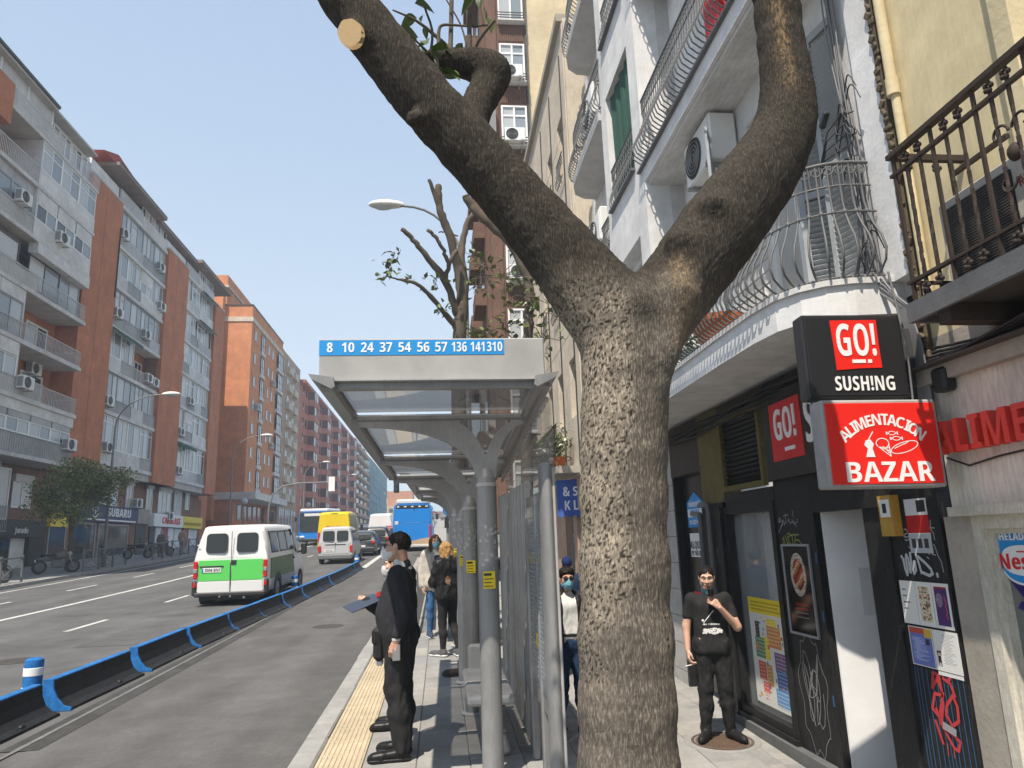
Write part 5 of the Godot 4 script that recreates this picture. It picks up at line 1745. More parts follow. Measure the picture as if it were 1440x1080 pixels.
	# flower pots on the first floor balcony
	var pot := thing("plant_pot", "wide terracotta pot behind the bars of the first balcony", "plant pot", Vector3(2.86, 3.5, -6.75))
	obj("pot", G.new().lathe([Vector2(0, 0), Vector2(0.17, 0), Vector2(0.26, 0.26), Vector2(0.29, 0.27), Vector2(0.29, 0.33), Vector2(0.26, 0.33), Vector2(0.22, 0.24), Vector2(0, 0.22)], 24), M("terracotta"), pot)
	obj("soil", G.new().lathe([Vector2(0, 0.26), Vector2(0.25, 0.26)], 16), M("earth"), pot)
	pot = thing("plant_pot", "small dark green pot behind the bars beside the terracotta pot", "plant pot", Vector3(2.84, 3.5, -7.5))
	obj("pot", G.new().lathe([Vector2(0, 0), Vector2(0.12, 0), Vector2(0.16, 0.2), Vector2(0.14, 0.2), Vector2(0, 0.17)], 18), M("tarp_green"), pot)
	g = G.new()
	for k in 60:
		leaf(g, Vector3(rg.randf_range(-0.16, 0.16), rg.randf_range(0.18, 0.36), rg.randf_range(-0.16, 0.16)), rg, 0.09, Color(0.05, 0.12, 0.05))
	stuff(obj("leaves", g, M("leaf"), pot))
	build_shop()
	build_yellow()
	build_beige()

func smooth2(p: Array, n: int) -> Array:
	var out := []
	for k in p.size() - 1:
		var p0: Vector2 = p[maxi(k - 1, 0)]
		var p1: Vector2 = p[k]
		var p2: Vector2 = p[k + 1]
		var p3: Vector2 = p[mini(k + 2, p.size() - 1)]
		for j in n:
			out.append(p1.cubic_interpolate(p2, p0, p3, float(j) / n))
	out.append(p[p.size() - 1])
	return out

func smooth3(p: Array, n: int) -> Array:
	var out := []
	for k in p.size() - 1:
		var p0: Vector3 = p[maxi(k - 1, 0)]
		var p1: Vector3 = p[k]
		var p2: Vector3 = p[k + 1]
		var p3: Vector3 = p[mini(k + 2, p.size() - 1)]
		for j in n:
			out.append(p1.cubic_interpolate(p2, p0, p3, float(j) / n))
	out.append(p[p.size() - 1])
	return out

func shutter(parent: Node, xf: Transform3D, w: float, h: float) -> void:
	var g := G.new()
	g.rbox(Vector3(0.03, h / 2, 0), Vector3(0.06, h, 0.035), 0.005); g.rbox(Vector3(w - 0.03, h / 2, 0), Vector3(0.06, h, 0.035), 0.005)
	g.rbox(Vector3(w / 2, 0.04, 0), Vector3(w - 0.12, 0.08, 0.035), 0.005); g.rbox(Vector3(w / 2, h - 0.04, 0), Vector3(w - 0.12, 0.08, 0.035), 0.005); g.rbox(Vector3(w / 2, h * 0.48, 0), Vector3(w - 0.12, 0.07, 0.035), 0.005)
	var s := obj("shutter", g, M("shutter_grey"), parent)
	s.transform = xf
	var sl := G.new().box(Vector3.ZERO, Vector3(w - 0.115, 0.05, 0.008), Basis(Vector3.RIGHT, 0.7)).mesh()
	var n := int((h - 0.16) / 0.052)
	for k in n:
		if absf(0.1 + k * 0.052 - h * 0.48) > 0.05:
			piece("slat", s, sl, M("shutter_grey"), Vector3(w / 2, 0.1 + k * 0.052, 0))

func build_shop() -> void:
	var s := right_root("sushi_shop", "black sushi shopfront with louvre vent, poster window and open white doorway", "shopfront")
	var bk := M("shop_black")
	var floor_y := -0.46
	# pillars, lintels, fascia: built around the openings
	bx("tiled_wall", s, M("dark_joint"), -11.6, -10.26, -0.6, 3.2, -0.3, -0.012)
	for j in 2:
		for k in 10:
			bx("wall_tile", s, M("tile_wall"), -11.58 + j * 0.66, -10.93 + j * 0.66, -0.55 + k * 0.37, -0.19 + k * 0.37, -0.012, 0.0)
	bx("upper_panel", s, M("shop_brown"), -10.26, -9.06, 2.5, 3.2, -0.2, 0.01)
	bx("upper_panel", s, M("shop_gold"), -9.05, -8.32, 2.05, 3.2, -0.2, 0.015)
	bx("upper_panel", s, M("shop_brown"), -8.31, -7.05, 3.06, 3.2, -0.2, 0.01)
	bx("upper_panel", s, bk, -8.31, -7.05, 1.99, 2.14, -0.2, 0.012)
	bx("portal_door", s, flat("door_black", 0.012, 0.012, 0.013, 0.25), -10.25, -9.1, -0.3, 2.5, -0.2, -0.1)
	bx("portal_reveal", s, bk, -10.26, -10.2, -0.4, 2.5, -0.5, 0.0)
	bx("pillar", s, bk, -9.1, -8.4, -0.6, 2.05, -0.5, 0.02)
	bx("pillar_trim", s, bk, -8.55, -8.38, -0.6, 1.99, 0.02, 0.07)
	bx("pillar", s, bk, -7.06, -6.32, -0.6, 1.99, -0.5, 0.012)
	bx("upper_panel", s, bk, -7.04, -4.62, 1.92, 2.2, -0.2, 0.01)
	bx("upper_panel", s, bk, -4.98, -4.62, 2.2, 3.2, -0.2, 0.03)
	bx("upper_panel", s, bk, -7.04, -4.99, 3.0, 3.2, -0.2, 0.005)
	bx("pillar", s, bk, -5.2, -4.63, -0.6, 1.92, -2.2, 0.012)
	bx("sign_board", s, M("shop_brown"), -7.0, -4.99, 2.19, 3.03, -0.1, 0.07)
	# louvre vent
	g_frame(s, "vent_frame", -8.27, -7.15, 2.16, 3.04, 0.0, 0.05, 0.06, M("shop_gold"))
	bx("vent_back", s, M("black"), -8.22, -7.2, 2.2, 3.0, -0.1, -0.05)
	var sl := G.new().box(Vector3.ZERO, Vector3(1.02, 0.06, 0.008), Basis(Vector3.RIGHT, 0.75)).mesh()
	for k in 15:
		piece("louvre_slat", s, sl, M("shop_black"), Vector3(-7.71, 2.24 + k * 0.053, -0.005))
	# shop sign on the board
	bx("red_square", s, M("red"), -6.82, -6.2, 2.36, 2.93, 0.07, 0.078)
	text("GO!", 0.3, 0.012, M("white"), s, Vector3(-6.51, 2.7, 0.082), Basis(), 0.62)
	bx("sign_underline", s, M("white"), -6.55, -6.35, 2.44, 2.475, 0.078, 0.086)
	text("SUSH!NG", 0.42, 0.012, M("white"), s, Vector3(-5.42, 2.66, 0.076), Basis(), 0.58)
	# pipes on the pillar
	obj("pipe", G.new().tube([Vector3(-9.02, 0.1, 0.08), Vector3(-9.02, 1.86, 0.08), Vector3(-9.03, 1.93, 0.08), Vector3(-9.3, 1.95, 0.08)], 0.035, 8), M("iron_grey"), s)
	obj("pipe", G.new().tube([Vector3(-8.72, -0.3, 0.08), Vector3(-8.72, 1.98, 0.08), Vector3(-8.75, 2.04, 0.08), Vector3(-9.0, 2.05, 0.08)], 0.035, 8), M("iron_grey"), s)
	# window with its frame, stepped sill and a bare room behind
	g_frame(s, "window_frame", -8.38, -7.06, -0.28, 1.99, -0.12, 0.03, 0.09, bk)
	bx("window_glass", s, M("clear_shop"), -8.3, -7.14, -0.2, 1.91, -0.07, -0.06)
	bx("sill_step", s, M("iron_grey"), -8.5, -6.3, -0.62, -0.32, -0.3, 0.1)
	bx("sill", s, bk, -8.42, -7.04, -0.32, -0.27, -0.15, 0.06)
	bx("room_wall", s, M("interior_white"), -9.0, -6.4, -0.5, 2.0, -2.5, -2.4)
	bx("room_wall", s, M("interior_white"), -9.0, -8.9, -0.5, 2.0, -2.4, -0.52)
	bx("room_wall", s, M("interior_white"), -6.5, -6.4, -0.5, 2.0, -2.4, -0.52)
	bx("room_ceiling", s, M("plaster_grey"), -9.0, -6.4, 2.0, 2.1, -2.5, -0.52)
	bx("room_floor", s, M("concrete"), -9.0, -4.6, -0.62, -0.5, -2.5, -0.3)
	bx("window_blind", s, M("panel_pale"), -8.25, -7.2, 0.35, 1.9, -0.4, -0.38)
	bx("notice", s, M("red"), -7.75, -7.4, 1.2, 1.5, -0.376, -0.372)
	sheet_on("window_poster", s, -8.1, -7.2, -0.12, 0.98, -0.057, poster_mat(5, 4))
	# framed picture on the pillar
	g_frame(s, "picture_frame", -6.98, -6.44, 0.72, 1.56, 0.012, 0.03, 0.02, M("frame_alu"))
	sheet_on("picture", s, -6.96, -6.46, 0.74, 1.54, 0.014, poster_mat(6, 5, 0.15))
	# open doorway: white passage with a near jamb
	bx("passage_wall", s, M("interior_white"), -6.33, -6.25, -0.6, 1.92, -2.2, -0.06)
	var leaf_b := Basis(Vector3.UP, 1.12)
	obj("open_door", G.new().rbox(Vector3(0.76, 0.66, 0), Vector3(1.52, 2.5, 0.05), 0.01), M("interior_white"), s).transform = Transform3D(leaf_b, Vector3(-6.24, 0, -0.02))
	bx("passage_end", s, M("interior_white"), -6.25, -5.2, -0.6, 1.92, -2.2, -2.1)
	bx("passage_ceiling", s, M("interior_white"), -6.3, -5.2, 1.92, 2.0, -2.2, -0.2)
	bx("door_jamb", s, bk, -6.33, -6.24, -0.6, 1.92, -0.06, 0.05)
	bx("door_head", s, bk, -6.33, -5.2, 1.84, 1.99, -0.05, 0.06)
	bx("door_jamb", s, bk, -5.5, -5.2, -0.6, 1.85, -0.3, 0.03)
	sheet_on("faded_print", s, -0.2, 0.2, 0.0, 0.4, 0.0, flat("print_grey", 0.55, 0.55, 0.56, 0.7)).transform = Transform3D(leaf_b, Vector3(-6.24, 0, -0.02)) * Transform3D(Basis(), Vector3(0.45, 0.95, 0.0255))
	# stickers and posters
	sheet_on("sale_sticker", s, -9.98, -9.36, 1.78, 2.12, -0.098, M("blue_strip"))
	obj("sticker_roof", G.new().prism(PackedVector2Array([Vector2(-9.98, 2.12), Vector2(-9.36, 2.12), Vector2(-9.67, 2.26)]), 0.004, Transform3D(Basis(), Vector3(0, 0, -0.098))), M("blue_strip"), s)
	text("vivienda", 0.085, 0.003, M("white"), s, Vector3(-9.67, 2.1, -0.092))
	bx("sticker_band", s, M("white"), -9.96, -9.38, 1.92, 2.03, -0.094, -0.0915)
	text("VENDE", 0.085, 0.003, M("blue_strip"), s, Vector3(-9.67, 1.975, -0.09))
	text("91 525 97 97", 0.06, 0.003, M("white"), s, Vector3(-9.67, 1.85, -0.092))
	sheet_on("rent_sticker", s, -9.96, -9.38, 1.38, 1.7, -0.098, M("white"))
	text("ALQUILA", 0.1, 0.003, M("black"), s, Vector3(-9.67, 1.54, -0.092))
	text("91 161 04 30", 0.065, 0.003, M("black"), s, Vector3(-9.67, 1.43, -0.092))
	bx("red_device", s, M("red"), -9.9, -9.4, 0.78, 0.92, -0.1, -0.06)
	sheet_on("alarm_notice", s, -4.98, -4.74, 1.5, 1.88, 0.014, poster_mat(7, 7))
	bx("alarm_box", s, rough_mat("alarm_yellow", 0.62, 0.36, 0.07, 0.5, 0.5), -5.2, -5.04, 1.62, 1.92, 0.014, 0.08)
	bx("alarm_label", s, M("white"), -5.18, -5.06, 1.76, 1.89, 0.08, 0.083)
	bx("alarm_mark", s, M("black"), -5.145, -5.1, 1.79, 1.86, 0.083, 0.085)
	var sp := 0.175
	for k in 3:
		sheet_on("poster", s, -5.17 + k * sp, -5.17 + k * sp + 0.17, 1.0, 1.3, 0.014, poster_mat([0, 1, 2][k], 11 + k))
	for k in 2:
		sheet_on("poster", s, -5.14 + k * 0.255, -5.14 + k * 0.255 + 0.25, 0.72, 0.985, 0.015, poster_mat([3, 4][k], 21 + k))
	bx("poster_strip", s, M("white"), -4.88, -4.64, 0.69, 0.715, 0.014, 0.017)
	# sprayed tags
	var wt := flat("spray_grey", 0.33, 0.33, 0.34, 0.8)
	var sg := flat("spray_olive", 0.3, 0.32, 0.08, 0.8)
	traced(s, wt, 0.004, 0.014, Q1, [[85, 290, 90, 240, 135, 195, 150, 230, 100, 290, 180, 265, 205, 240, 180, 320, 85, 500, 150, 390, 205, 300], [205, 240, 235, 350, 250, 290, 290, 300], [265, 110, 270, 290], [220, 160, 330, 130], [340, 210, 320, 270, 360, 270, 345, 215], [360, 330, 370, 290, 430, 280, 520, 370], [415, 230, 490, 310, 540, 270, 545, 230, 530, 215], [430, 40, 455, 190]])
	traced(s, sg, 0.006, 0.017, Q1, [[215, 800, 180, 640, 210, 590, 240, 780], [240, 560, 265, 600, 300, 740, 330, 700], [290, 540, 340, 505, 360, 560, 300, 600, 340, 690, 385, 770, 420, 730, 410, 560, 380, 560], [370, 545, 560, 540], [470, 530, 480, 620, 450, 770], [475, 650, 560, 655, 610, 730]])
	traced(s, sg, 0.003, 0.0145, Q1, [[500, 700, 500, 940], [620, 730, 640, 940], [400, 780, 405, 950], [320, 760, 330, 930], [250, 820, 255, 950]], "drip")
	strokes("graffiti", s, scribble(6, Vector2(-6.68, 0.25), Vector2(0.17, 0.34), 70, 6.0), 0.014, 0.0035, wt)
	var outline := []
	for k in 40:
		var a := k / 39.0 * TAU
		outline.append(Vector2(-6.68 + cos(a) * (0.24 + 0.03 * sin(a * 7.0)), 0.22 + sin(a) * (0.52 + 0.05 * sin(a * 9.0))))
	strokes("graffiti", s, [outline], 0.014, 0.003, wt)
	for k in 5:
		strokes("graffiti", s, scribble(40 + k, Vector2(-8.9 + (k % 2) * 0.24, 0.6 + k * 0.28), Vector2(0.05, 0.12), 20, 2.5), 0.022, 0.004, wt)
	traced(s, wt, 0.0045, 0.014, Q2, [[230, 150, 270, 140, 310, 175], [300, 200, 240, 225, 225, 260, 330, 260], [240, 300, 270, 315, 320, 300], [330, 150, 345, 300], [365, 375, 380, 320, 385, 180, 420, 190, 415, 300], [495, 170, 450, 240, 440, 290, 520, 370], [540, 180, 600, 260, 610, 330, 560, 390], [530, 160, 480, 105, 520, 95, 590, 120, 640, 110, 680, 180], [670, 60, 700, 85, 770, 115, 870, 120], [800, 0, 790, 110, 740, 190], [790, 130, 840, 200, 860, 300], [700, 240, 780, 270, 790, 310, 760, 420], [710, 400, 770, 430, 780, 520, 850, 540], [830, 370, 860, 440, 890, 540, 945, 640, 970, 800], [310, 410, 350, 435], [700, 500, 730, 525], [670, 565, 715, 595], [360, 375, 450, 390, 520, 400], [600, 340, 600, 480]])
	traced(s, flat("spray_white", 0.5, 0.52, 0.54, 0.8), 0.011, 0.017, Q2, [[140, 550, 180, 600, 210, 740, 250, 840, 260, 740, 235, 600, 255, 530, 290, 600, 320, 800, 345, 650, 335, 500], [380, 740, 400, 640, 430, 640, 440, 760, 395, 820, 380, 740], [430, 450, 480, 580, 520, 700, 550, 810], [500, 560, 640, 660, 740, 750, 770, 820, 700, 850, 560, 800], [850, 820, 860, 870]])
	var rd := flat("spray_red", 0.55, 0.045, 0.05, 0.7)
	traced(s, rd, 0.012, 0.0155, Q3, [[200, 90, 170, 250, 290, 140, 370, 280, 330, 120, 210, 80], [400, 100, 500, 10, 600, 90, 520, 190, 410, 140], [560, 200, 640, 340], [380, 330, 210, 310, 150, 470, 290, 560, 400, 300], [230, 470, 330, 640, 390, 400], [600, 330, 470, 430, 440, 540, 560, 660, 690, 610, 680, 450, 600, 330], [200, 600, 340, 850], [300, 620, 420, 740, 570, 900, 650, 930, 690, 830, 420, 690]], "graffiti")
	traced(s, rd, 0.004, 0.0152, Q3, [[550, 900, 560, 1000], [430, 850, 440, 980]], "drip")
	strokes("white_tag", s, [[Vector2(-4.9, 0.36), Vector2(-4.8, 0.34)]], 0.021, 0.025, wt)
	for k in 12:
		var u := -5.14 + 0.043 * k + rg_off(k)
		strokes("drip", s, [[Vector2(u, 0.7), Vector2(u + 0.004, -0.45)]], 0.0138, 0.0035, flat("spray_blue", 0.03, 0.13, 0.28, 0.7))
	for v in [0.2, 0.9, 1.4]:
		strokes("drip", s, [[Vector2(-6.27, v), Vector2(-6.27, v + 0.08)]], 0.052, 0.012, M("spray_blue"))
	# dark cables under the slab
	var g := G.new()
	for k in 8:
		var pts := []
		for j in 9:
			pts.append(Vector3(-10.2 + j * 0.66, 3.13 - 0.02 * k - 0.05 * absf(sin(j * 1.9 + k)), 0.06 + 0.03 * sin(j * 1.3 + k * 2.0)))
		g.tube(pts, 0.01, 4)
	stuff(obj("loose_cables", g, M("cable"), s))

	# the two box signs that hang out over the pavement
	var t := thing("box_sign", "black hanging box sign with a red square reading GO! above SUSH!NG", "sign", Vector3(2.822, 2.83, -4.5))
	t.rotation = Vector3(0, -0.06, -0.015)
	box_sign(t, 0.70, 0.59, 0.14, flat("sign_black", 0.018, 0.018, 0.02, 0.4), M("sign_black"))
	obj("red_square", G.new().prism(PackedVector2Array([Vector2(-0.155, 0.25), Vector2(0.17, 0.252), Vector2(0.168, 0.1), Vector2(0.172, -0.085), Vector2(0.02, -0.088), Vector2(-0.142, -0.1), Vector2(-0.146, 0.08)]), 0.004, Transform3D(Basis(), Vector3(0.0, 0.0, 0.077))), flat("sign_red", 0.78, 0.02, 0.012, 0.4), t)
	text("GO!", 0.225, 0.004, M("white"), t, Vector3(0.012, 0.105, 0.083), Basis(), 0.52)
	obj("sign_underline", G.new().b2(-0.03, 0.062, -0.052, -0.028, 0.081, 0.085).b2(0.078, 0.105, -0.052, -0.028, 0.081, 0.085), M("white"), t)
	text("SUSH!NG", 0.098, 0.004, M("white"), t, Vector3(0.04, -0.195, 0.081), Basis(), 0.72)
	obj("wall_plate", G.new().rbox(Vector3(0.47, 0.02, -0.05), Vector3(0.14, 0.42, 0.06), 0.01), flat("plate_grey", 0.07, 0.07, 0.075, 0.3), t)
	obj("bolt", G.new().ball(Vector3(0.5, 0.2, -0.015), Vector3(0.014, 0.014, 0.01), 8, 5).ball(Vector3(0.5, -0.16, -0.015), Vector3(0.014, 0.014, 0.01), 8, 5), M("rim_grey"), t)
	obj("power_cable", G.new().tube([Vector3(0.3, 0.6, 0.09), Vector3(0.33, 0.3, 0.09), Vector3(0.36, 0.0, 0.085), Vector3(0.37, -0.32, 0.05)], 0.008, 5), M("cable_grey"), t)
	t = thing("box_sign", "red grocery box sign with white lettering, lower of two hanging signs", "sign", Vector3(2.835, 2.214, -4.36))
	t.rotation = Vector3(0, -0.04, -0.012)
	box_sign(t, 0.775, 0.567, 0.16, M("sign_red"), rough_mat("alu_frame", 0.42, 0.41, 0.40, 0.5, 0.45))
	var word := "ALIMENTACION"
	for k in word.length():
		var an: float = [-0.86, -0.725, -0.625, -0.485, -0.315, -0.165, -0.015, 0.12, 0.275, 0.415, 0.53, 0.685][k] * 0.98 + 0.075
		text(word[k], 0.072, 0.004, M("white"), t, Vector3(sin(an) * 0.365, -0.215 + cos(an) * 0.365, 0.087), Basis(Vector3(0, 0, 1), -an * 0.9), 0.95)
	text("BAZAR", 0.125, 0.004, M("white"), t, Vector3(0.01, -0.187, 0.087), Basis(), 1.1)
	line_art(t)

func rg_off(k: int) -> float:
	return 0.012 * sin(k * 5.3)

func line_art(t: Node3D) -> void:   # drawings on the red sign: bottle, ice cream cone, loaf, two sweets
	var m := M("white")
	var w := 0.0865
	var oval := func(c: Vector2, r: Vector2, tilt: float) -> Array:
		var l := []
		for k in 21:
			var a := k / 20.0 * TAU
			l.append(c + Vector2(cos(a) * r.x, sin(a) * r.y).rotated(tilt))
		return l
	obj("bottle", G.new().prism(PackedVector2Array([Vector2(-0.16, -0.1), Vector2(-0.09, -0.1), Vector2(-0.105, -0.03), Vector2(-0.09, 0.01), Vector2(-0.115, 0.05), Vector2(-0.15, 0.04), Vector2(-0.165, 0.0), Vector2(-0.14, -0.03)]), 0.003, Transform3D(Basis(), Vector3(0, 0, w))), m, t)
	strokes("straw", t, [[Vector2(-0.125, 0.05), Vector2(-0.085, 0.115)]], w, 0.004, m)
	strokes("cone", t, [oval.call(Vector2(-0.02, 0.015), Vector2(0.05, 0.042), 0.0), [Vector2(-0.065, -0.005), Vector2(0.035, -0.095), Vector2(0.03, 0.0)], [Vector2(-0.045, -0.015), Vector2(0.03, -0.05)], [Vector2(-0.02, -0.035), Vector2(0.033, -0.02)], [Vector2(-0.02, -0.01), Vector2(0.033, -0.075)]], w, 0.0035, m)
	strokes("loaf", t, [oval.call(Vector2(0.15, -0.02), Vector2(0.115, 0.042), 0.32), [Vector2(0.07, -0.03), Vector2(0.11, -0.01)], [Vector2(0.11, -0.012), Vector2(0.15, 0.01)], [Vector2(0.15, 0.005), Vector2(0.19, 0.03)]], w, 0.0032, m)
	strokes("sweets", t, [oval.call(Vector2(0.065, 0.1), Vector2(0.028, 0.015), 0.0), oval.call(Vector2(0.095, 0.055), Vector2(0.03, 0.016), 0.0), [Vector2(0.037, 0.1), Vector2(0.02, 0.112), Vector2(0.02, 0.088), Vector2(0.037, 0.1)], [Vector2(0.093, 0.1), Vector2(0.11, 0.112), Vector2(0.11, 0.088), Vector2(0.093, 0.1)], [Vector2(0.065, 0.055), Vector2(0.047, 0.067), Vector2(0.047, 0.043), Vector2(0.065, 0.055)], [Vector2(0.125, 0.055), Vector2(0.143, 0.067), Vector2(0.143, 0.043), Vector2(0.125, 0.055)]], w, 0.0028, m)
	for k in range(t.get_child_count() - 5, t.get_child_count()):
		(t.get_child(k) as Node3D).transform = Transform3D(Basis.from_scale(Vector3(0.84, 0.76, 1)), Vector3(0.005, -0.014, 0))

func g_frame(parent: Node, called: String, u0: float, u1: float, v0: float, v1: float, w0: float, w1: float, t: float, m: Material) -> MeshInstance3D:
	return obj(called, G.new().b2(u0, u0 + t, v0, v1, w0, w1).b2(u1 - t, u1, v0, v1, w0, w1).b2(u0 + t, u1 - t, v0, v0 + t, w0, w1).b2(u0 + t, u1 - t, v1 - t, v1, w0, w1), m, parent)

func build_yellow() -> void:
	var y := right_root("yellow_house", "old yellow house with a rusty iron balcony above the grocery shop")
	var py := M("plaster_yellow")
	bx("wall", y, py, -4.45, -3.42, 2.95, 12.0, -0.4, 0.0)
	bx("wall", y, py, -3.42, 2.0, 5.6, 12.0, -0.4, 0.0)
	bx("wall", y, M("wall_taupe"), -4.45, 2.0, 2.72, 2.95, -0.4, 0.0)
	bx("door_surround", y, M("plaster_yellow_pale"), -3.43, -3.3, 2.95, 5.6, -0.4, 0.05)
	bx("balcony_door", y, M("frame_white"), -3.3, -2.2, 2.95, 5.6, -0.3, -0.12)
	bx("door_panel", y, M("panel_pale"), -3.1, -2.4, 3.2, 5.3, -0.12, -0.09)
	bx("party_joint", y, rough_mat("crumbling", 0.16, 0.13, 0.09, 0.3, 0.95, 0.5, 0.5, 0.2, 0.3), -4.49, -4.43, 2.6, 12.0, -0.1, 0.05)
	var rg := RandomNumberGenerator.new()
	rg.seed = 77
	var g := G.new()
	for k in 90:   # broken edge of the render
		g.rbox(Vector3(-4.46 + rg.randf_range(-0.02, 0.03), 2.7 + k * 0.07, 0.05), Vector3(rg.randf_range(0.02, 0.06), rg.randf_range(0.04, 0.09), 0.03), 0.01, Basis(Vector3(0, 0, 1), rg.randf() * 3.0))
	stuff(obj("broken_render", g, M("crumbling"), y))
	obj("drain_pipe", G.new().tube([Vector3(-4.34, 3.1, 0.04), Vector3(-4.34, 4.85, 0.04)], 0.032, 12).tube([Vector3(-4.34, 4.85, 0.05), Vector3(-4.34, 9.0, 0.05)], 0.038, 12).tube([Vector3(-4.34, 4.78, 0.05), Vector3(-4.34, 4.92, 0.05)], 0.047, 12), M("plaster_yellow_pale"), y)
	# iron balcony
	bx("balcony_slab", y, flat("slab_dark", 0.05, 0.042, 0.036, 0.8), -3.9, 1.0, 2.93, 3.0, -0.1, 0.5)
	bx("slab_edge", y, M("iron_grey"), -3.92, 1.0, 2.9, 3.02, 0.5, 0.53)
	bx("slab_edge", y, M("iron_grey"), -3.92, -3.89, 2.9, 3.02, 0.0, 0.5)
	for k in 5:
		bx("joist", y, M("iron_rust"), -3.7 + k * 0.7, -3.6 + k * 0.7, 2.82, 2.93, 0.0, 0.5)
	var ir := M("iron_rust")
	bx("top_rail", y, ir, -3.9, 1.0, 3.985, 4.015, 0.475, 0.525)
	bx("upper_rail", y, ir, -3.9, 1.0, 3.86, 3.88, 0.485, 0.515)
	bx("lower_rail", y, ir, -3.9, 1.0, 3.14, 3.16, 0.485, 0.515)
	bx("top_rail", y, ir, -3.9, -3.86, 3.98, 4.02, 0.0, 0.47)
	bx("lower_rail", y, ir, -3.89, -3.87, 3.14, 3.16, 0.0, 0.485)
	var plain := G.new().b2(-0.009, 0.009, 3.02, 3.985, -0.009, 0.009).mesh()
	g = G.new()   # a twisted bar with a rosette at each end
	for k in 24:
		var v := 3.095 + k * 0.0355
		g.box(Vector3(0.0, v, 0.0), Vector3(0.016, 0.037, 0.016), Basis(Vector3.UP, 0.5 * k if k > 3 and k < 20 else 0.0))
	for v in [3.08, 3.93]:
		for k in 5:
			var a := k / 5.0 * TAU
			g.ball(Vector3(cos(a) * 0.022, v + sin(a) * 0.022, 0.005), Vector3(0.016, 0.016, 0.012), 6, 4)
	var twisted := g.mesh()
	for k in 30:
		var u := -3.86 + k * 0.115
		piece("bar", y, plain if k % 3 == 0 else twisted, ir, Vector3(u, 0, 0.5))
	for k in 4:
		piece("bar", y, plain if k % 2 == 0 else twisted, ir, Vector3(-3.88, 0, 0.1 + 0.1 * k), Basis(Vector3.UP, PI / 2))
	g = G.new()
	for sgn in [-1, 1]:
		for e in [[3.62, 1.0], [3.4, -1.0]]:
			var pts := []
			for k in 12:
				var a := k / 11.0 * 4.2
				var r := 0.065 * (1.0 - k / 16.0)
				pts.append(Vector3(sgn * (0.01 + 0.065 - cos(a) * r), e[0] + e[1] * (sin(a) * r + 0.02), 0))
			g.tube(pts, 0.008, 5)
	g.ball(Vector3(0, 3.51, 0), Vector3(0.04, 0.05, 0.03), 8, 6)
	piece("scroll_ornament", y, g.mesh(), ir, Vector3(-2.98, 0, 0.5))
	bx("inner_bracket", y, ir, -3.85, -3.4, 3.86, 3.885, 0.1, 0.13)
	# cables in the dark angle below the balcony
	g = G.new()
	for k in 7:
		var pts := []
		for j in 8:
			pts.append(Vector3(-4.35 + j * 0.42, 2.86 - 0.012 * k - 0.07 * sin(j * 0.8 + k * 0.3), 0.06 + 0.02 * k))
		g.tube(pts, 0.011, 5)
	stuff(obj("loose_cables", g, M("cable"), y))
	obj("junction_box", G.new().rbox(Vector3(-4.26, 2.62, 0.1), Vector3(0.13, 0.16, 0.1), 0.02), M("black"), y)
	# grocery shopfront below
	var s := right_root("grocery_shop", "cream grocery shopfront with red letters, cut by the edge of the view", "shopfront")
	bx("fascia_board", s, M("cream_board"), -4.44, 1.5, 1.8, 2.62, -0.1, 0.05)
	bx("fascia_cornice", s, M("wall_taupe"), -4.5, 1.5, 2.62, 2.72, -0.1, 0.12)
	bx("cornice_edge", s, M("frame_dark"), -4.52, 1.5, 2.72, 2.735, -0.1, 0.2)
	bx("fascia_sill", s, M("frame_cream"), -4.44, 1.5, 1.74, 1.8, -0.1, 0.09)
	bx("side_strip", s, M("wall_taupe"), -4.6, -4.33, -0.7, 1.74, -0.3, 0.005)
	text("ALIMENTACION", 0.205, 0.07, flat("letter_red", 0.66, 0.05, 0.035, 0.45), s, Vector3(-4.36, 2.235, 0.13), Basis(), 0.92, "lettering", true, true)
	obj("letter_cable", G.new().tube([Vector3(-4.4, 2.12, 0.06), Vector3(-4.2, 2.05, 0.07), Vector3(-3.95, 2.08, 0.07), Vector3(-3.6, 2.1, 0.07)], 0.007, 5), M("cable"), s)
	g_frame(s, "window_frame", -4.33, -2.2, -0.3, 1.74, -0.12, 0.02, 0.085, M("frame_cream"))
	g_frame(s, "window_bead", -4.245, -2.285, -0.22, 1.655, -0.1, -0.02, 0.03, M("frame_cream"))
	bx("shop_glass", s, glass("shop_glass_dim", 0.16, 0.165, 0.155, 0.1), -4.22, -2.3, -0.2, 1.63, -0.09, -0.08)
	bx("stall_riser", s, M("wall_taupe"), -4.33, 1.5, -0.7, -0.3, -0.2, 0.01)
	bx("wall", s, M("wall_taupe"), -2.2, 1.5, -0.7, 1.74, -0.2, 0.0)
	var t := right_root("ice_cream_sign", "blue and white oval ice cream sign reading HELADOS in the grocery window", "sign")
	t.position.z = -0.08
	var oval := func(c: Vector2, r: Vector2) -> PackedVector2Array:
		var l := PackedVector2Array()
		for k in 32:
			var a := k / 32.0 * TAU
			var sx := absf(cos(a))
			var sy := absf(sin(a))
			l.append(c + Vector2(signf(cos(a)) * pow(sx, 0.7) * r.x, signf(sin(a)) * pow(sy, 0.7) * r.y))
		return l
	var bb := M("blue_strip")
	obj("backing", G.new().prism(oval.call(Vector2(-3.92, 1.5), Vector2(0.24, 0.185)), 0.02, Transform3D(Basis(), Vector3(0, 0, -0.075))), M("white"), t)
	obj("blue_field", G.new().prism(oval.call(Vector2(-3.92, 1.5), Vector2(0.225, 0.17)), 0.004, Transform3D(Basis(), Vector3(0, 0, -0.054))), bb, t)
	obj("white_field", G.new().prism(oval.call(Vector2(-3.92, 1.465), Vector2(0.205, 0.09)), 0.004, Transform3D(Basis(), Vector3(0, 0, -0.049))), M("white"), t)
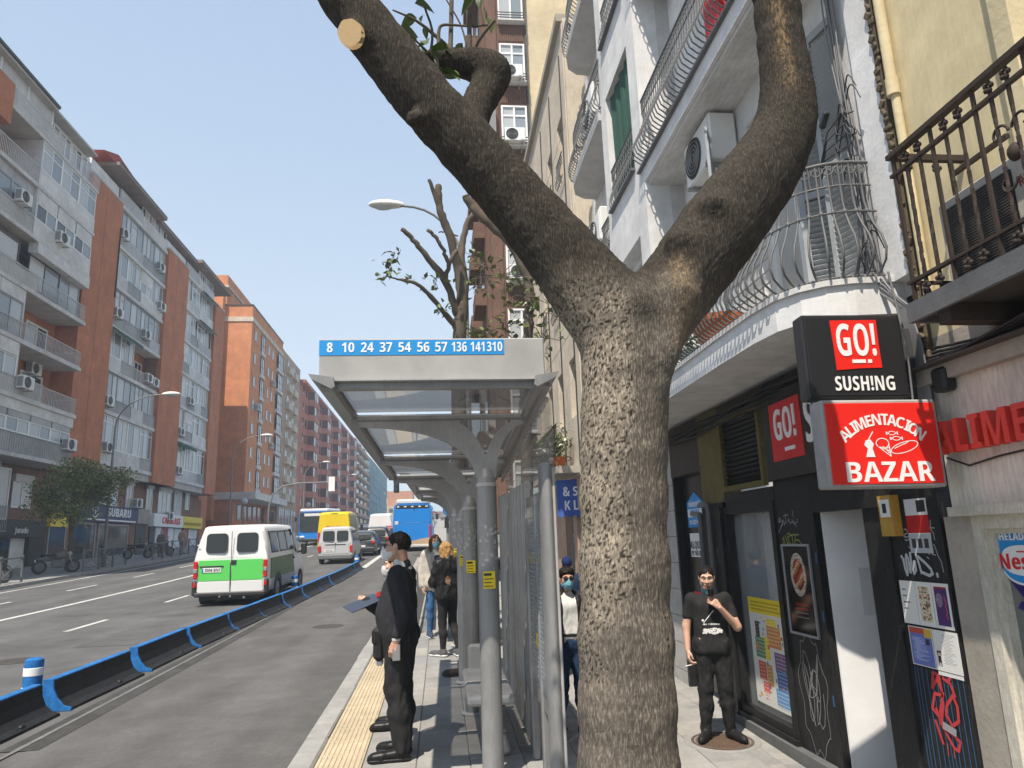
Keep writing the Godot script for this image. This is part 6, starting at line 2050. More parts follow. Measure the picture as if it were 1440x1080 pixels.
	text("HELADOS", 0.045, 0.004, M("white"), t, Vector3(-3.985, 1.605, -0.047), Basis(), 1.0)
	text("Nestlé", 0.09, 0.004, M("red"), t, Vector3(-3.95, 1.455, -0.042), Basis(), 1.05)
	obj("red_bar", G.new().b2(-4.0, -3.84, 1.512, 1.52, -0.045, -0.042), M("red"), t)
	t = right_root("snack_bag_sticker", "torn purple snack bag sticker reading Takis on the grocery window", "sticker")
	t.position.z = -0.05
	obj("wrapper", G.new().prism(PackedVector2Array([Vector2(-4.16, 1.35), Vector2(-4.05, 1.37), Vector2(-4.0, 1.3), Vector2(-3.86, 1.28), Vector2(-3.6, 1.26), Vector2(-3.58, 1.05), Vector2(-3.85, 1.09), Vector2(-4.0, 1.06), Vector2(-4.04, 1.16), Vector2(-4.13, 1.18), Vector2(-4.1, 1.22), Vector2(-4.06, 1.23)]), 0.006, Transform3D(Basis(), Vector3(0, 0, -0.078))), poster_mat(8, 3, 0.3), t)
	text("Takis", 0.1, 0.004, M("white"), t, Vector3(-3.87, 1.18, -0.069), Basis(Vector3(0, 0, 1), -0.06), 0.85)
	t = right_root("snack_posters", "pale blue and yellow torn stickers low on the grocery window", "sticker")
	t.position.z = -0.06
	for q in [[-4.1, -3.86, 0.78, 1.0, "shop_black"], [-4.08, -3.8, 0.5, 0.78, "net_blue"], [-4.0, -3.7, 0.3, 0.5, "panel_pale"], [-4.06, -3.84, 0.66, 0.74, "yellow"], [-4.05, -3.75, 0.12, 0.32, "panel_dim"]]:
		bx("sticker", t, M(q[4]), q[0], q[1], q[2], q[3], -0.079, -0.076 + 0.002 * (1 if q[4] == "yellow" else 0))
	# big old air conditioner on the balcony
	var ac := right_root("large_air_conditioner", "large cream air conditioner with dark ribbed grille on the rusty balcony", "air conditioner")
	obj("casing", G.new().rbox(Vector3(-3.3, 3.3, 0.2), Vector3(0.86, 0.58, 0.34), 0.02), rough_mat("ac_cream", 0.6, 0.57, 0.5, 0.8, 0.5, 0.04, 0.06, 0.08), ac)
	bx("grille_back", ac, M("black"), -3.66, -3.16, 3.06, 3.52, 0.37, 0.374)
	var rib := G.new().b2(-0.25, 0.25, -0.005, 0.005, 0.0, 0.012).mesh()
	for k in 28:
		piece("grille_rib", ac, rib, M("frame_dark"), Vector3(-3.41, 3.075 + k * 0.0162, 0.374))
	text("RUKSU", 0.05, 0.003, M("red_dull"), ac, Vector3(-3.02, 3.42, 0.374), Basis(), 1.0, "lettering", false)
	bx("support", ac, ir, -3.7, -2.9, 2.99, 3.02, 0.05, 0.35)

func build_beige() -> void:
	var b := right_root("beige_building", "long plain beige building with small dark windows beyond the white one", "building", 2.95)
	var pb := M("plaster_beige")
	# facade built between its window openings
	var cols := [[-15.5, -14.85], [-17.1, -16.45], [-18.7, -18.05], [-20.2, -19.6]]
	var rows := [[4.3, 5.6], [7.0, 8.6], [9.9, 11.5]]
	var us := [-14.32]
	for c in cols:
		us.append(c[1]); us.append(c[0])
	us.append(-21.2)
	for k in range(0, us.size() - 1, 2):
		bx("wall", b, pb, us[k + 1], us[k], 3.0, 13.6, -0.4, 0.0)
	for c in cols:
		var y0 := 3.0
		for r in rows:
			bx("wall", b, pb, c[0], c[1], y0, r[0], -0.4, 0.0)
			y0 = r[1]
			window(b, c[0], c[1], r[0], r[1], -0.3, M("frame_dark"), [M("glass_dark"), M("glass_brown")], 1, 0.4)
			if c[0] > -19.0 and r[0] > 4.5:
				iron_rail(b, [Vector2(c[0] - 0.05, 0.05), Vector2(c[1] + 0.05, 0.05)], r[0], 0.6, 0.05, 0.13, M("iron_grey"), false)
		bx("wall", b, pb, c[0], c[1], y0, 13.6, -0.4, 0.0)
	bx("cornice", b, M("wall_taupe"), -21.3, -14.3, 13.6, 13.8, -0.5, 0.12)
	bx("side_wall", b, pb, -14.32, -14.2, 3.0, 13.6, -8.0, -0.02)
	bx("core", b, M("plaster_grey"), -21.2, -14.32, -0.5, 13.5, -8.0, -0.45)
	for k in 4:
		bx("wall_joint", b, M("wall_taupe"), -21.2, -14.32, 6.2 + k * 2.4, 6.215 + k * 2.4, 0.0, 0.004)
	for k in 3:
		bx("conduit", b, M("cable"), -14.75 - k * 1.62, -14.73 - k * 1.62, 3.2, 13.0, 0.0, 0.03)
	# low balcony with plants
	bx("balcony_slab", b, M("wall_taupe"), -19.0, -14.9, 3.05, 3.2, -0.1, 0.5)
	iron_rail(b, [Vector2(-19.0, 0.46), Vector2(-14.9, 0.46)], 3.2, 0.9, 0.1, 0.16, M("iron_rust"))
	# shops below
	var pk := rough_mat("plaster_pink", 0.55, 0.38, 0.29, 1.0, 0.85)
	for q in [[-21.2, -19.6], [-18.5, -17.0], [-16.0, -15.55], [-14.6, -14.32]]:
		bx("shop_wall", b, pk, q[0], q[1], -0.6, 2.3, -0.4, 0.0)
	bx("shop_lintel", b, pk, -21.2, -14.32, 2.3, 3.0, -0.4, -0.01)
	bx("shop_window", b, M("glass_dark"), -19.6, -18.5, -0.4, 2.3, -0.3, -0.25)
	window(b, -17.0, -16.0, -0.5, 2.3, -0.2, M("frame_alu"), [M("glass_dark")], 1, 0.5, "shop_door")
	window(b, -15.55, -14.6, -0.5, 2.3, -0.2, M("frame_white"), [M("glass_dark")], 1, 0.5, "shop_door")
	var t := right_root("shop_banner", "blue banner with white lettering over a doorway beyond the tree trunk", "banner", 2.4)
	t.basis = Basis(Vector3.UP, -0.5)
	t.position = Vector3(3.0, 2.55, -15.4)
	obj("cloth", G.new().prism(PackedVector2Array([Vector2(-0.5, 0.4), Vector2(0.5, 0.4), Vector2(0.5, -0.36), Vector2(0.4, -0.42), Vector2(0.3, -0.36), Vector2(0.2, -0.42), Vector2(0.1, -0.36), Vector2(0.0, -0.42), Vector2(-0.1, -0.36), Vector2(-0.2, -0.42), Vector2(-0.3, -0.36), Vector2(-0.4, -0.42), Vector2(-0.5, -0.36)]), 0.03), rough_mat("banner_blue", 0.07, 0.14, 0.48, 1.0, 0.8), t)
	text("& SU", 0.2, 0.008, M("white"), t, Vector3(-0.1, 0.14, 0.034), Basis(), 0.85)
	text("K LA", 0.2, 0.008, M("white"), t, Vector3(-0.1, -0.16, 0.034), Basis(), 0.85)
	obj("green_bracket", G.new().b2(-0.75, -0.5, 0.3, 0.36, 0.0, 0.03).b2(-0.72, -0.66, -0.3, 0.5, 0.0, 0.03), rough_mat("green_paint", 0.08, 0.35, 0.16, 1.0), t)
	var rg := RandomNumberGenerator.new()
	rg.seed = 4
	for k in 3:
		var p := thing("balcony_plant", ["flowering plant in an orange pot on the low beige balcony", "leafy plant in a terracotta pot further along the low beige balcony", "trailing plant at the far end of the low beige balcony"][k], "potted plant", Vector3(2.62, 3.2, -15.6 - k * 0.9), 0.0, "potted plants on the low balcony")
		obj("pot", G.new().lathe([Vector2(0, 0), Vector2(0.12, 0), Vector2(0.17, 0.26), Vector2(0.15, 0.26), Vector2(0, 0.24)], 16), M("terracotta"), p)
		var g := G.new()
		for j in 240:
			var d := Vector3(rg.randfn(), rg.randfn(), rg.randfn()) * Vector3(0.16, 0.2, 0.16)
			leaf(g, Vector3(0, 0.55, 0) + d, rg, 0.1, Color(0.05, 0.09, 0.02).lerp(Color(0.14, 0.17, 0.05), rg.randf()) if rg.randf() > 0.06 else Color(0.7, 0.68, 0.62))
		stuff(obj("leaves", g, M("leaf"), p))
	# the tall tower behind, its narrow front facing the camera
	t = thing("brown_tower", "tall narrow tower with white windows over brown slatted panels and cream flank", "building", Vector3(0, 0, -26.0))
	bx("front_wall", t, M("tower_brown"), 2.12, 3.78, 2.0, 34.0, -8.0, 0.0)
	bx("cream_wall", t, M("plaster_cream"), 3.78, 12.0, 2.0, 36.0, -20.0, -0.12)
	bx("corner_strip", t, M("frame_dark"), 3.76, 3.84, 2.0, 34.0, 0.0, 0.05)
	bx("side_wall", t, M("tower_brown"), 1.95, 2.12, 2.0, 34.0, -8.0, -0.5)
	bx("corner_strip", t, M("tower_brown"), 2.1, 2.55, 2.0, 34.0, 0.0, 0.06)
	for k in 12:
		var y := 22.05 - 2.92 * 8.0 + k * 2.92 + 0.02
		if y < 3.0:
			continue
		window(t, 2.66, 3.72, y - 1.86, y, 0.01, M("frame_white"), [M("glass_sky"), M("glass_pale")], 2, 0.42, "window", 0.07, 0.1)
		bx("shelf", t, M("slab_white"), 2.62, 3.74, y - 1.93, y - 1.87, 0.0, 0.3)
		for j in 3:
			bx("rail", t, M("frame_dark"), 2.62, 3.74, y - 1.8 + j * 0.12, y - 1.77 + j * 0.12, 0.26, 0.29)
		for j in 12:
			bx("slat", t, M("tower_brown"), 2.64 + j * 0.09, 2.70 + j * 0.09, y - 2.75, y - 1.98, 0.0, 0.04)
		for j in 2:
			bx("side_window", t, M("glass_dark"), 1.9, 1.96, y - 1.7, y - 0.2, -3.0 - j * 3.5, -1.6 - j * 3.5)
			bx("side_balcony", t, M("tower_brown"), 1.5, 1.95, y - 2.3, y - 1.6, -3.4 - j * 3.5, -1.3 - j * 3.5)
	for q in [[16.2 + 5.85 - 0.0, "highest in view"], [19.15, "second from the top"], [13.3, "showing between the tree leaves"]]:
		air_con(Vector3(3.15, q[0] - 1.85, -25.62), 0.0, "boxy white air conditioner on the brown tower's window shelf, " + q[1], 1.0)
	bx("meter_box", t, M("cable_grey"), 2.14, 2.42, 17.1, 18.9, 0.06, 0.3)

# ------------------------------------------------------------------ bus shelters
func y_arm(t: Node3D, cx: float, d: float, xl: float, xr: float, yr: float, base: float, m: Material) -> void:
	# post with two curved arms and a top beam: a plate cut to shape, plus the round post below
	var arc := func(a: Vector2, c: Vector2, b: Vector2, n: int) -> Array:
		var out := []
		for k in n + 1:
			var s := float(k) / n
			out.append(a.lerp(c, s).lerp(c.lerp(b, s), s))
		return out
	var th := 0.055
	var xf := Transform3D(Basis(), Vector3(0, 0, -d - th / 2))
	var left := PackedVector2Array([Vector2(xl, yr - 0.035), Vector2(xl, yr - 0.075)])
	for p in arc.call(Vector2(xl + 0.1, yr - 0.085), Vector2(cx - 0.14, yr - 0.12), Vector2(cx - 0.075, yr - 0.50), 14):
		left.append(p)
	left.append(Vector2(cx, yr - 0.56))
	for p in arc.call(Vector2(cx, yr - 0.33), Vector2(cx - 0.08, yr - 0.12), Vector2(cx - 0.2, yr - 0.068), 10):
		left.append(p)
	left.append(Vector2(cx - 0.2, yr - 0.036))
	obj("curved_arm", G.new().prism(left, th, xf), m, t)
	var right := PackedVector2Array()
	for p in arc.call(Vector2(cx + 0.2, yr - 0.068), Vector2(cx + 0.06, yr - 0.12), Vector2(cx, yr - 0.33), 10):
		right.append(p)
	right.append(Vector2(cx, yr - 0.56))
	for p in arc.call(Vector2(cx + 0.075, yr - 0.50), Vector2(cx + 0.1, yr - 0.17), Vector2(xr - 0.06, yr - 0.09), 14):
		right.append(p)
	right.append(Vector2(xr, yr - 0.08)); right.append(Vector2(xr, yr - 0.035)); right.append(Vector2(cx + 0.2, yr - 0.036))
	obj("curved_arm", G.new().prism(right, th, xf), m, t)
	obj("cross_beam", G.new().rbox(Vector3((xl + xr) / 2, yr - 0.018, -d), Vector3(xr - xl, 0.035, 0.075), 0.006), m, t)
	obj("post", G.new().lathe([Vector2(0.078, base - 0.02), Vector2(0.078, yr - 0.56), Vector2(0.07, yr - 0.5), Vector2(0.05, yr - 0.44), Vector2(0.0, yr - 0.4)], 28, Transform3D(Basis(), Vector3(cx, 0, -d))), m, t)
	obj("collar", G.new().lathe([Vector2(0.078, yr - 0.44), Vector2(0.081, yr - 0.437), Vector2(0.081, yr - 0.415), Vector2(0.078, yr - 0.412)], 28, Transform3D(Basis(), Vector3(cx, -0.13, -d))), M("steel_pale"), t)
	obj("post_foot", G.new().lathe([Vector2(0.12, base), Vector2(0.12, base + 0.012), Vector2(0.08, base + 0.02)], 24, Transform3D(Basis(), Vector3(cx, 0, -d))), M("steel_pale"), t)

func shelter(d0: float, d1: float, xl0: float, xl1: float, xr0: float, xr1: float, y0: float, y1: float, posts: Array, label: String, main: bool) -> void:
	var at := Vector3(posts[0][1], gh(posts[0][0]), -posts[0][0])
	var t := thing("bus_shelter", label, "bus shelter", at, 0.0, "grey bus shelters on the platform")
	var m := M("steel_grey")
	var X := func(f: float, d: float) -> float:
		var s := (d - d0) / (d1 - d0)
		return lerpf(lerpf(xl0, xl1, s), lerpf(xr0, xr1, s), f)
	var Y := func(d: float) -> float:
		return lerpf(y0, y1, (d - d0) / (d1 - d0))
	var shift := Transform3D(Basis(), -at)
	var ob := func(called: String, g: G, mm: Material, parent: Node = t) -> MeshInstance3D:
		return obj(called, g, mm, parent)
	# roof rim: slanted side fins and end bars
	for s in 2:
		var f := float(s)
		var sg := 1.0 if s == 0 else -1.0
		var rings := []
		for d in [d1 + 0.12, d0 - 0.12]:
			var x: float = X.call(f, d)
			var y: float = Y.call(d)
			var r := [Vector3(x, y + 0.055, -d), Vector3(x + sg * 0.02, y + 0.02, -d), Vector3(x + sg * 0.15, y - 0.045, -d), Vector3(x + sg * 0.17, y - 0.03, -d), Vector3(x + sg * 0.16, y + 0.03, -d)]
			if s == 1:
				r.reverse()
			rings.append(r)
		var g := G.new()
		g.t = shift
		for k in 5:
			g.quad(rings[0][k], rings[0][(k + 1) % 5], rings[1][(k + 1) % 5], rings[1][k])
		for e in 2:
			var r: Array = rings[e]
			for k in range(1, 4):
				if e == 0:
					g.tri(r[0], r[k + 1], r[k])
				else:
					g.tri(r[0], r[k], r[k + 1])
		ob.call("roof_rim", g, m)
	for d in [d0, d1]:
		var g := G.new()
		g.t = shift
		var xa: float = X.call(0.0, d)
		var xb: float = X.call(1.0, d)
		var y: float = Y.call(d)
		g.rbox(Vector3((xa + xb) / 2, y + 0.0, -d), Vector3(xb - xa - 0.1, 0.06, 0.06), 0.01)
		ob.call("end_bar", g, m)
	# glass panes between the beams
	var ds := [d0 + 0.03]
	for p in posts:
		ds.append(p[0])
	ds.append(d1 - 0.03)
	var gm := clear_glass("roof_glass", 0.15, 0.17, 0.20, 0.74)
	for k in ds.size() - 1:
		var g := G.new()
		g.t = shift
		var a: float = ds[k] + 0.04
		var b: float = ds[k + 1] - 0.04
		if b - a < 0.1:
			continue
		g.quad(Vector3(X.call(0.0, a) + 0.15, Y.call(a) + 0.012, -a), Vector3(X.call(1.0, a) - 0.15, Y.call(a) + 0.012, -a), Vector3(X.call(1.0, b) - 0.15, Y.call(b) + 0.012, -b), Vector3(X.call(0.0, b) + 0.15, Y.call(b) + 0.012, -b))
		ob.call("roof_pane", g, gm)
	for p in posts:
		var d: float = p[0]
		var keep := t.get_child_count()
		y_arm(t, p[1], d, X.call(0.0, d) + 0.13, X.call(1.0, d) - 0.13, Y.call(d) - 0.01, gh(d), m)
		for k in range(keep, t.get_child_count()):
			(t.get_child(k) as Node3D).position -= at
		var g := G.new()
		g.t = shift
		g.quad(Vector3(p[1] - 0.045, gh(d) + 1.33, -d + 0.0795), Vector3(p[1] + 0.045, gh(d) + 1.33, -d + 0.0795), Vector3(p[1] + 0.045, gh(d) + 1.455, -d + 0.0795), Vector3(p[1] - 0.045, gh(d) + 1.455, -d + 0.0795))
		var st: MeshInstance3D = ob.call("yellow_sticker", g, M("yellow"))
		var pr := G.new()
		pr.t = shift
		for k in 4:
			pr.b2(p[1] - 0.038, p[1] + 0.03 - 0.012 * (k % 2), gh(d) + 1.345 + k * 0.026, gh(d) + 1.351 + k * 0.026 + (0.012 if k == 3 else 0.0), -d + 0.08, -d + 0.0805)
		obj("small_print", pr, M("black"), st)
		var sc := G.new()
		sc.t = shift
		var rg := RandomNumberGenerator.new()
		rg.seed = int(d * 10)
		for k in 22:   # scraps of torn stickers
			var a := PI / 2 + rg.randf_range(-1.0, 1.0)
			sc.box(Vector3(p[1] + cos(a) * 0.0785, gh(d) + rg.randf_range(1.47, 1.8), -d + sin(a) * 0.0785), Vector3(rg.randf_range(0.008, 0.03), rg.randf_range(0.006, 0.03), 0.002), Basis(Vector3.UP, PI / 2 - a))
		ob.call("sticker_scraps", sc, M("steel_pale"))
	# back wall of upright profiles with glass between and above
	var w0 := 6.15 if main else d0 + 0.3
	var w1 := d1 - 0.1
	var n := 10 if main else 9
	for k in n:
		var d := lerpf(w0, w1, float(k) / (n - 1))
		var x: float = X.call(1.0, d) - 0.06
		var g := G.new()
		g.t = shift
		g.rbox(Vector3(x, gh(d) + 1.08, -d), Vector3(0.075, 2.16, 0.07), 0.012)
		g.rbox(Vector3(x - 0.03, gh(d) + 1.08, -d - 0.07), Vector3(0.03, 2.12, 0.05), 0.008)
		ob.call("wall_profile", g, m)
	for k in n - 1:
		var d := lerpf(w0, w1, float(k) / (n - 1)) + 0.08
		var e := lerpf(w0, w1, float(k + 1) / (n - 1)) - 0.04
		var x: float = X.call(1.0, d) - 0.055
		var g := G.new()
		g.t = shift
		g.b2(x - 0.006, x + 0.006, gh(d) + 0.12, gh(d) + 2.1, -e, -d)
		ob.call("wall_pane", g, clear_glass("wall_glass", 0.4, 0.43, 0.45, 0.35))
	var gl := G.new()
	gl.t = shift
	var xa: float = X.call(1.0, d0 + 0.3) + 0.0
	var xb: float = X.call(1.0, d1) + 0.0
	gl.quad(Vector3(xa, 2.16 + gh(d0), -d0 - 0.3), Vector3(xb, 2.16 + gh(d1), -d1), Vector3(xb, Y.call(d1), -d1), Vector3(xa, Y.call(d0), -d0 - 0.3))
	ob.call("upper_pane", gl, M("clear"))
	gl = G.new()
	gl.t = shift
	gl.tube([Vector3(xa - 0.05, Y.call(d0) - 0.06, -d0 - 0.2), Vector3(xb - 0.05, Y.call(d1) - 0.06, -d1)], 0.016, 6)
	var rg2 := RandomNumberGenerator.new()
	rg2.seed = 3
	for k in 26:
		var s := k / 25.0
		gl.rbox(Vector3(lerpf(xa, xb, s) - 0.05, lerpf(Y.call(d0), Y.call(d1), s) - 0.075, lerpf(-d0 - 0.2, -d1, s)), Vector3(0.03, 0.03, 0.04), 0.006)
	ob.call("gutter_rail", gl, M("steel_pale"))
	# bench
	var b0 := 6.02 if main else d0 + 0.9
	var bx0 := 0.2 if main else 0.12
	var g := G.new()
	g.t = shift
	g.rbox(Vector3(bx0 + 0.19, gh(b0) + 0.43, -b0 - 0.68), Vector3(0.39, 0.075, 1.36), 0.022)
	ob.call("bench_seat", g, M("steel_pale"))
	g = G.new()
	g.t = shift
	g.rbox(Vector3(bx0 + 0.2, gh(b0) + 0.2, -b0 - 0.35), Vector3(0.12, 0.42, 0.1), 0.015)
	g.rbox(Vector3(bx0 + 0.2, gh(b0) + 0.2, -b0 - 1.1), Vector3(0.12, 0.42, 0.1), 0.015)
	ob.call("bench_leg", g, m)
	g = G.new()
	g.t = shift
	g.rbox(Vector3(bx0 + 0.2, gh(b0) + 0.56, -b0 - 1.34), Vector3(0.3, 0.26, 0.06), 0.03)
	ob.call("bench_armrest", g, M("steel_pale"))
	g = G.new()
	g.t = shift
	g.rbox(Vector3(bx0 + 0.2, gh(b0) + 0.385, -b0 - 0.1), Vector3(0.2, 0.03, 0.08), 0.008)
	ob.call("bench_bracket", g, M("frame_dark"))
	if not main:
		return
	# numbered header board
	g = G.new()
	g.t = shift
	g.rbox(Vector3(-0.035, 2.885, -4.68), Vector3(1.50, 0.29, 0.09), 0.008)
	ob.call("header_board", g, M("steel_header"))
	g = G.new()
	g.t = shift
	g.b2(-0.785, 0.44, 2.915, 3.018, -4.634, -4.632)
	var hb: MeshInstance3D = ob.call("blue_band", g, M("blue_strip"))
	var nums := ["8", "10", "24", "37", "54", "56", "57", "136", "141", "310"]
	var px := [467.0, 491.5, 517.0, 542.5, 567.5, 593.0, 617.5, 642.0, 668.0, 691.0]
	for k in 10:
		var o := text(nums[k], 0.066, 0.003, M("white"), hb, Vector3(-0.785 + (px[k] - 453.0) * 0.00488, 2.967, -4.6305) - at, Basis(), 0.70 if k > 6 else 0.86)
	g = G.new()
	g.t = shift
	g.b2(-0.80, 0.74, 2.735, 2.745, -4.66, -4.60)
	ob.call("drip_edge", g, M("steel_pale"))
	# advertising case at the near end: oval front post, rear post, glazed poster
	g = G.new()
	g.t = shift
	var rings := []
	for y in [gh(5.0) + 2.2, gh(5.0) - 0.02]:
		var r := []
		for k in 24:
			var a := TAU * k / 24.0
			r.append(Vector3(0.745 + cos(a) * 0.052, y, -5.03 + sin(a) * 0.11))
		rings.append(r)
	rings.reverse()
	for r in rings:
		r.reverse()
	g.loft(rings)
	ob.call("case_post", g, m)
	g = G.new()
	g.t = shift
	g.rbox(Vector3(0.787, gh(5.0) + 1.09, -4.97), Vector3(0.022, 2.18, 0.05), 0.005)
	ob.call("case_edge", g, M("steel_pale"))
	g = G.new()
	g.t = shift
	g.ball(Vector3(0.745, gh(5.0) + 2.2, -5.03), Vector3(0.054, 0.014, 0.112), 24, 6)
	ob.call("post_cap", g, M("steel_pale"))
	for q in [[0.70, 5.42, 2.0], [0.70, 6.02, 2.1]]:
		g = G.new()
		g.t = shift
		g.rbox(Vector3(q[0] + 0.03, gh(5.4) + q[2] / 2, -q[1]), Vector3(0.06, q[2], 0.08), 0.012)
		ob.call("case_post", g, m)
	g = G.new()
	g.t = shift
	g.b2(0.715, 0.765, gh(5.2) + 0.5, gh(5.2) + 2.02, -6.0, -5.12)
	ob.call("poster_case", g, M("steel_grey"))
	g = G.new()
	g.t = shift
	g.b2(0.709, 0.715, gh(5.2) + 0.62, gh(5.2) + 1.94, -5.96, -5.16)
	var pc: MeshInstance3D = ob.call("poster_glass", g, glass("poster_glass", 0.20, 0.24, 0.27, 0.12))
	var lines := G.new()
	lines.t = shift
	for k in 34:
		lines.b2(0.7075, 0.709, gh(5.2) + 0.72 + k * 0.034, gh(5.2) + 0.728 + k * 0.034, -5.9 + 0.1 * absf(sin(k * 2.1)), -5.24)
	obj("fine_print", lines, flat("print_blue_grey", 0.25, 0.29, 0.32, 0.3), pc)
	lines = G.new()
	lines.t = shift
	lines.b2(0.7065, 0.7085, gh(5.2) + 0.9, gh(5.2) + 1.0, -5.6, -5.45)
	obj("yellow_note", lines, M("yellow"), pc)

func build_shelters() -> void:
	shelter(4.68, 9.15, -0.835, -0.70, 0.80, 0.84, 2.715, 2.51, [[5.55, 0.355], [7.5, 0.30], [8.95, 0.27]], "nearest grey bus shelter with the blue number strip and a bench", true)
	shelter(10.9, 15.2, -0.62, -0.52, 0.80, 0.86, 2.69, 2.62, [[11.6, 0.25], [13.2, 0.25], [14.9, 0.25]], "second grey bus shelter further along the platform", false)
	var t := thing("litter_bin", "grey litter bin fixed low behind the front shelter post", "litter bin", Vector3(0.47, gh(6.1), -6.12))
	obj("bin_body", G.new().rbox(Vector3(0, 0.09, 0), Vector3(0.09, 0.16, 0.08), 0.02, Basis(Vector3(0, 0, 1), 0.3)), M("steel_pale"), t)
	obj("bin_lid", G.new().rbox(Vector3(-0.02, 0.18, 0), Vector3(0.1, 0.02, 0.09), 0.006, Basis(Vector3(0, 0, 1), 0.3)), M("steel_grey"), t)

# ------------------------------------------------------------------ trees
func build_big_tree() -> void:
	var trunk := [[0.690, -0.2, -3.0, 0.27], [0.702, 0.25, -3.0, 0.225], [0.724, 0.793, -3.0, 0.203], [0.746, 1.27, -3.0, 0.197], [0.776, 1.844, -3.0, 0.188], [0.805, 2.212, -3.0, 0.19], [0.838, 2.502, -3.0, 0.2]]
	var left := [[0.84, 2.45, -3.0, 0.17], [0.80, 2.618, -3.0, 0.18], [0.71, 2.743, -3.0, 0.178], [0.548, 2.968, -3.0, 0.156], [0.345, 3.237, -3.0, 0.138], [0.136, 3.481, -2.98, 0.130], [-0.075, 3.724, -2.96, 0.125], [-0.221, 3.918, -2.94, 0.119], [-0.408, 4.18, -2.92, 0.111], [-0.602, 4.465, -2.9, 0.104], [-0.77, 4.716, -2.88, 0.098], [-0.9, 5.1, -2.85, 0.09]]
	var right := [[0.86, 2.45, -3.0, 0.17], [0.918, 2.568, -3.0, 0.168], [1.11, 2.813, -3.02, 0.185], [1.333, 3.09, -3.04, 0.198], [1.556, 3.364, -3.06, 0.187], [1.738, 3.634, -3.08, 0.156], [1.794, 3.878, -3.08, 0.129], [1.795, 4.171, -3.08, 0.114], [1.797, 4.518, -3.08, 0.115], [1.76, 4.903, -3.06, 0.11], [1.7, 5.3, -3.05, 0.1]]
	var small := [[0.142, 3.57, -3.06, 0.085], [0.193, 3.761, -3.13, 0.073], [0.272, 3.959, -3.2, 0.075], [0.285, 4.035, -3.2, 0.068], [0.202, 4.073, -3.2, 0.062], [0.082, 4.077, -3.2, 0.050], [-0.026, 4.108, -3.2, 0.036]]
	var chains := [trunk, left, right, small, [[-0.31, 3.98, -2.93, 0.066], [-0.35, 3.93, -2.85, 0.062]], [[0.76, 2.70, -3.0, 0.11], [0.93, 2.72, -3.0, 0.11]], [[1.13, 2.93, -2.89, 0.07], [1.049, 2.691, -2.85, 0.078], [0.965, 2.45, -2.86, 0.05], [0.93, 2.3, -2.86, 0.02]], [[0.76, 2.62, -2.88, 0.075], [0.86, 2.66, -2.86, 0.07], [0.93, 2.6, -2.87, 0.05]]]
	for k in 4:
		chains[k] = dense(chains[k])
	trunk = chains[0]; left = chains[1]; right = chains[2]; small = chains[3]
	var lo := Vector3(-1.05, -0.3, -3.45)
	var s := Sdf.new(lo, Vector3(2.05, 5.35, -2.55), 0.032)
	for c in chains:
		for k in c.size() - 1:
			var a: Array = c[k]
			var b: Array = c[k + 1]
			s.cap(Vector3(a[0], a[1], a[2]), Vector3(b[0], b[1], b[2]), a[3] * (0.93 if c == trunk else (0.93 if c == right else 0.98)), b[3] * (0.93 if c == trunk else (0.93 if c == right else 0.98)), 0.06)
	for q in [[-0.10, 3.53, -2.86, 0.03], [1.066, 2.955, -2.86, 0.045], [1.238, 3.139, -2.87, 0.04], [-0.04, 3.80, -2.96, 0.05], [0.30, 4.03, -3.2, 0.06], [1.80, 3.70, -3.06, 0.06]]:
		s.ell(Vector3(q[0], q[1], q[2]), Vector3.ONE * q[3] * 1.25, 0.05)
	s.cut(Vector3(0, -0.15, 0), Vector3.DOWN)
	var a := s.arrays()
	var V: PackedVector3Array = a[0]
	var N: PackedVector3Array = a[1]
	var I: PackedInt32Array = a[2]
	# bark grain runs along each limb: squeeze the noise coordinate along the nearest axis
	var Q := PackedVector3Array()
	for v in V:
		var ax := Vector3.ZERO
		for c in [trunk, left, right, small]:
			for k in c.size() - 1:
				var p0 := Vector3(c[k][0], c[k][1], c[k][2])
				var p1 := Vector3(c[k + 1][0], c[k + 1][1], c[k + 1][2])
				var cl := Geometry3D.get_closest_point_to_segment(v, p0, p1)
				var w := exp(-absf(cl.distance_to(v) - c[k][3]) * 26.0)
				ax += (p1 - p0).normalized() * w
		ax = ax.normalized()
		Q.append(v - ax * v.dot(ax) * 0.76)
	for level in 2:
		var mid := {}
		var J := PackedInt32Array()
		for t in range(0, I.size(), 3):
			var id := []
			for e in 3:
				var i0 := I[t + e]
				var i1 := I[t + (e + 1) % 3]
				var key := mini(i0, i1) * 1000000 + maxi(i0, i1)
				if not mid.has(key):
					var p := (V[i0] + V[i1]) * 0.5
					var q0 := p - N[i0] * (p - V[i0]).dot(N[i0])
					var q1 := p - N[i1] * (p - V[i1]).dot(N[i1])
					mid[key] = V.size()
					V.append(p.lerp((q0 + q1) * 0.5, 0.8))
					N.append((N[i0] + N[i1]).normalized())
					Q.append((Q[i0] + Q[i1]) * 0.5)
				id.append(mid[key])
			for o in [I[t], id[0], id[2], id[0], I[t + 1], id[1], id[2], id[1], I[t + 2], id[0], id[1], id[2]]:
				J.append(o)
		I = J
	var n1 := FastNoiseLite.new()
	n1.seed = 21; n1.noise_type = FastNoiseLite.TYPE_SIMPLEX; n1.frequency = 52.0; n1.fractal_octaves = 2
	var n2 := FastNoiseLite.new()
	n2.seed = 5; n2.noise_type = FastNoiseLite.TYPE_CELLULAR; n2.frequency = 42.0; n2.fractal_type = FastNoiseLite.FRACTAL_NONE
	n2.cellular_return_type = FastNoiseLite.RETURN_DISTANCE2_SUB
	var n3 := FastNoiseLite.new()
	n3.seed = 9; n3.noise_type = FastNoiseLite.TYPE_SIMPLEX; n3.frequency = 2.2; n3.fractal_octaves = 3
	var n4 := FastNoiseLite.new()
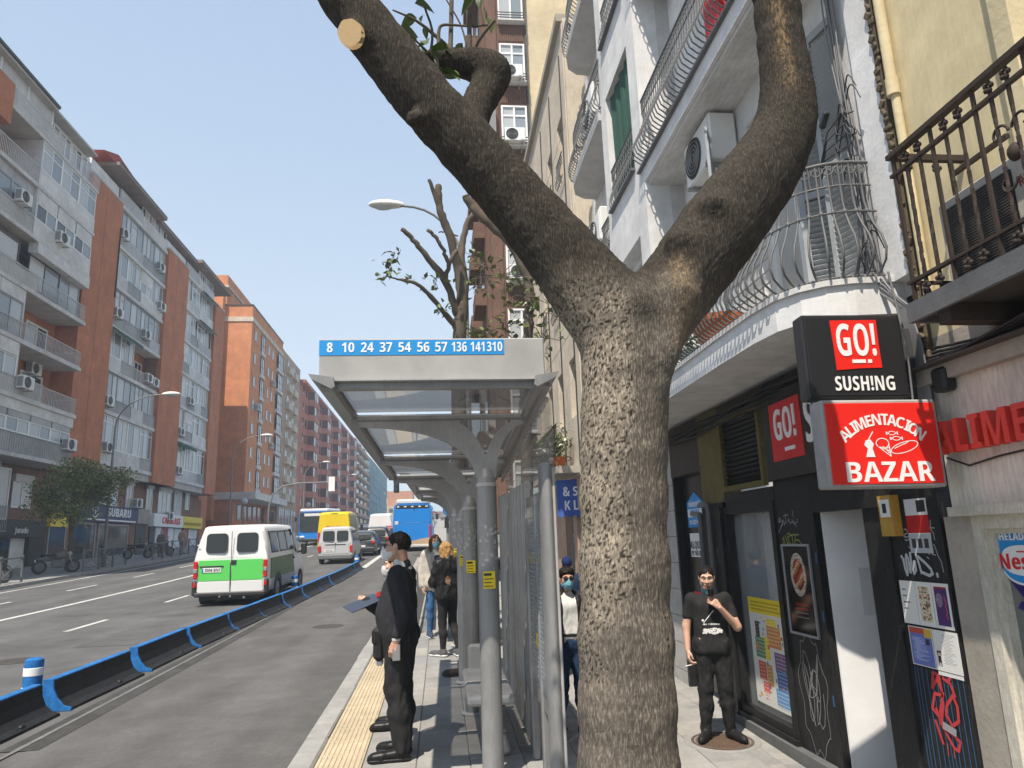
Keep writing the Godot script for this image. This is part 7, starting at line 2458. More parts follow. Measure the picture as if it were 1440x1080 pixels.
	n4.seed = 14; n4.noise_type = FastNoiseLite.TYPE_SIMPLEX; n4.frequency = 9.0; n4.fractal_octaves = 2
	var g := G.new()
	g.v = V.duplicate()
	var C := PackedColorArray()
	var dark := Color(0.21, 0.186, 0.164)
	var mid_c := Color(0.42, 0.375, 0.33)
	var pale := Color(0.74, 0.65, 0.535)
	var U := PackedVector2Array()
	for k in V.size():
		var v := V[k]
		var q := Q[k]
		var f := n1.get_noise_3dv(q)
		var cell := n2.get_noise_3dv(q * 1.0)
		var big := n3.get_noise_3dv(v)
		var md := n4.get_noise_3dv(v)
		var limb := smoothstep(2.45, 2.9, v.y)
		var ring := 0.0
		for y in [2.34, 2.12, 1.55, 1.05]:
			ring += exp(-pow((v.y - y - 0.03 * md) / 0.018, 2.0)) * 0.5
		# smooth pale bark high on the left flank of the trunk
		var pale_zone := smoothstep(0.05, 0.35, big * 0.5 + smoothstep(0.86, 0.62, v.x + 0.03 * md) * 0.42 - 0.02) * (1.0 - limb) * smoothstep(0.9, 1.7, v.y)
		var bare := smoothstep(0.25, 0.45, big + 0.25 * md) * (1.0 - limb) * 0.5
		var streak := smoothstep(0.2, 0.5, f + 0.18 * md) * (1.0 - 0.8 * limb)
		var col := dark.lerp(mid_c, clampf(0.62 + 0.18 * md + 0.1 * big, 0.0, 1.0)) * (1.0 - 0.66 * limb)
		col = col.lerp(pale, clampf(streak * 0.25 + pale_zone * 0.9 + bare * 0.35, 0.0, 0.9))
		# torn pale wood high on the upright limb, scar below it
		var scar := exp(-pow((v.x - 1.745 - 0.02 * md) / 0.028, 2.0)) * smoothstep(3.72, 3.95, v.y) * (1.0 if v.z > -3.06 else 0.0)
		scar += 0.8 * exp(-pow((v.x - 1.04 - 0.02 * md) / 0.05, 2.0)) * smoothstep(2.93, 2.8, v.y) * smoothstep(2.35, 2.5, v.y) * (1.0 if v.z > -2.85 else 0.0)
		col = col.lerp(Color(0.66, 0.47, 0.27), clampf(scar * (0.4 + 0.8 * f), 0.0, 0.6))
		if pale_zone > 0.2 and n1.get_noise_3dv(v * 0.9 + Vector3(5, 5, 5)) > 0.28:
			col = dark * 0.5
		C.append(col)
		var disp := (cell + 0.55) * 0.0045 * (1.0 - 0.55 * pale_zone) - streak * 0.003 + f * 0.002 + md * 0.0015 - ring * 0.004
		g.v[k] = v + N[k] * disp
		U.append(Vector2.ZERO)
	# normals of the roughened surface
	var NN := PackedVector3Array()
	NN.resize(V.size())
	for t in range(0, I.size(), 3):
		var p0 := g.v[I[t]]
		var nn := (g.v[I[t + 2]] - p0).cross(g.v[I[t + 1]] - p0)
		NN[I[t]] += nn; NN[I[t + 1]] += nn; NN[I[t + 2]] += nn
	for k in NN.size():
		NN[k] = NN[k].normalized()
	g.n = NN
	g.c = C
	g.uv = U
	g.i = I
	var bark := bark_mat()
	var t := thing("forked_tree", "thick forked tree trunk with rough brown bark and a pale sawn stub", "tree", Vector3(0.70, gh(3.0), -3.0))
	g.t = Transform3D()
	for k in g.v.size():
		g.v[k] -= t.position
	obj("trunk", g, bark, t)
	# sawn faces
	var cutm := M("cut_wood")
	var saw := func(c: Vector3, nn: Vector3, r: float, sx: float) -> void:
		var b := Basis(Quaternion(Vector3(0, 1, 0), nn.normalized()))
		var gg := G.new()
		var ce := gg.put(c - t.position, nn)
		var ring := []
		for k in 26:
			var an := k / 26.0 * TAU
			var rr := r * (1.0 + 0.035 * sin(an * 2.0) + 0.03 * sin(an * 7.0))
			ring.append(gg.put(c - t.position + b * Vector3(cos(an) * rr, 0, sin(an) * rr * sx), nn))
		var ring2 := []
		for k in 26:
			var an := k / 26.0 * TAU
			ring2.append(gg.put(c - t.position + b * Vector3(cos(an) * r * 1.02, -0.03, sin(an) * r * sx * 1.02), nn))
		for k in 26:
			gg.tri_i(ce, ring[(k + 1) % 26], ring[k])
			gg.tri_i(ring[k], ring[(k + 1) % 26], ring2[k]); gg.tri_i(ring2[k], ring[(k + 1) % 26], ring2[(k + 1) % 26])
		obj("sawn_face", gg, cutm, t)
	saw.call(Vector3(-0.377, 3.903, -2.79), Vector3(-0.45, -0.2, 0.95), 0.056, 1.2)
	saw.call(Vector3(1.066, 2.955, -2.815), Vector3(-0.2, 0.2, 1.0), 0.017, 1.15)
	# thin shoots
	var tw := [[[0.202, 4.051, -3.2, 0.017], [0.102, 4.151, -3.23, 0.014], [0.012, 4.252, -3.24, 0.011], [-0.097, 4.331, -3.22, 0.007], [-0.216, 4.372, -3.2, 0.004]], [[0.173, 4.07, -3.2, 0.012], [0.219, 4.176, -3.16, 0.010], [0.302, 4.252, -3.1, 0.007]], [[0.072, 4.087, -3.2, 0.014], [0.081, 4.234, -3.22, 0.013], [0.093, 4.6, -3.25, 0.011]], [[0.021, 4.106, -3.2, 0.011], [0.019, 4.252, -3.2, 0.011], [0.049, 4.296, -3.2, 0.008], [0.178, 4.293, -3.2, 0.005], [0.30, 4.307, -3.2, 0.004]], [[0.161, 4.174, -3.2, 0.005], [0.134, 4.299, -3.2, 0.005], [0.062, 4.446, -3.2, 0.004]], [[0.175, 4.1, -3.2, 0.015], [0.178, 4.34, -3.18, 0.011]], [[-0.025, 4.112, -3.2, 0.008], [-0.014, 4.229, -3.16, 0.007], [-0.056, 4.333, -3.1, 0.005], [-0.09, 4.5, -3.06, 0.004]], [[-0.02, 4.11, -3.2, 0.007], [-0.1, 4.16, -3.15, 0.005], [-0.18, 4.2, -3.12, 0.004]], [[0.25, 4.3, -3.2, 0.004], [0.24, 4.4, -3.2, 0.004], [0.2, 4.5, -3.2, 0.003]], [[-0.0, 4.1, -3.2, 0.006], [0.0, 4.03, -3.14, 0.005], [0.03, 3.96, -3.1, 0.003]]]
	for q in tw:
		var pts := []
		var rad := []
		for p in q:
			pts.append(Vector3(p[0], p[1], p[2]) - t.position)
			rad.append(p[3])
		var sm := smooth3(pts, 3)
		var rs := []
		for k in sm.size():
			rs.append(lerpf(rad[0], rad[rad.size() - 1], float(k) / (sm.size() - 1)))
		obj("shoot", G.new().tube(sm, rs, 7), M("bark_far"), t)
	var lv := [[-0.176, 4.189], [-0.15, 4.12], [-0.13, 4.1], [-0.079, 4.176], [-0.051, 4.103], [-0.008, 4.022], [0.02, 3.974], [0.045, 4.004], [-0.093, 4.361], [-0.1, 4.34], [0.138, 4.144], [0.269, 4.387], [0.21, 4.401], [0.24, 4.43], [0.064, 4.074], [0.03, 4.09], [-0.187, 4.44], [-0.216, 4.398], [-0.042, 4.249], [0.083, 4.108], [-0.123, 4.10], [-0.019, 4.055], [-0.03, 4.13], [0.0, 4.0], [-0.06, 4.3], [0.05, 4.1], [-0.1, 4.15], [-0.02, 4.19], [0.25, 4.36], [-0.16, 4.3]]
	var rg := RandomNumberGenerator.new()
	rg.seed = 17
	for k in lv.size():
		var gg := G.new()
		var big := k < 16
		leaf_big(gg, rg, 0.105 if big else 0.06)
		var o := obj("leaf", gg, M("leaf"), t)
		o.position = Vector3(lv[k][0], lv[k][1], -3.19 + rg.randf_range(-0.05, 0.12)) - t.position

func dense(c: Array) -> Array:   # an even curve through a limb's points
	var pts := []
	var out := []
	for p in c:
		pts.append(Vector3(p[0], p[1], p[2]))
	var sm := smooth3(pts, 2)
	for k in sm.size():
		var i0: Array = c[k / 2]
		var i1: Array = c[mini(k / 2 + 1, c.size() - 1)]
		out.append([sm[k].x, sm[k].y, sm[k].z, lerpf(i0[3], i1[3], 0.5 * (k % 2))])
	return out

func bark_mat() -> StandardMaterial3D:   # furrowed bark: dark pebbly cracks and pale upright fissures
	var nb := noise_bytes(55, 0.085, 4, FastNoiseLite.TYPE_SIMPLEX, 6)
	var nc := noise_bytes(56, 0.06, 2, FastNoiseLite.TYPE_CELLULAR, 2)
	var d := PackedByteArray()
	d.resize(TS * TS * 3)
	var h := PackedByteArray()
	h.resize(TS * TS)
	for p in TS * TS:
		var s := smoothstep(0.54, 0.74, nb[p] / 255.0 + 0.12 * (noise_mid[p] - 127) / 127.0)
		var c := nc[p] / 255.0
		var f := (noise_fine[p] - 127) / 127.0
		var l := clampf(0.36 + 0.24 * c + 0.2 * f + 0.32 * s, 0.08, 1.0)
		var q := pow(l, 1.0 / 1.6)
		d[p * 3] = int(q * 255.0); d[p * 3 + 1] = int(q * 252.0); d[p * 3 + 2] = int(q * 246.0)
		h[p] = int(clampf(130.0 + 70.0 * (c - 0.5) - 60.0 * s + 50.0 * f, 0, 255))
	var im := Image.create_from_data(TS, TS, false, Image.FORMAT_L8, h)
	im.convert(Image.FORMAT_RGBA8)
	im.bump_map_to_normal_map(6.0)
	var m := StandardMaterial3D.new()
	m.albedo_texture = ImageTexture.create_from_image(Image.create_from_data(TS, TS, false, Image.FORMAT_RGB8, d))
	m.normal_enabled = true
	m.normal_texture = ImageTexture.create_from_image(im)
	m.normal_scale = 1.6
	m.vertex_color_use_as_albedo = true
	m.uv1_triplanar = true
	m.uv1_world_triplanar = true
	m.uv1_scale = Vector3.ONE / 0.42
	m.roughness = 0.95
	m.metallic_specular = 0.25
	return m

func leaf_big(g: G, rg: RandomNumberGenerator, l: float) -> void:   # ovate leaf, creased along its rib, drooping tip
	var b := Basis.from_euler(Vector3(rg.randf_range(0.1, 1.3), rg.randf() * TAU, rg.randf_range(-0.7, 0.7)))
	l *= rg.randf_range(0.75, 1.25)
	g.col = Color(0.05, 0.085, 0.022).lerp(Color(0.13, 0.16, 0.03), rg.randf() * rg.randf())
	var rib := []
	var ea := []
	var eb := []
	for k in 7:
		var s := k / 6.0
		var w := sin(PI * pow(s, 0.75)) * 0.3 * l
		rib.append(b * Vector3(0, -0.22 * l * s * s, s * l))
		ea.append(b * Vector3(w, -0.22 * l * s * s + w * 0.35, s * l)); eb.append(b * Vector3(-w, -0.22 * l * s * s + w * 0.35, s * l))
	for k in 6:
		g.quad(rib[k], rib[k + 1], ea[k + 1], ea[k])
		g.quad(rib[k], eb[k], eb[k + 1], rib[k + 1])
	g.col = Color.WHITE

func bare_tree(called: String, label: String, base: Vector3, limbs: Array, leaves: Array, sd: int) -> void:   # pollarded street tree; limbs: lists of [x, y, z, radius] in street coordinates
	var t := thing(called, label, "tree", base)
	var nz := FastNoiseLite.new()
	nz.seed = sd
	nz.frequency = 1.7
	for n in limbs.size():
		var q: Array = limbs[n]
		var pts := []
		var rad := []
		for p in q:
			pts.append(Vector3(p[0], p[1], p[2]) - base)
			rad.append(p[3] * 0.58)
		var sm := smooth3(pts, 6)
		var rs := []
		for k in sm.size():
			var f := float(k) / 6.0
			var i0 := mini(int(f), rad.size() - 1)
			var i1 := mini(i0 + 1, rad.size() - 1)
			rs.append(lerpf(rad[i0], rad[i1], f - floor(f)) * (1.0 + 0.22 * nz.get_noise_2d(k * 0.55, n * 9.0)))
			sm[k] += Vector3(nz.get_noise_2d(k * 0.4, n * 5.0 + 50.0), 0, nz.get_noise_2d(k * 0.4, n * 5.0 + 90.0)) * 0.05
		obj("trunk" if n == 0 else "limb", G.new().tube(sm, rs, 10), M("bark_far"), t)
		if n > 0 and rs[rs.size() - 1] > 0.03:
			var e: Vector3 = (sm[sm.size() - 1] - sm[sm.size() - 3]).normalized()
			obj("sawn_face", G.new().lathe([Vector2(0, 0.006), Vector2(rs[rs.size() - 1] * 0.92, 0.004), Vector2(rs[rs.size() - 1] * 0.92, -0.01)], 12, Transform3D(Basis(Quaternion(Vector3.UP, e)), sm[sm.size() - 1])), M("cut_wood"), t)
	var rg := RandomNumberGenerator.new()
	rg.seed = sd
	var g := G.new()
	var tw := G.new()
	for c in leaves:   # [x, y, z, spread, count]
		var ce := Vector3(c[0], c[1], c[2]) - base
		for k in c[4]:
			var p: Vector3 = ce + Vector3(rg.randfn(), rg.randfn() * 0.7, rg.randfn()) * c[3] * 0.5
			leaf(g, p, rg, 0.16, Color(0.05, 0.085, 0.025).lerp(Color(0.15, 0.17, 0.04), rg.randf()))
			if k % 4 == 0:
				tw.tube([ce, (ce + p) * 0.5 + Vector3(0, 0.04, 0), p], 0.008, 4)
	if leaves.size():
		stuff(obj("leaves", g, M("leaf"), t))
		stuff(obj("twigs", tw, M("bark_far"), t))

func build_trees() -> void:
	build_big_tree()
	bare_tree("bare_tree", "pollarded bare tree with sawn limbs standing beyond the bus shelters", Vector3(0.45, gh(16.0), -16.0), [
		[[0.45, gh(16.0), -16.0, 0.36], [0.44, 3.0, -16.0, 0.32], [0.458, 5.75, -16.0, 0.31], [0.486, 6.435, -16.0, 0.30], [0.568, 7.309, -16.0, 0.27], [0.547, 8.1, -16.0, 0.25]],
		[[0.53, 7.9, -16.0, 0.21], [0.289, 8.84, -15.8, 0.18], [0.058, 9.485, -15.7, 0.15], [0.047, 10.048, -15.7, 0.14]],
		[[0.08, 9.4, -15.7, 0.11], [-0.177, 10.1, -15.5, 0.075]],
		[[0.55, 8.0, -16.0, 0.19], [0.595, 8.75, -16.2, 0.15], [0.744, 9.4, -16.3, 0.12], [0.995, 9.78, -16.4, 0.10]],
		[[0.45, 6.9, -16.0, 0.17], [0.154, 7.664, -15.7, 0.14], [-0.26, 8.163, -15.5, 0.12], [-0.51, 8.468, -15.4, 0.105], [-0.795, 8.738, -15.3, 0.085]],
		[[0.172, 7.6, -15.7, 0.09], [0.277, 8.022, -15.5, 0.09], [0.44, 8.35, -15.6, 0.09]],
		[[0.26, 7.95, -15.5, 0.085], [0.112, 8.292, -15.3, 0.075], [-0.088, 8.562, -15.2, 0.075], [-0.206, 8.671, -15.2, 0.07]],
		[[0.40, 6.6, -16.0, 0.12], [-0.02, 7.045, -15.6, 0.10], [-0.432, 7.397, -15.3, 0.075], [-0.763, 7.449, -15.2, 0.045], [-1.126, 7.519, -15.1, 0.025]],
		[[0.5, 8.9, -16.0, 0.03], [0.2, 8.95, -15.9, 0.03], [0.02, 8.95, -15.9, 0.025]]],
		[[-1.05, 7.75, -15.1, 0.3, 20], [-0.95, 8.05, -15.1, 0.25, 14], [-1.25, 7.45, -15.1, 0.2, 9], [-0.62, 7.5, -15.2, 0.2, 9], [-0.1, 7.55, -15.4, 0.25, 14], [0.1, 6.9, -15.6, 0.3, 16], [0.9, 7.6, -16.0, 0.4, 24], [0.85, 8.4, -16.1, 0.3, 12], [0.8, 6.2, -15.8, 0.5, 30], [1.0, 6.6, -16.2, 0.4, 22]], 12)
	bare_tree("bare_tree", "slimmer leafy tree whose pale limb rises behind the big left limb", Vector3(1.6, gh(13.0) - 0.46, -13.0), [
		[[1.6, gh(13.0) - 0.46, -13.0, 0.22], [1.58, 3.0, -13.0, 0.19], [1.619, 4.837, -13.0, 0.17], [1.70, 5.538, -13.0, 0.165], [1.764, 6.11, -13.0, 0.165], [1.75, 6.7, -13.0, 0.16]],
		[[1.77, 6.6, -13.0, 0.15], [1.46, 7.36, -13.0, 0.165], [1.051, 7.807, -13.0, 0.165], [0.749, 8.107, -13.0, 0.155], [0.569, 8.4, -13.0, 0.13]]],
		[[1.2, 6.6, -12.8, 0.6, 50], [1.6, 6.2, -12.7, 0.5, 40], [0.95, 6.9, -13.0, 0.4, 24], [1.5, 5.2, -12.8, 0.5, 40], [1.9, 5.3, -12.6, 0.5, 30], [1.25, 5.6, -12.9, 0.5, 30], [2.0, 5.9, -12.8, 0.35, 16], [1.05, 5.1, -12.9, 0.45, 30]], 22)
	bare_tree("bare_tree", "small leafless tree far behind the second shelter", Vector3(1.4, gh(30.0), -30.0), [
		[[1.4, gh(30.0), -30.0, 0.16], [1.4, 2.8, -30.0, 0.14], [1.45, 3.6, -30.0, 0.12]],
		[[1.45, 3.4, -30.0, 0.1], [1.1, 4.3, -30.0, 0.08], [0.9, 5.0, -30.0, 0.06]],
		[[1.45, 3.5, -30.0, 0.1], [1.7, 4.5, -30.0, 0.08], [1.8, 5.3, -30.0, 0.06]],
		[[1.45, 3.5, -30.0, 0.08], [1.4, 4.6, -30.2, 0.06], [1.5, 5.5, -30.2, 0.05]],
		[[1.2, 4.0, -30.0, 0.05], [1.0, 4.2, -29.8, 0.04], [0.7, 4.9, -29.8, 0.03]]], [], 32)
	street_lamp(0.75, 18.0, 10.35, 1.75, "slender street lamp curving over the street behind the bare tree", -1.0)

# ------------------------------------------------------------------ vehicles: rear at local z = 0, nose towards -z
func car_ring(z: float, hw: float, ht: float, y0: float, ym: float, y1: float, lean := 0.0, r := 0.12) -> Array:
	var right := [Vector2(hw * 0.86, y0), Vector2(hw * 0.97, y0 + 0.07), Vector2(hw, y0 + 0.2), Vector2(hw, lerpf(y0 + 0.2, ym, 0.6)), Vector2(hw * 0.992, ym)]
	right.append(Vector2(lerpf(hw, ht, 0.5), lerpf(ym, y1, 0.5)))
	right.append(Vector2(ht, y1 - r)); right.append(Vector2(ht - r * 0.3, y1 - r * 0.3)); right.append(Vector2(ht - r, y1)); right.append(Vector2((ht - r) * 0.5, y1 + 0.015))
	var out := []
	for p in right:
		out.append(Vector3(p.x, p.y, z - lean * maxf(0.0, p.y - ym)))
	for k in right.size():
		var p: Vector2 = right[right.size() - 1 - k]
		out.append(Vector3(-p.x, p.y, z - lean * maxf(0.0, p.y - ym)))
	return out

func car_body(secs: Array) -> G:   # secs: [z, hw, ht, y0, ym, y1, lean]
	var rings := []
	for s in secs:
		rings.append(car_ring(s[0], s[1], s[2], s[3], s[4], s[5], s[6] if s.size() > 6 else 0.0))
	return G.new().loft(rings)

func wheel(t: Node3D, x: float, z: float, r: float, w := 0.2) -> void:
	var b := Basis(Vector3(0, 1, 0), Vector3(1, 0, 0), Vector3(0, 0, -1))
	var o := obj("wheel", G.new().lathe([Vector2(r * 0.62, -w / 2), Vector2(r * 0.95, -w / 2), Vector2(r, -w * 0.35), Vector2(r, w * 0.35), Vector2(r * 0.95, w / 2), Vector2(r * 0.62, w / 2)], 24, Transform3D(b, Vector3.ZERO)), M("tyre"), t)
	o.position = Vector3(x, r, z)
	var s := signf(x)
	obj("rim", G.new().lathe([Vector2(0, s * w * 0.3), Vector2(r * 0.3, s * w * 0.36), Vector2(r * 0.55, s * w * 0.42), Vector2(r * 0.63, s * w * 0.48), Vector2(r * 0.63, s * w * -0.3)], 20, Transform3D(b, Vector3.ZERO)), M("rim_grey"), o)

func rear_panel(called: String, t: Node3D, m: Material, x0: float, x1: float, y0: float, y1: float, z: float, lean: float, ym: float, th := 0.012, r := 0.03) -> MeshInstance3D:
	var b := Basis(Vector3.RIGHT, -atan(lean)) if y0 > ym - 0.05 else Basis()
	var yc := (y0 + y1) / 2
	var o := obj(called, G.new().rbox(Vector3.ZERO, Vector3(x1 - x0, y1 - y0, th), minf(r, th * 0.45)), m, t)
	o.transform = Transform3D(b, Vector3((x0 + x1) / 2, yc, z - (lean * (yc - ym) if y0 > ym - 0.05 else 0.0) + th * 0.35))
	return o

func round_pane(called: String, t: Node3D, m: Material, x0: float, x1: float, y0: float, y1: float, z: float, lean: float, ym: float, r := 0.1) -> MeshInstance3D:
	var poly := PackedVector2Array()
	var w := (x1 - x0) / 2
	var h := (y1 - y0) / 2
	for q in [[1, 1, 0.0], [-1, 1, PI / 2], [-1, -1, PI], [1, -1, PI * 1.5]]:
		for k in 5:
			var a: float = q[2] + k * PI / 8
			poly.append(Vector2(q[0] * (w - r) + cos(a) * r, q[1] * (h - r) + sin(a) * r))
	var o := obj(called, G.new().prism(poly, 0.014), m, t)
	var yc := (y0 + y1) / 2
	o.transform = Transform3D(Basis(Vector3.RIGHT, -atan(lean)), Vector3((x0 + x1) / 2, yc, z - lean * (yc - ym)))
	return o

func side_pane(called: String, t: Node3D, m: Material, sgn: float, z0: float, z1: float, y0: float, y1: float, hw: float, ht: float, ym: float, yt: float, off := 0.012) -> MeshInstance3D:
	var X := func(y: float) -> float:
		return sgn * (lerpf(hw, ht, clampf((y - ym) / (yt - ym), 0, 1)) + off)
	var g := G.new()
	var a := Vector3(X.call(y0), y0, z0)
	var b := Vector3(X.call(y0), y0, z1)
	var c := Vector3(X.call(y1), y1, z1 + (0.0 if z1 > -3.0 else 0.25))
	var d := Vector3(X.call(y1), y1, z0)
	var i := Vector3(-sgn * 0.02, 0, 0)
	if sgn > 0:
		g.quad(a, b, c, d)
	else:
		g.quad(b, a, d, c)
	for e in [[a, b], [b, c], [c, d], [d, a]]:
		g.quad(e[0], e[0] + i, e[1] + i, e[1])
	return obj(called, g, m, t)

func vehicle(called: String, label: String, cat: String, x: float, d: float, yaw := 0.0) -> Node3D:
	var t := thing(called, label, cat, Vector3(x, gh(d) - 0.13, -d))
	t.basis = Basis(Vector3.UP, yaw) * slope_basis(d + 2.0)
	return t

func build_vehicles() -> void:
	var white := flat("car_white", 0.74, 0.74, 0.73, 0.3)
	var green := flat("car_green", 0.10, 0.60, 0.10, 0.3)
	var gl := glass("car_glass", 0.035, 0.04, 0.042, 0.06)
	var blk := flat("car_trim", 0.025, 0.025, 0.027, 0.55)
	for k in ["car_white", "car_green"]:
		mats[k].clearcoat_enabled = true
		mats[k].clearcoat = 0.5
	gl.metallic_specular = 0.3
	# the green and white van
	var t := vehicle("minibus", "white minibus with a bright green band and two rear doors", "van", -5.62, 20.4, -0.02)
	var ym := 1.22
	obj("body", car_body([[-4.95, 0.78, 0.66, 0.35, 0.6, 0.82], [-4.85, 0.92, 0.84, 0.3, 0.72, 1.0], [-4.2, 0.97, 0.9, 0.3, 0.92, 1.25], [-3.95, 0.98, 0.82, 0.3, 1.0, 1.5], [-3.4, 1.0, 0.82, 0.3, 1.2, 2.06], [-1.8, 1.0, 0.83, 0.3, 1.22, 2.1], [-0.25, 1.0, 0.83, 0.3, 1.22, 2.09], [-0.06, 0.985, 0.80, 0.32, 1.22, 2.04, 0.12], [0.0, 0.95, 0.76, 0.36, 1.22, 1.98, 0.13]]), white, t)
	for s in [-1, 1]:
		rear_panel("rear_door", t, green, 0.02 if s > 0 else -0.84, 0.84 if s > 0 else -0.02, 0.66, 1.2, 0.0, 0.0, ym)
		rear_panel("door_skin", t, white, 0.02 if s > 0 else -0.84, 0.84 if s > 0 else -0.02, 0.36, 0.645, 0.0, 0.0, ym)
		var w := round_pane("rear_window", t, gl, 0.12 if s > 0 else -0.68, 0.68 if s > 0 else -0.12, 1.38, 1.90, 0.005, 0.13, ym)
		var tl := rear_panel("tail_light", t, M("lamp_red"), s * 0.91 - 0.055, s * 0.91 + 0.055, 0.72, 1.18, 0.01, 0.0, ym, 0.05, 0.02)
		obj("reverse_lens", G.new().rbox(Vector3(0, -0.02, 0.01), Vector3(0.1, 0.12, 0.05), 0.015), M("ac_grey"), tl)
		obj("corner_trim", G.new().rbox(Vector3(s * 0.93, 0.48, -0.03), Vector3(0.14, 0.4, 0.12), 0.04), blk, t)
		rear_panel("reflector", t, M("lamp_red"), s * 0.92 - 0.04, s * 0.92 + 0.04, 0.5, 0.62, 0.03, 0.0, ym, 0.03)
		for h in [0.75, 1.1, 1.6]:
			obj("hinge", G.new().rbox(Vector3(s * 0.87, h, 0.012), Vector3(0.06, 0.03, 0.02), 0.006), white, t)
		side_pane("side_band", t, rough_mat("car_green_side", 0.085, 0.19, 0.055, 0.7, 0.3, 0.25, 0.5, 0.4, 0.2) if s > 0 else green, s, -0.2, -3.1, 0.66, 1.2, 1.0, 1.0, ym, 2.1)
		side_pane("side_skirt", t, rough_mat("car_pale_blue", 0.40, 0.47, 0.55, 0.8, 0.3, 0.05, 0.3, 0.3), s, -0.3, -3.4, 0.36, 0.655, 0.985, 0.99, 0.36, 0.655, 0.014)
		for q in [[-0.35, -1.15], [-1.3, -2.1], [-2.2, -3.05]]:
			var fr := side_pane("side_window", t, blk, s, q[0], q[1], 1.33, 1.92, 1.0, 0.83, ym, 2.1, 0.006)
			side_pane("pane", fr, gl, s, q[0] - 0.04, q[1] + 0.04, 1.37, 1.88, 1.0, 0.83, ym, 2.1, 0.011)
		side_pane("cab_window", t, gl, s, -3.2, -3.85, 1.25, 1.85, 1.0, 0.82, ym, 2.08, 0.012)
		side_pane("door_shut_line", t, blk, s, -3.1, -3.125, 0.45, 1.95, 1.0, 0.83, ym, 2.1, 0.004)
		side_pane("door_handle", t, blk, s, -2.85, -3.05, 1.05, 1.15, 1.0, 1.0, ym, 2.1, 0.03)
		obj("wheel_arch", G.new().lathe([Vector2(0.30, -0.14), Vector2(0.42, -0.14), Vector2(0.43, 0.14), Vector2(0.30, 0.14)], 20, Transform3D(Basis(Vector3(0, 1, 0), Vector3(1, 0, 0), Vector3(0, 0, -1)), Vector3(s * 0.88, 0.36, -1.0))), blk, t)
		wheel(t, s * 0.9, -1.0, 0.34, 0.22)
		wheel(t, s * 0.9, -4.0, 0.34, 0.22)
		obj("wing_mirror", G.new().rbox(Vector3(s * 1.16, 1.32, -3.7), Vector3(0.18, 0.36, 0.12), 0.04).tube([Vector3(s * 0.95, 1.2, -3.75), Vector3(s * 1.12, 1.25, -3.7)], 0.03, 6), blk, t)
		obj("tow_hook", G.new().tube([Vector3(s * 0.12 - 0.1, 0.28, 0.0), Vector3(s * 0.14 - 0.1, 0.26, 0.12)], 0.03, 6), M("chrome"), t)
	obj("bumper", G.new().rbox(Vector3(0, 0.31, -0.02), Vector3(1.86, 0.12, 0.16), 0.03), blk, t)
	obj("chassis", G.new().b2(-0.75, 0.75, 0.16, 0.3, -4.3, -0.1), M("black"), t)
	obj("exhaust", G.new().tube([Vector3(0.35, 0.24, -0.6), Vector3(0.38, 0.22, 0.06)], 0.03, 8), M("chrome"), t)
	obj("door_latch", G.new().rbox(Vector3(0.07, 1.13, 0.012), Vector3(0.15, 0.13, 0.03), 0.02), blk, t)
	obj("door_seam", G.new().b2(-0.008, 0.008, 0.36, 1.95, 0.0, 0.006), blk, t).rotation.x = 0.0
	var pl := obj("number_plate", G.new().rbox(Vector3(-0.5, 0.94, 0.018), Vector3(0.5, 0.12, 0.012), 0.004), M("white"), t)
	text("2004 BNF", 0.075, 0.003, M("black"), pl, Vector3(-0.47, 0.94, 0.026), Basis(), 0.9)
	obj("plate_band", G.new().b2(-0.748, -0.71, 0.885, 0.995, 0.024, 0.026), M("plastic_blue"), pl)
	obj("plate_lamp", G.new().rbox(Vector3(-0.5, 1.04, 0.02), Vector3(0.62, 0.035, 0.03), 0.01), blk, t)
	obj("brake_light", G.new().rbox(Vector3(-0.3, 1.87, -0.09), Vector3(0.2, 0.035, 0.02), 0.005), M("lamp_red"), t)

	# silver small van
	var silver := flat("car_silver", 0.50, 0.51, 0.52, 0.32)
	t = vehicle("small_van", "silver small van with twin rear doors behind the minibus", "van", -5.22, 37.0, -0.01)
	ym = 1.05
	obj("body", car_body([[-4.05, 0.7, 0.6, 0.3, 0.5, 0.7], [-3.9, 0.84, 0.74, 0.26, 0.62, 0.86], [-3.2, 0.86, 0.78, 0.26, 0.8, 1.02], [-2.95, 0.86, 0.72, 0.26, 0.9, 1.2], [-2.4, 0.87, 0.68, 0.26, 1.0, 1.72], [-1.0, 0.87, 0.70, 0.26, 1.04, 1.8], [-0.15, 0.86, 0.70, 0.26, 1.05, 1.79], [0.0, 0.82, 0.66, 0.32, 1.05, 1.72, 0.14]]), silver, t)
	for s in [-1, 1]:
		round_pane("rear_window", t, gl, 0.06 if s > 0 else -0.62, 0.62 if s > 0 else -0.06, 1.12, 1.62, 0.005, 0.14, ym, 0.08)
		rear_panel("door_panel", t, silver, 0.015 if s > 0 else -0.66, 0.66 if s > 0 else -0.015, 0.5, 1.0, 0.0, 0.0, ym)
		rear_panel("tail_light", t, M("lamp_red"), s * 0.77 - 0.07, s * 0.77 + 0.07, 0.58, 0.9, 0.0, 0.0, ym, 0.04)
		side_pane("side_window", t, gl, s, -0.3, -1.3, 1.1, 1.6, 0.87, 0.70, ym, 1.8)
		side_pane("cab_window", t, gl, s, -1.45, -2.5, 1.1, 1.6, 0.87, 0.70, ym, 1.8)
		wheel(t, s * 0.78, -0.75, 0.3)
		wheel(t, s * 0.78, -3.3, 0.3)
		obj("wing_mirror", G.new().rbox(Vector3(s * 0.98, 1.1, -2.6), Vector3(0.16, 0.16, 0.1), 0.04), blk, t)
	obj("bumper", G.new().rbox(Vector3(0, 0.36, 0.0), Vector3(1.68, 0.24, 0.16), 0.05), flat("bumper_grey", 0.16, 0.165, 0.17, 0.6), t)
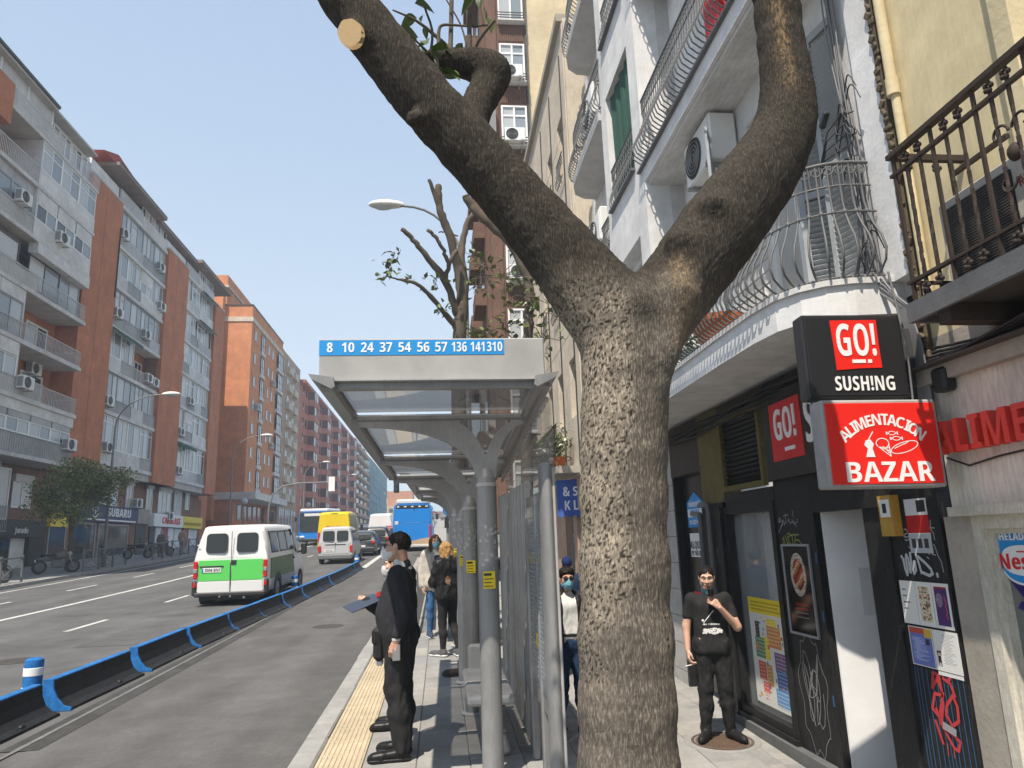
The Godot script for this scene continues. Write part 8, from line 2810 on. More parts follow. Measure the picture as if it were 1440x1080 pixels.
	obj("trim_line", G.new().b2(-0.5, 0.5, 0.93, 0.97, 0.005, 0.02), blk, t)
	obj("badge", G.new().ball(Vector3(0, 1.03, 0.005), Vector3(0.05, 0.05, 0.02), 8, 5), M("chrome"), t)
	pl = obj("number_plate", G.new().rbox(Vector3(-0.3, 0.66, 0.014), Vector3(0.48, 0.1, 0.012), 0.004), M("white"), t)
	text("4817 CKD", 0.06, 0.003, M("black"), pl, Vector3(-0.3, 0.66, 0.022), Basis(), 0.9)

	# yellow delivery van
	var yel := flat("car_yellow", 0.76, 0.55, 0.0, 0.35)
	t = vehicle("delivery_van", "tall yellow delivery van with red lettering on its rear doors", "van", -6.45, 45.0, -0.01)
	ym = 1.5
	obj("body", car_body([[-5.6, 0.8, 0.7, 0.4, 0.7, 0.95], [-5.4, 0.95, 0.88, 0.36, 0.8, 1.15], [-4.8, 0.98, 0.9, 0.36, 1.0, 1.45], [-4.0, 1.0, 0.85, 0.36, 1.4, 2.45], [-2.0, 1.0, 0.88, 0.36, 1.5, 2.6], [-0.15, 1.0, 0.88, 0.36, 1.5, 2.58], [0.0, 0.96, 0.82, 0.4, 1.5, 2.48, 0.08]]), yel, t)
	for s in [-1, 1]:
		rear_panel("rear_door", t, yel, 0.015 if s > 0 else -0.8, 0.8 if s > 0 else -0.015, 0.55, 1.45, 0.0, 0.0, ym)
		rear_panel("tail_light", t, M("lamp_red"), s * 0.9 - 0.06, s * 0.9 + 0.06, 0.8, 1.4, 0.0, 0.0, ym, 0.04)
		wheel(t, s * 0.88, -1.2, 0.35)
		wheel(t, s * 0.88, -4.6, 0.35)
		side_pane("side_panel", t, rough_mat("van_beige_side", 0.5, 0.40, 0.2, 1.0, 0.4), s, -0.3, -3.4, 1.55, 2.4, 1.0, 0.88, ym, 2.6)
		obj("wing_mirror", G.new().rbox(Vector3(s * 1.15, 1.6, -4.3), Vector3(0.18, 0.36, 0.1), 0.04), blk, t)
	text("DHL", 0.17, 0.01, flat("red_van", 0.55, 0.02, 0.03, 0.4), t, Vector3(0, 1.68, 0.0), Basis(Vector3.RIGHT, -0.08), 2.2)
	obj("bumper", G.new().rbox(Vector3(0, 0.42, 0.0), Vector3(1.9, 0.2, 0.16), 0.04), blk, t)
	obj("roof_lamp", G.new().rbox(Vector3(0, 2.5, -0.1), Vector3(0.4, 0.05, 0.06), 0.01), blk, t)

	# dark cars in the queue
	var cars := [["black estate car in the queue right behind the silver van", -4.62, 43.0, 0.018, 0.02, 0.028, 1.44], ["black hatchback further up the queue with its brake lights on", -4.3, 49.5, 0.012, 0.012, 0.014, 1.55], ["dark red car glimpsed left of the blue bus", -3.75, 57.0, 0.22, 0.02, 0.02, 1.5], ["dark blue car at the far end of the queue", -6.9, 66.0, 0.02, 0.03, 0.07, 1.5]]
	for n in cars.size():
		var q: Array = cars[n]
		var cm := flat("car_paint_%d" % n, q[3], q[4], q[5], 0.2)
		cm.clearcoat_enabled = true
		t = vehicle("car", q[0], "car", q[1], q[2])
		t.set_meta("group", "dark cars queueing up the street")
		var h: float = q[6]
		ym = 0.88
		obj("body", car_body([[-4.1, 0.66, 0.56, 0.3, 0.45, 0.62], [-3.95, 0.82, 0.74, 0.22, 0.55, 0.74], [-3.1, 0.86, 0.8, 0.2, 0.72, 0.92], [-2.8, 0.86, 0.76, 0.2, 0.8, 1.0], [-2.2, 0.87, 0.64, 0.2, 0.86, h - 0.05], [-1.0, 0.87, 0.66, 0.2, 0.88, h], [-0.35, 0.86, 0.64, 0.22, 0.88, h - 0.06], [-0.05, 0.84, 0.62, 0.24, 0.88, h - 0.14, 0.5], [0.0, 0.8, 0.6, 0.28, 0.88, h - 0.2, 0.55]]), cm, t)
		round_pane("rear_window", t, gl, -0.58, 0.58, 0.95, h - 0.22, 0.012, 0.53, ym, 0.08)
		for s in [-1, 1]:
			rear_panel("tail_light", t, M("lamp_red"), s * 0.72 - 0.1, s * 0.72 + 0.1, 0.72, 0.88, -0.01, 0.0, ym, 0.05)
			side_pane("side_window", t, gl, s, -0.45, -1.25, 0.92, h - 0.17, 0.87, 0.66, ym, h)
			side_pane("door_window", t, gl, s, -1.35, -2.35, 0.92, h - 0.17, 0.87, 0.66, ym, h)
			wheel(t, s * 0.76, -0.75, 0.31)
			wheel(t, s * 0.76, -3.3, 0.31)
			obj("wing_mirror", G.new().rbox(Vector3(s * 0.97, 0.98, -2.5), Vector3(0.16, 0.12, 0.1), 0.03), cm, t)
		obj("bumper", G.new().rbox(Vector3(0, 0.4, -0.02), Vector3(1.62, 0.24, 0.14), 0.05), cm, t)
		obj("number_plate", G.new().rbox(Vector3(0, 0.58, 0.03), Vector3(0.5, 0.11, 0.012), 0.004), M("white"), t)
	# white box van far up
	t = vehicle("box_van", "white van with a rounded high roof beyond the black hatchback", "van", -5.0, 61.0)
	ym = 1.4
	obj("body", car_body([[-5.2, 0.8, 0.7, 0.4, 0.7, 0.95], [-5.0, 0.95, 0.88, 0.36, 0.8, 1.15], [-4.4, 0.98, 0.9, 0.36, 1.0, 1.45], [-3.7, 1.0, 0.85, 0.36, 1.3, 2.2], [-2.0, 1.0, 0.84, 0.36, 1.4, 2.45], [-0.2, 1.0, 0.84, 0.36, 1.4, 2.4], [0.0, 0.95, 0.78, 0.4, 1.4, 2.3, 0.08]]), white, t)
	for s in [-1, 1]:
		rear_panel("rear_door", t, white, 0.015 if s > 0 else -0.75, 0.75 if s > 0 else -0.015, 0.55, 1.38, 0.0, 0.0, ym)
		rear_panel("tail_light", t, M("lamp_red"), s * 0.88 - 0.06, s * 0.88 + 0.06, 0.8, 1.3, 0.0, 0.0, ym, 0.04)
		wheel(t, s * 0.88, -1.1, 0.33)
		wheel(t, s * 0.88, -4.2, 0.33)
	# buses
	var bb := flat("bus_blue", 0.006, 0.215, 0.68, 0.35)
	var bw := flat("bus_white", 0.66, 0.66, 0.66, 0.35)
	t = vehicle("city_bus", "bright blue city bus seen from behind, pulled in at the stop ahead", "bus", -1.78, 46.5)
	var rings := []
	for q in [[-12.0, 1.2, 0.0], [-11.9, 1.25, 0.0], [-0.2, 1.25, 0.0], [-0.03, 1.22, 0.0]]:
		rings.append(car_ring(q[0], q[1], q[1] * 0.95, 0.35, 1.6, 2.95, 0.0, 0.16))
	obj("body", G.new().loft(rings), bb, t)
	obj("roof_pod", G.new().rbox(Vector3(0, 3.12, -3.6), Vector3(2.1, 0.3, 6.8), 0.08), bw, t)
	rear_panel("engine_cover", t, bb, -1.1, 1.1, 0.62, 1.75, -0.02, 0.0, 9.0, 0.04)
	rear_panel("rear_panel", t, bb, -1.12, 1.12, 1.79, 2.66, -0.02, 0.0, 9.0, 0.04)
	obj("display_strip", G.new().rbox(Vector3(0, 2.79, 0.0), Vector3(2.1, 0.2, 0.05), 0.02), gl, t)
	for k in 5:
		obj("roof_light", G.new().rbox(Vector3(-0.9 + k * 0.45, 2.8, 0.03), Vector3(0.16, 0.07, 0.03), 0.01), M("white"), t)
	obj("camera_dome", G.new().ball(Vector3(0.1, 2.6, 0.02), Vector3(0.05, 0.05, 0.04), 8, 5), M("black"), t)
	obj("panel_seam", G.new().tube([Vector3(-1.05, 1.84, 0.01), Vector3(-0.9, 1.74, 0.01), Vector3(-0.3, 1.78, 0.01), Vector3(0.3, 1.78, 0.01), Vector3(0.9, 1.74, 0.01), Vector3(1.05, 1.84, 0.01)], 0.015, 4), flat("bus_blue_light", 0.08, 0.36, 0.78, 0.4), t)
	obj("panel_seam", G.new().b2(-0.3, -0.285, 1.8, 2.64, 0.0, 0.012), M("bus_blue_light"), t)
	for s in [-1, 1]:
		obj("tail_light", G.new().rbox(Vector3(s * 1.1, 1.25, 0.02), Vector3(0.12, 0.8, 0.05), 0.02), M("lamp_red") if s > 0 else bb, t)
		wheel(t, s * 1.08, -3.0, 0.48, 0.3)
		wheel(t, s * 1.08, -9.0, 0.48, 0.3)
		for k in 5:
			side_pane("side_window", t, gl, s, -1.0 - k * 2.1, -2.9 - k * 2.1, 1.4, 2.6, 1.25, 1.19, 1.6, 2.95)
	obj("wing_mirror", G.new().tube([Vector3(1.2, 2.5, -11.9), Vector3(1.45, 2.4, -12.1)], 0.03, 6).rbox(Vector3(1.5, 2.1, -12.1), Vector3(0.22, 0.5, 0.16), 0.06), blk, t)
	obj("number_round", G.new().rbox(Vector3(-1.0, 1.8, 0.02), Vector3(0.22, 0.2, 0.02), 0.01), bw, t)
	obj("advert_strip", G.new().prism(PackedVector2Array([Vector2(-1.15, 0.42), Vector2(1.15, 0.42), Vector2(1.15, 0.86), Vector2(0.5, 0.78), Vector2(-0.2, 0.62), Vector2(-1.15, 0.58)]), 0.02, Transform3D(Basis(), Vector3(0, 0, 0.0))), flat("advert_tan", 0.5, 0.36, 0.24, 0.5), t)
	obj("bumper", G.new().rbox(Vector3(0, 0.36, -0.05), Vector3(2.3, 0.2, 0.2), 0.05), M("panel_grey"), t)
	t = vehicle("city_bus", "oncoming white and blue city bus with a dark windscreen", "bus", -10.6, 62.0)
	rings = []
	for q in [[-11.0, 1.25, 0.0], [-0.3, 1.25, 0.0], [-0.1, 1.22, 0.06], [0.0, 1.15, 0.06]]:
		rings.append(car_ring(q[0], q[1], q[1] * 0.95, 0.35, 1.4, 2.75, q[2], 0.2))
	obj("body", G.new().loft(rings), bb, t)
	obj("roof_pod", G.new().rbox(Vector3(0, 2.88, -4.0), Vector3(2.35, 0.3, 7.4), 0.1), bw, t)
	round_pane("windscreen", t, gl, -1.1, 1.1, 1.15, 2.72, 0.01, 0.06, 1.4, 0.12)
	obj("display", G.new().rbox(Vector3(0, 2.52, -0.05), Vector3(1.5, 0.22, 0.05), 0.01), M("white"), t)
	for s in [-1, 1]:
		obj("headlight", G.new().ball(Vector3(s * 0.9, 0.72, 0.0), Vector3(0.22, 0.1, 0.06), 10, 6), M("white"), t)
		wheel(t, s * 1.08, -2.6, 0.48, 0.3)
		obj("wing_mirror", G.new().rbox(Vector3(s * 1.4, 2.2, 0.2), Vector3(0.2, 0.44, 0.14), 0.05).tube([Vector3(s * 1.15, 2.6, 0.0), Vector3(s * 1.4, 2.4, 0.2)], 0.03, 5), blk, t)
	obj("bumper", G.new().rbox(Vector3(0, 0.44, -0.02), Vector3(2.3, 0.26, 0.16), 0.05), M("black"), t)

# ------------------------------------------------------------------ people: joints in local space, facing +z, own left at +x
func hand_arrays(curl: float) -> Array:   # wrist at the origin, fingers towards -y, palm towards -x, thumb side +z
	var key := "%.2f" % curl
	if hand_cache.has(key):
		return hand_cache[key]
	var s := Sdf.new(Vector3(-0.085, -0.205, -0.065), Vector3(0.04, 0.03, 0.075), 0.005)
	s.cap(Vector3(0, 0.02, 0), Vector3(0, -0.02, 0), 0.024, 0.022, 0.015, Vector3(1.2, 1, 0.95))
	for z in [-0.027, -0.009, 0.01, 0.028]:
		s.cap(Vector3(0, -0.015, z * 0.6), Vector3(0, -0.082, z), 0.015, 0.0125, 0.012)
	var ln := [0.034, 0.043, 0.047, 0.042]
	for k in 4:
		var z := -0.03 + k * 0.0205
		var p := Vector3(0, -0.084, z)
		var a := 0.12 + curl * 0.75
		for j in 3:
			var l: float = ln[k] * [1.0, 0.66, 0.5][j]
			var q := p + Vector3(-sin(a), -cos(a), 0.02 * (k - 1.5)) * l
			s.cap(p, q, 0.0095 - j * 0.0007, 0.0088 - j * 0.0007, 0.004)
			p = q
			a += 0.15 + curl * 0.95
	var t0 := Vector3(-0.006, -0.022, 0.022)
	var t1 := Vector3(-0.018 - curl * 0.01, -0.058, 0.050 - curl * 0.008)
	var t2 := Vector3(-0.026 - curl * 0.022, -0.092, 0.055 - curl * 0.026)
	s.cap(t0, t1, 0.016, 0.0115, 0.012)
	s.cap(t1, t2, 0.011, 0.0085, 0.004)
	hand_cache[key] = s.arrays()
	return hand_cache[key]

func head_arrays() -> Array:   # chin to crown about 0.235, centre between the ears at eye height, facing +z
	if head_mesh.size():
		return head_mesh
	var s := Sdf.new(Vector3(-0.11, -0.2, -0.13), Vector3(0.11, 0.14, 0.145), 0.0062)
	s.ell(Vector3(0, 0.035, -0.016), Vector3(0.076, 0.088, 0.097), 0.02)
	s.ell(Vector3(0, -0.045, 0.028), Vector3(0.058, 0.066, 0.066), 0.04)
	s.ell(Vector3(0, -0.096, 0.06), Vector3(0.028, 0.02, 0.024), 0.03)
	for x in [-1, 1]:
		s.ell(Vector3(x * 0.042, -0.022, 0.06), Vector3(0.026, 0.024, 0.026), 0.025)
		s.cap(Vector3(x * 0.05, 0.032, 0.07), Vector3(x * 0.012, 0.030, 0.086), 0.010, 0.010, 0.016)
		s.cap(Vector3(x * 0.05, -0.05, 0.0), Vector3(x * 0.03, -0.095, 0.045), 0.02, 0.018, 0.03)
	s.cap(Vector3(0, 0.018, 0.084), Vector3(0, -0.026, 0.106), 0.008, 0.0125, 0.014)
	for x in [-1, 1]:
		s.ell(Vector3(x * 0.012, -0.03, 0.097), Vector3(0.009, 0.008, 0.01), 0.008)
		s.sub(Vector3(x * 0.031, 0.010, 0.101), 0.0155, 0.014)
	s.ell(Vector3(0, -0.058, 0.087), Vector3(0.024, 0.0065, 0.011), 0.008)
	s.ell(Vector3(0, -0.069, 0.085), Vector3(0.02, 0.0065, 0.011), 0.008)
	for x in [-1, 1]:
		s.ell(Vector3(x * 0.079, -0.002, -0.008), Vector3(0.010, 0.032, 0.02), 0.008)
	s.cap(Vector3(0, -0.05, -0.03), Vector3(0, -0.19, -0.045), 0.054, 0.056, 0.03)
	head_mesh = s.arrays()
	return head_mesh

func rough_up(g: G, amp: float, freq: float, sd: int, stretch := Vector3(1, 0.45, 1)) -> void:   # cloth folds
	var n := FastNoiseLite.new()
	n.seed = sd
	n.frequency = freq
	n.fractal_octaves = 3
	for k in g.v.size():
		g.v[k] += g.n[k] * amp * n.get_noise_3dv(g.v[k] * stretch)
	var N := PackedVector3Array()
	N.resize(g.v.size())
	for t in range(0, g.i.size(), 3):
		var p := g.v[g.i[t]]
		var q := (g.v[g.i[t + 2]] - p).cross(g.v[g.i[t + 1]] - p)
		for k in 3:
			N[g.i[t + k]] += q
	for k in N.size():
		g.n[k] = N[k].normalized() if N[k].length_squared() > 0.0 else g.n[k]

func sdf_obj(called: String, s: Sdf, m: Material, parent: Node, fold := 0.0, freq := 9.0, sd := 1) -> MeshInstance3D:
	var g := G.new()
	add_arrays(g, s.arrays())
	if fold > 0.0:
		rough_up(g, fold, freq, sd)
	return obj(called, g, m, parent)

func person(p: Dictionary) -> Node3D:
	var t := thing("person", p.label, "person", p.at, p.get("turn", 0.0), p.get("group", ""))
	var k: float = p.get("h", 1.75) / 1.75
	var wide: float = p.get("wide", 1.0)
	var J := {
		"hip": Vector3(0, 0.94, 0), "chest": Vector3(0, 1.26, 0.0), "neck": Vector3(0, 1.47, -0.02), "head": Vector3(0, 1.635, 0.015),
		"shL": Vector3(0.175, 1.405, -0.015), "elL": Vector3(0.235, 1.125, -0.03), "wrL": Vector3(0.245, 0.885, 0.04),
		"shR": Vector3(-0.175, 1.405, -0.015), "elR": Vector3(-0.235, 1.125, -0.03), "wrR": Vector3(-0.245, 0.885, 0.04),
		"thL": Vector3(0.088, 0.92, 0), "knL": Vector3(0.10, 0.50, 0.015), "anL": Vector3(0.105, 0.09, -0.03), "toL": Vector3(0.125, 0.035, 0.15),
		"thR": Vector3(-0.088, 0.92, 0), "knR": Vector3(-0.10, 0.50, 0.015), "anR": Vector3(-0.105, 0.09, -0.03), "toR": Vector3(-0.125, 0.035, 0.15)}
	for q in p.get("joints", {}):
		J[q] = p.joints[q]
	for q in J:
		J[q] = J[q] * k
	var cell: float = p.get("cell", 0.016)
	var lo := Vector3.ONE * 9
	var hi := -Vector3.ONE * 9
	for q in J:
		lo = lo.min(J[q]); hi = hi.max(J[q])
	lo -= Vector3(0.24, 0.1, 0.26); hi += Vector3(0.24, 0.1, 0.28)
	lo.y = -0.04
	var belly: float = p.get("belly", 0.0)
	var skin: Material = M(p.get("skin", "skin"))
	var limbs := func(s: Sdf, add: float, which: Array, sleeve := 1.0) -> void:
		if "torso" in which:
			for x in [-1, 1]:
				s.cap(J.hip + Vector3(x * 0.065 * wide, 0.0, 0) * k, J.chest + Vector3(x * 0.072 * wide, 0.06, 0) * k, 0.105 * k + add, 0.098 * k + add, 0.06, Vector3(1, 1, 1.0))
				s.cap(J.chest + Vector3(x * 0.06, 0.08, 0) * k, J["shL" if x > 0 else "shR"] - Vector3(x * 0.02, 0, 0), 0.085 * k + add, 0.055 * k + add, 0.05)
			s.cap(J.chest + Vector3(0, 0.1, -0.01) * k, J.neck, 0.07 * k + add, 0.052 * k + add, 0.04)
			if belly > 0.0:
				s.ell(J.hip.lerp(J.chest, 0.45) + Vector3(0, 0.0, 0.075) * k, Vector3(0.15, 0.19, belly) + Vector3.ONE * add, 0.08)
		if "hips" in which:
			s.cap(J.thL + Vector3(0, 0.03, 0), J.thR + Vector3(0, 0.03, 0), 0.105 * k + add * 0.5, 0.105 * k + add * 0.5, 0.05)
			for x in [-1, 1]:
				s.ell(Vector3(x * 0.07, 0.9, -0.045) * k, Vector3.ONE * (0.078 * k + add * 0.5), 0.05)
		for sd in ["L", "R"]:
			if "arms" in which:
				var e: Vector3 = J["el" + sd]
				s.cap(J["sh" + sd], J["sh" + sd].lerp(e, minf(sleeve * 2.0, 1.0)), 0.054 * k + add, 0.042 * k + add, 0.035)
				if sleeve > 0.5:
					s.cap(e, e.lerp(J["wr" + sd], minf((sleeve - 0.5) * 2.0, 1.0)), 0.043 * k + add, 0.029 * k + add, 0.025)
			if "legs" in which:
				s.cap(J["th" + sd], J["kn" + sd], 0.088 * k + add, 0.058 * k + add, 0.04)
				s.cap(J["kn" + sd], J["kn" + sd].lerp(J["an" + sd], 0.4) + Vector3(0, 0, -0.012), 0.056 * k + add, 0.056 * k + add, 0.03)
				s.cap(J["kn" + sd].lerp(J["an" + sd], 0.4) + Vector3(0, 0, -0.012), J["an" + sd], 0.056 * k + add, 0.037 * k + add, 0.03)
			if "feet" in which:
				s.cap(J["an" + sd] + Vector3(0, -0.045, -0.01), J["to" + sd], 0.036, 0.026, 0.03)
	# the body itself: one continuous surface with head and hands
	var s := Sdf.new(lo, hi, cell)
	limbs.call(s, 0.0, ["torso", "hips", "arms", "legs", "feet"])
	s.cap(J.neck - Vector3(0, 0.03, 0), J.head - Vector3(0, 0.07, 0.03) * k, 0.057 * k, 0.053 * k, 0.03)
	var g := G.new()
	add_arrays(g, s.arrays())
	var hr: Vector3 = p.get("head_rot", Vector3.ZERO)
	var hx := Transform3D(Basis.from_euler(hr) * Basis.from_scale(Vector3.ONE * 0.99 * k), J.head)
	add_arrays(g, head_arrays(), hx)
	for sd in ["L", "R"]:
		var wr: Vector3 = J["wr" + sd]
		var d: Vector3 = (wr - J["el" + sd]).normalized()
		d = p.get("hand_dir" + sd, d)
		var th: Vector3 = p.get("thumb" + sd, Vector3(0, 0, 1))
		var y := -d.normalized()
		var x := y.cross(th).normalized()
		var z := x.cross(y)
		add_arrays(g, hand_arrays(p.get("curl" + sd, 0.35)), Transform3D(Basis(x * k, y * k, z * k), wr), sd == "R")
	obj("body", g, skin, t)
	# eyes
	for x in [-1, 1]:
		var e := obj("eye", G.new().ball(hx * Vector3(x * 0.031, 0.009, 0.0815), Vector3.ONE * 0.0105, 10, 7), flat("eye_white", 0.4, 0.37, 0.34, 0.3), t)
		obj("iris", G.new().ball(hx * Vector3(x * 0.031, 0.009, 0.0885), Vector3.ONE * 0.0055, 8, 5), flat("iris_dark", 0.03, 0.018, 0.012, 0.15), e)
		obj("eyebrow", G.new().tube([hx * Vector3(x * 0.015, 0.034, 0.098), hx * Vector3(x * 0.032, 0.038, 0.094), hx * Vector3(x * 0.05, 0.032, 0.08)], [0.003, 0.004, 0.002], 5), M("black"), t)
	var lips := obj("lips", G.new().ball(hx * Vector3(0, -0.0635, 0.0945), Vector3(0.019, 0.006, 0.0035), 10, 6, hx.basis.orthonormalized()), flat("lip", 0.36, 0.14, 0.11, 0.4), t)
	lips.visible = true
	# trousers
	if p.has("trousers"):
		s = Sdf.new(lo, hi, cell)
		limbs.call(s, p.get("loose", 0.016), ["hips", "legs"])
		s.cap(J.hip - Vector3(0.06, 0, 0) * k, J.hip + Vector3(0.06, 0, 0) * k, 0.117 * k, 0.117 * k, 0.05)
		if belly > 0.0:
			s.ell(J.hip + Vector3(0, 0.05, 0.05), Vector3(0.15, 0.11, belly * 0.86), 0.05)
		s.cut(Vector3(0, 1.045 * k, 0), Vector3.UP)
		s.cut(Vector3(0, 0.055, 0), Vector3.DOWN)
		sdf_obj("trousers", s, p.trousers, t, p.get("fold", 0.012), 11.0, 3)
	if p.has("belt"):
		s = Sdf.new(lo, hi, cell)
		s.cap(J.hip - Vector3(0.066, -0.08, 0) * k, J.hip + Vector3(0.066, 0.08, 0) * k, 0.130 * k, 0.130 * k, 0.05)
		s.cut(Vector3(0, 1.055 * k, 0), Vector3.UP); s.cut(Vector3(0, 1.02 * k, 0), Vector3.DOWN)
		sdf_obj("belt", s, p.belt, t)
	# upper garments: [material, sleeve, extra, hem, open front]
	for q in p.get("tops", []):
		s = Sdf.new(lo, hi, cell)
		limbs.call(s, q[2], ["torso", "hips", "arms"] if q[3] < 0.8 else ["torso", "arms"], q[1])
		if q[3] < 1.01:
			s.cap(J.hip - Vector3(0.07, 0.04, 0) * k, J.hip + Vector3(0.07, -0.04, 0) * k, 0.112 * k + q[2], 0.112 * k + q[2], 0.05)
		s.cut(Vector3(0, q[3] * k, 0), Vector3.DOWN)
		if q.size() > 4 and q[4] > 0.0:   # open down the front
			var z0: float = J.chest.z
			var cz := int((J.chest.x - s.lo.x) / s.e)
			for zz in s.nz:
				for yy in s.ny:
					for xx in s.nx:
						var pos := s.lo + Vector3(xx, yy, zz) * s.e
						if pos.z > z0 + 0.02 and absf(pos.x - J.chest.x) < q[4]:
							var at := (zz * s.ny + yy) * s.nx + xx
							s.f[at] = maxf(s.f[at], minf(pos.z - z0 - 0.02, q[4] - absf(pos.x - J.chest.x)))
		last_top = s
		sdf_obj(q[5] if q.size() > 5 else "top", s, q[0], t, q[6] if q.size() > 6 else 0.012, q[7] if q.size() > 7 else 9.0, 7)
	# shoes
	if p.has("shoes"):
		for sd in ["L", "R"]:
			var a: Vector3 = J["an" + sd]
			var b: Vector3 = J["to" + sd]
			s = Sdf.new(a.min(b) - Vector3(0.1, 0.12, 0.12), a.max(b) + Vector3(0.1, 0.1, 0.14), 0.009)
			var dirf := ((b - a) * Vector3(1, 0, 1)).normalized()
			s.cap(a + Vector3(0, -0.04, 0) - dirf * 0.02, b + dirf * 0.02, 0.047, 0.040, 0.03)
			s.cap(a + Vector3(0, 0.01, 0), a + Vector3(0, -0.04, 0), 0.046, 0.05, 0.03)
			s.cap(b - dirf * 0.04 + Vector3(0, -0.005, 0), b + dirf * 0.045 + Vector3(0, -0.01, 0), 0.045, 0.034, 0.02)
			s.cut(Vector3(0, a.y - 0.09 * k + 0.004, 0), Vector3.DOWN)
			s.cut(Vector3(0, a.y + 0.022, 0), Vector3.UP)
			var sh := sdf_obj("shoe", s, p.shoes, t)
			if p.has("soles"):
				s = Sdf.new(a.min(b) - Vector3(0.1, 0.12, 0.12), a.max(b) + Vector3(0.1, 0.1, 0.14), 0.009)
				s.cap(a + Vector3(0, -0.06, 0) - dirf * 0.02, b + dirf * 0.03 + Vector3(0, -0.01, 0), 0.053, 0.046, 0.03)
				s.cut(Vector3(0, a.y - 0.09 * k, 0), Vector3.DOWN); s.cut(Vector3(0, a.y - 0.062 * k, 0), Vector3.UP)
				sdf_obj("sole", s, p.soles, sh)
	# hair: a shell over the skull cut back from the face
	if p.has("hair"):
		var style: String = p.get("style", "short")
		s = Sdf.new(Vector3(-0.16, -0.36, -0.2), Vector3(0.16, 0.16, 0.16), 0.009)
		s.ell(Vector3(0, 0.034, -0.018), Vector3(0.083, 0.094, 0.104), 0.02)
		if style == "curly":
			s.ell(Vector3(0, 0.08, 0.0), Vector3(0.088, 0.06, 0.095), 0.03)
		s.cut(Vector3(0, 0.066, 0.075), Vector3(0, -0.72, 0.70))
		if style in ["short", "curly", "cropped"]:
			s.cut(Vector3(0, -0.055, -0.05), Vector3(0, -1, 0.25))
			for x in [-1, 1]:
				s.sub(Vector3(x * 0.095, -0.02, 0.005), 0.03)
		if style == "long":
			for q in [[-0.06, -0.07], [-0.03, -0.09], [0.0, -0.095], [0.03, -0.09], [0.06, -0.07], [0.08, -0.03], [-0.08, -0.03], [-0.075, 0.015], [0.075, 0.015]]:
				s.cap(Vector3(q[0], 0.03, q[1]), Vector3(q[0] * 1.25, -0.26 if q[1] < 0.0 else -0.2, q[1] * 0.9 + 0.005), 0.032, 0.026, 0.015)
			s.sub(Vector3(0, -0.04, 0.11), 0.075, 0.01)
		g = G.new()
		add_arrays(g, s.arrays())
		rough_up(g, 0.012 if style == "curly" else (0.022 if style == "long" else 0.009), 40.0 if style == "curly" else 30.0, 5, Vector3(1, 0.3, 1) if style == "long" else Vector3.ONE)
		var o := obj("hair", g, p.hair, t)
		o.transform = hx
	if p.has("mask"):
		s = Sdf.new(Vector3(-0.11, -0.15, -0.05), Vector3(0.11, 0.05, 0.18), 0.006)
		s.ell(Vector3(0, -0.048, 0.034), Vector3(0.068, 0.070, 0.078), 0.02)
		s.ell(Vector3(0, -0.096, 0.06), Vector3(0.036, 0.028, 0.034), 0.02)
		s.cap(Vector3(0, -0.002, 0.098), Vector3(0, -0.06, 0.108), 0.012, 0.016, 0.03)
		if p.get("duck", false):
			s.cap(Vector3(0, -0.01, 0.10), Vector3(0, -0.09, 0.105), 0.02, 0.022, 0.04)
			s.ell(Vector3(0, -0.045, 0.09), Vector3(0.03, 0.05, 0.048), 0.03)
		s.cut(Vector3(0, -0.004, 0.07), Vector3(0, 1, -0.2))
		s.cut(Vector3(0, -0.118, 0.0), Vector3.DOWN)
		s.cut(Vector3(0, 0, 0.018), Vector3(0, 0.0, -1))
		g = G.new()
		add_arrays(g, s.arrays())
		rough_up(g, 0.003, 30.0, 4, Vector3(0.3, 2.5, 0.3))
		var o := obj("face_mask", g, p.mask, t)
		o.transform = hx
		if p.get("mask_down", false):
			o.transform = hx * Transform3D(Basis(Vector3.RIGHT, 0.35), Vector3(0, -0.062, -0.028))
		var lp := G.new()
		for x in [-1, 1]:
			lp.tube([Vector3(x * 0.066, -0.02, 0.04), Vector3(x * 0.078, 0.01, 0.0), Vector3(x * 0.083, 0.025, -0.02), Vector3(x * 0.082, -0.02, -0.03), Vector3(x * 0.064, -0.075, 0.04)], 0.0018, 4)
		var lo2 := obj("ear_loop", lp, p.mask, t)
		lo2.transform = hx
	if p.has("glasses"):
		g = G.new()
		for x in [-1, 1]:
			g.rbox(Vector3(x * 0.033, 0.008, 0.104), Vector3(0.05, 0.036, 0.005), 0.002, Basis(Vector3.UP, x * 0.2))
			g.tube([Vector3(x * 0.058, 0.014, 0.098), Vector3(x * 0.078, 0.014, 0.05), Vector3(x * 0.082, 0.012, -0.01)], 0.0025, 5)
		g.tube([Vector3(-0.01, 0.014, 0.106), Vector3(0.01, 0.014, 0.106)], 0.0025, 5)
		var o := obj("glasses", g, p.glasses, t)
		o.transform = hx
	t.basis = Basis(Vector3.UP, p.get("turn", 0.0))
	return t

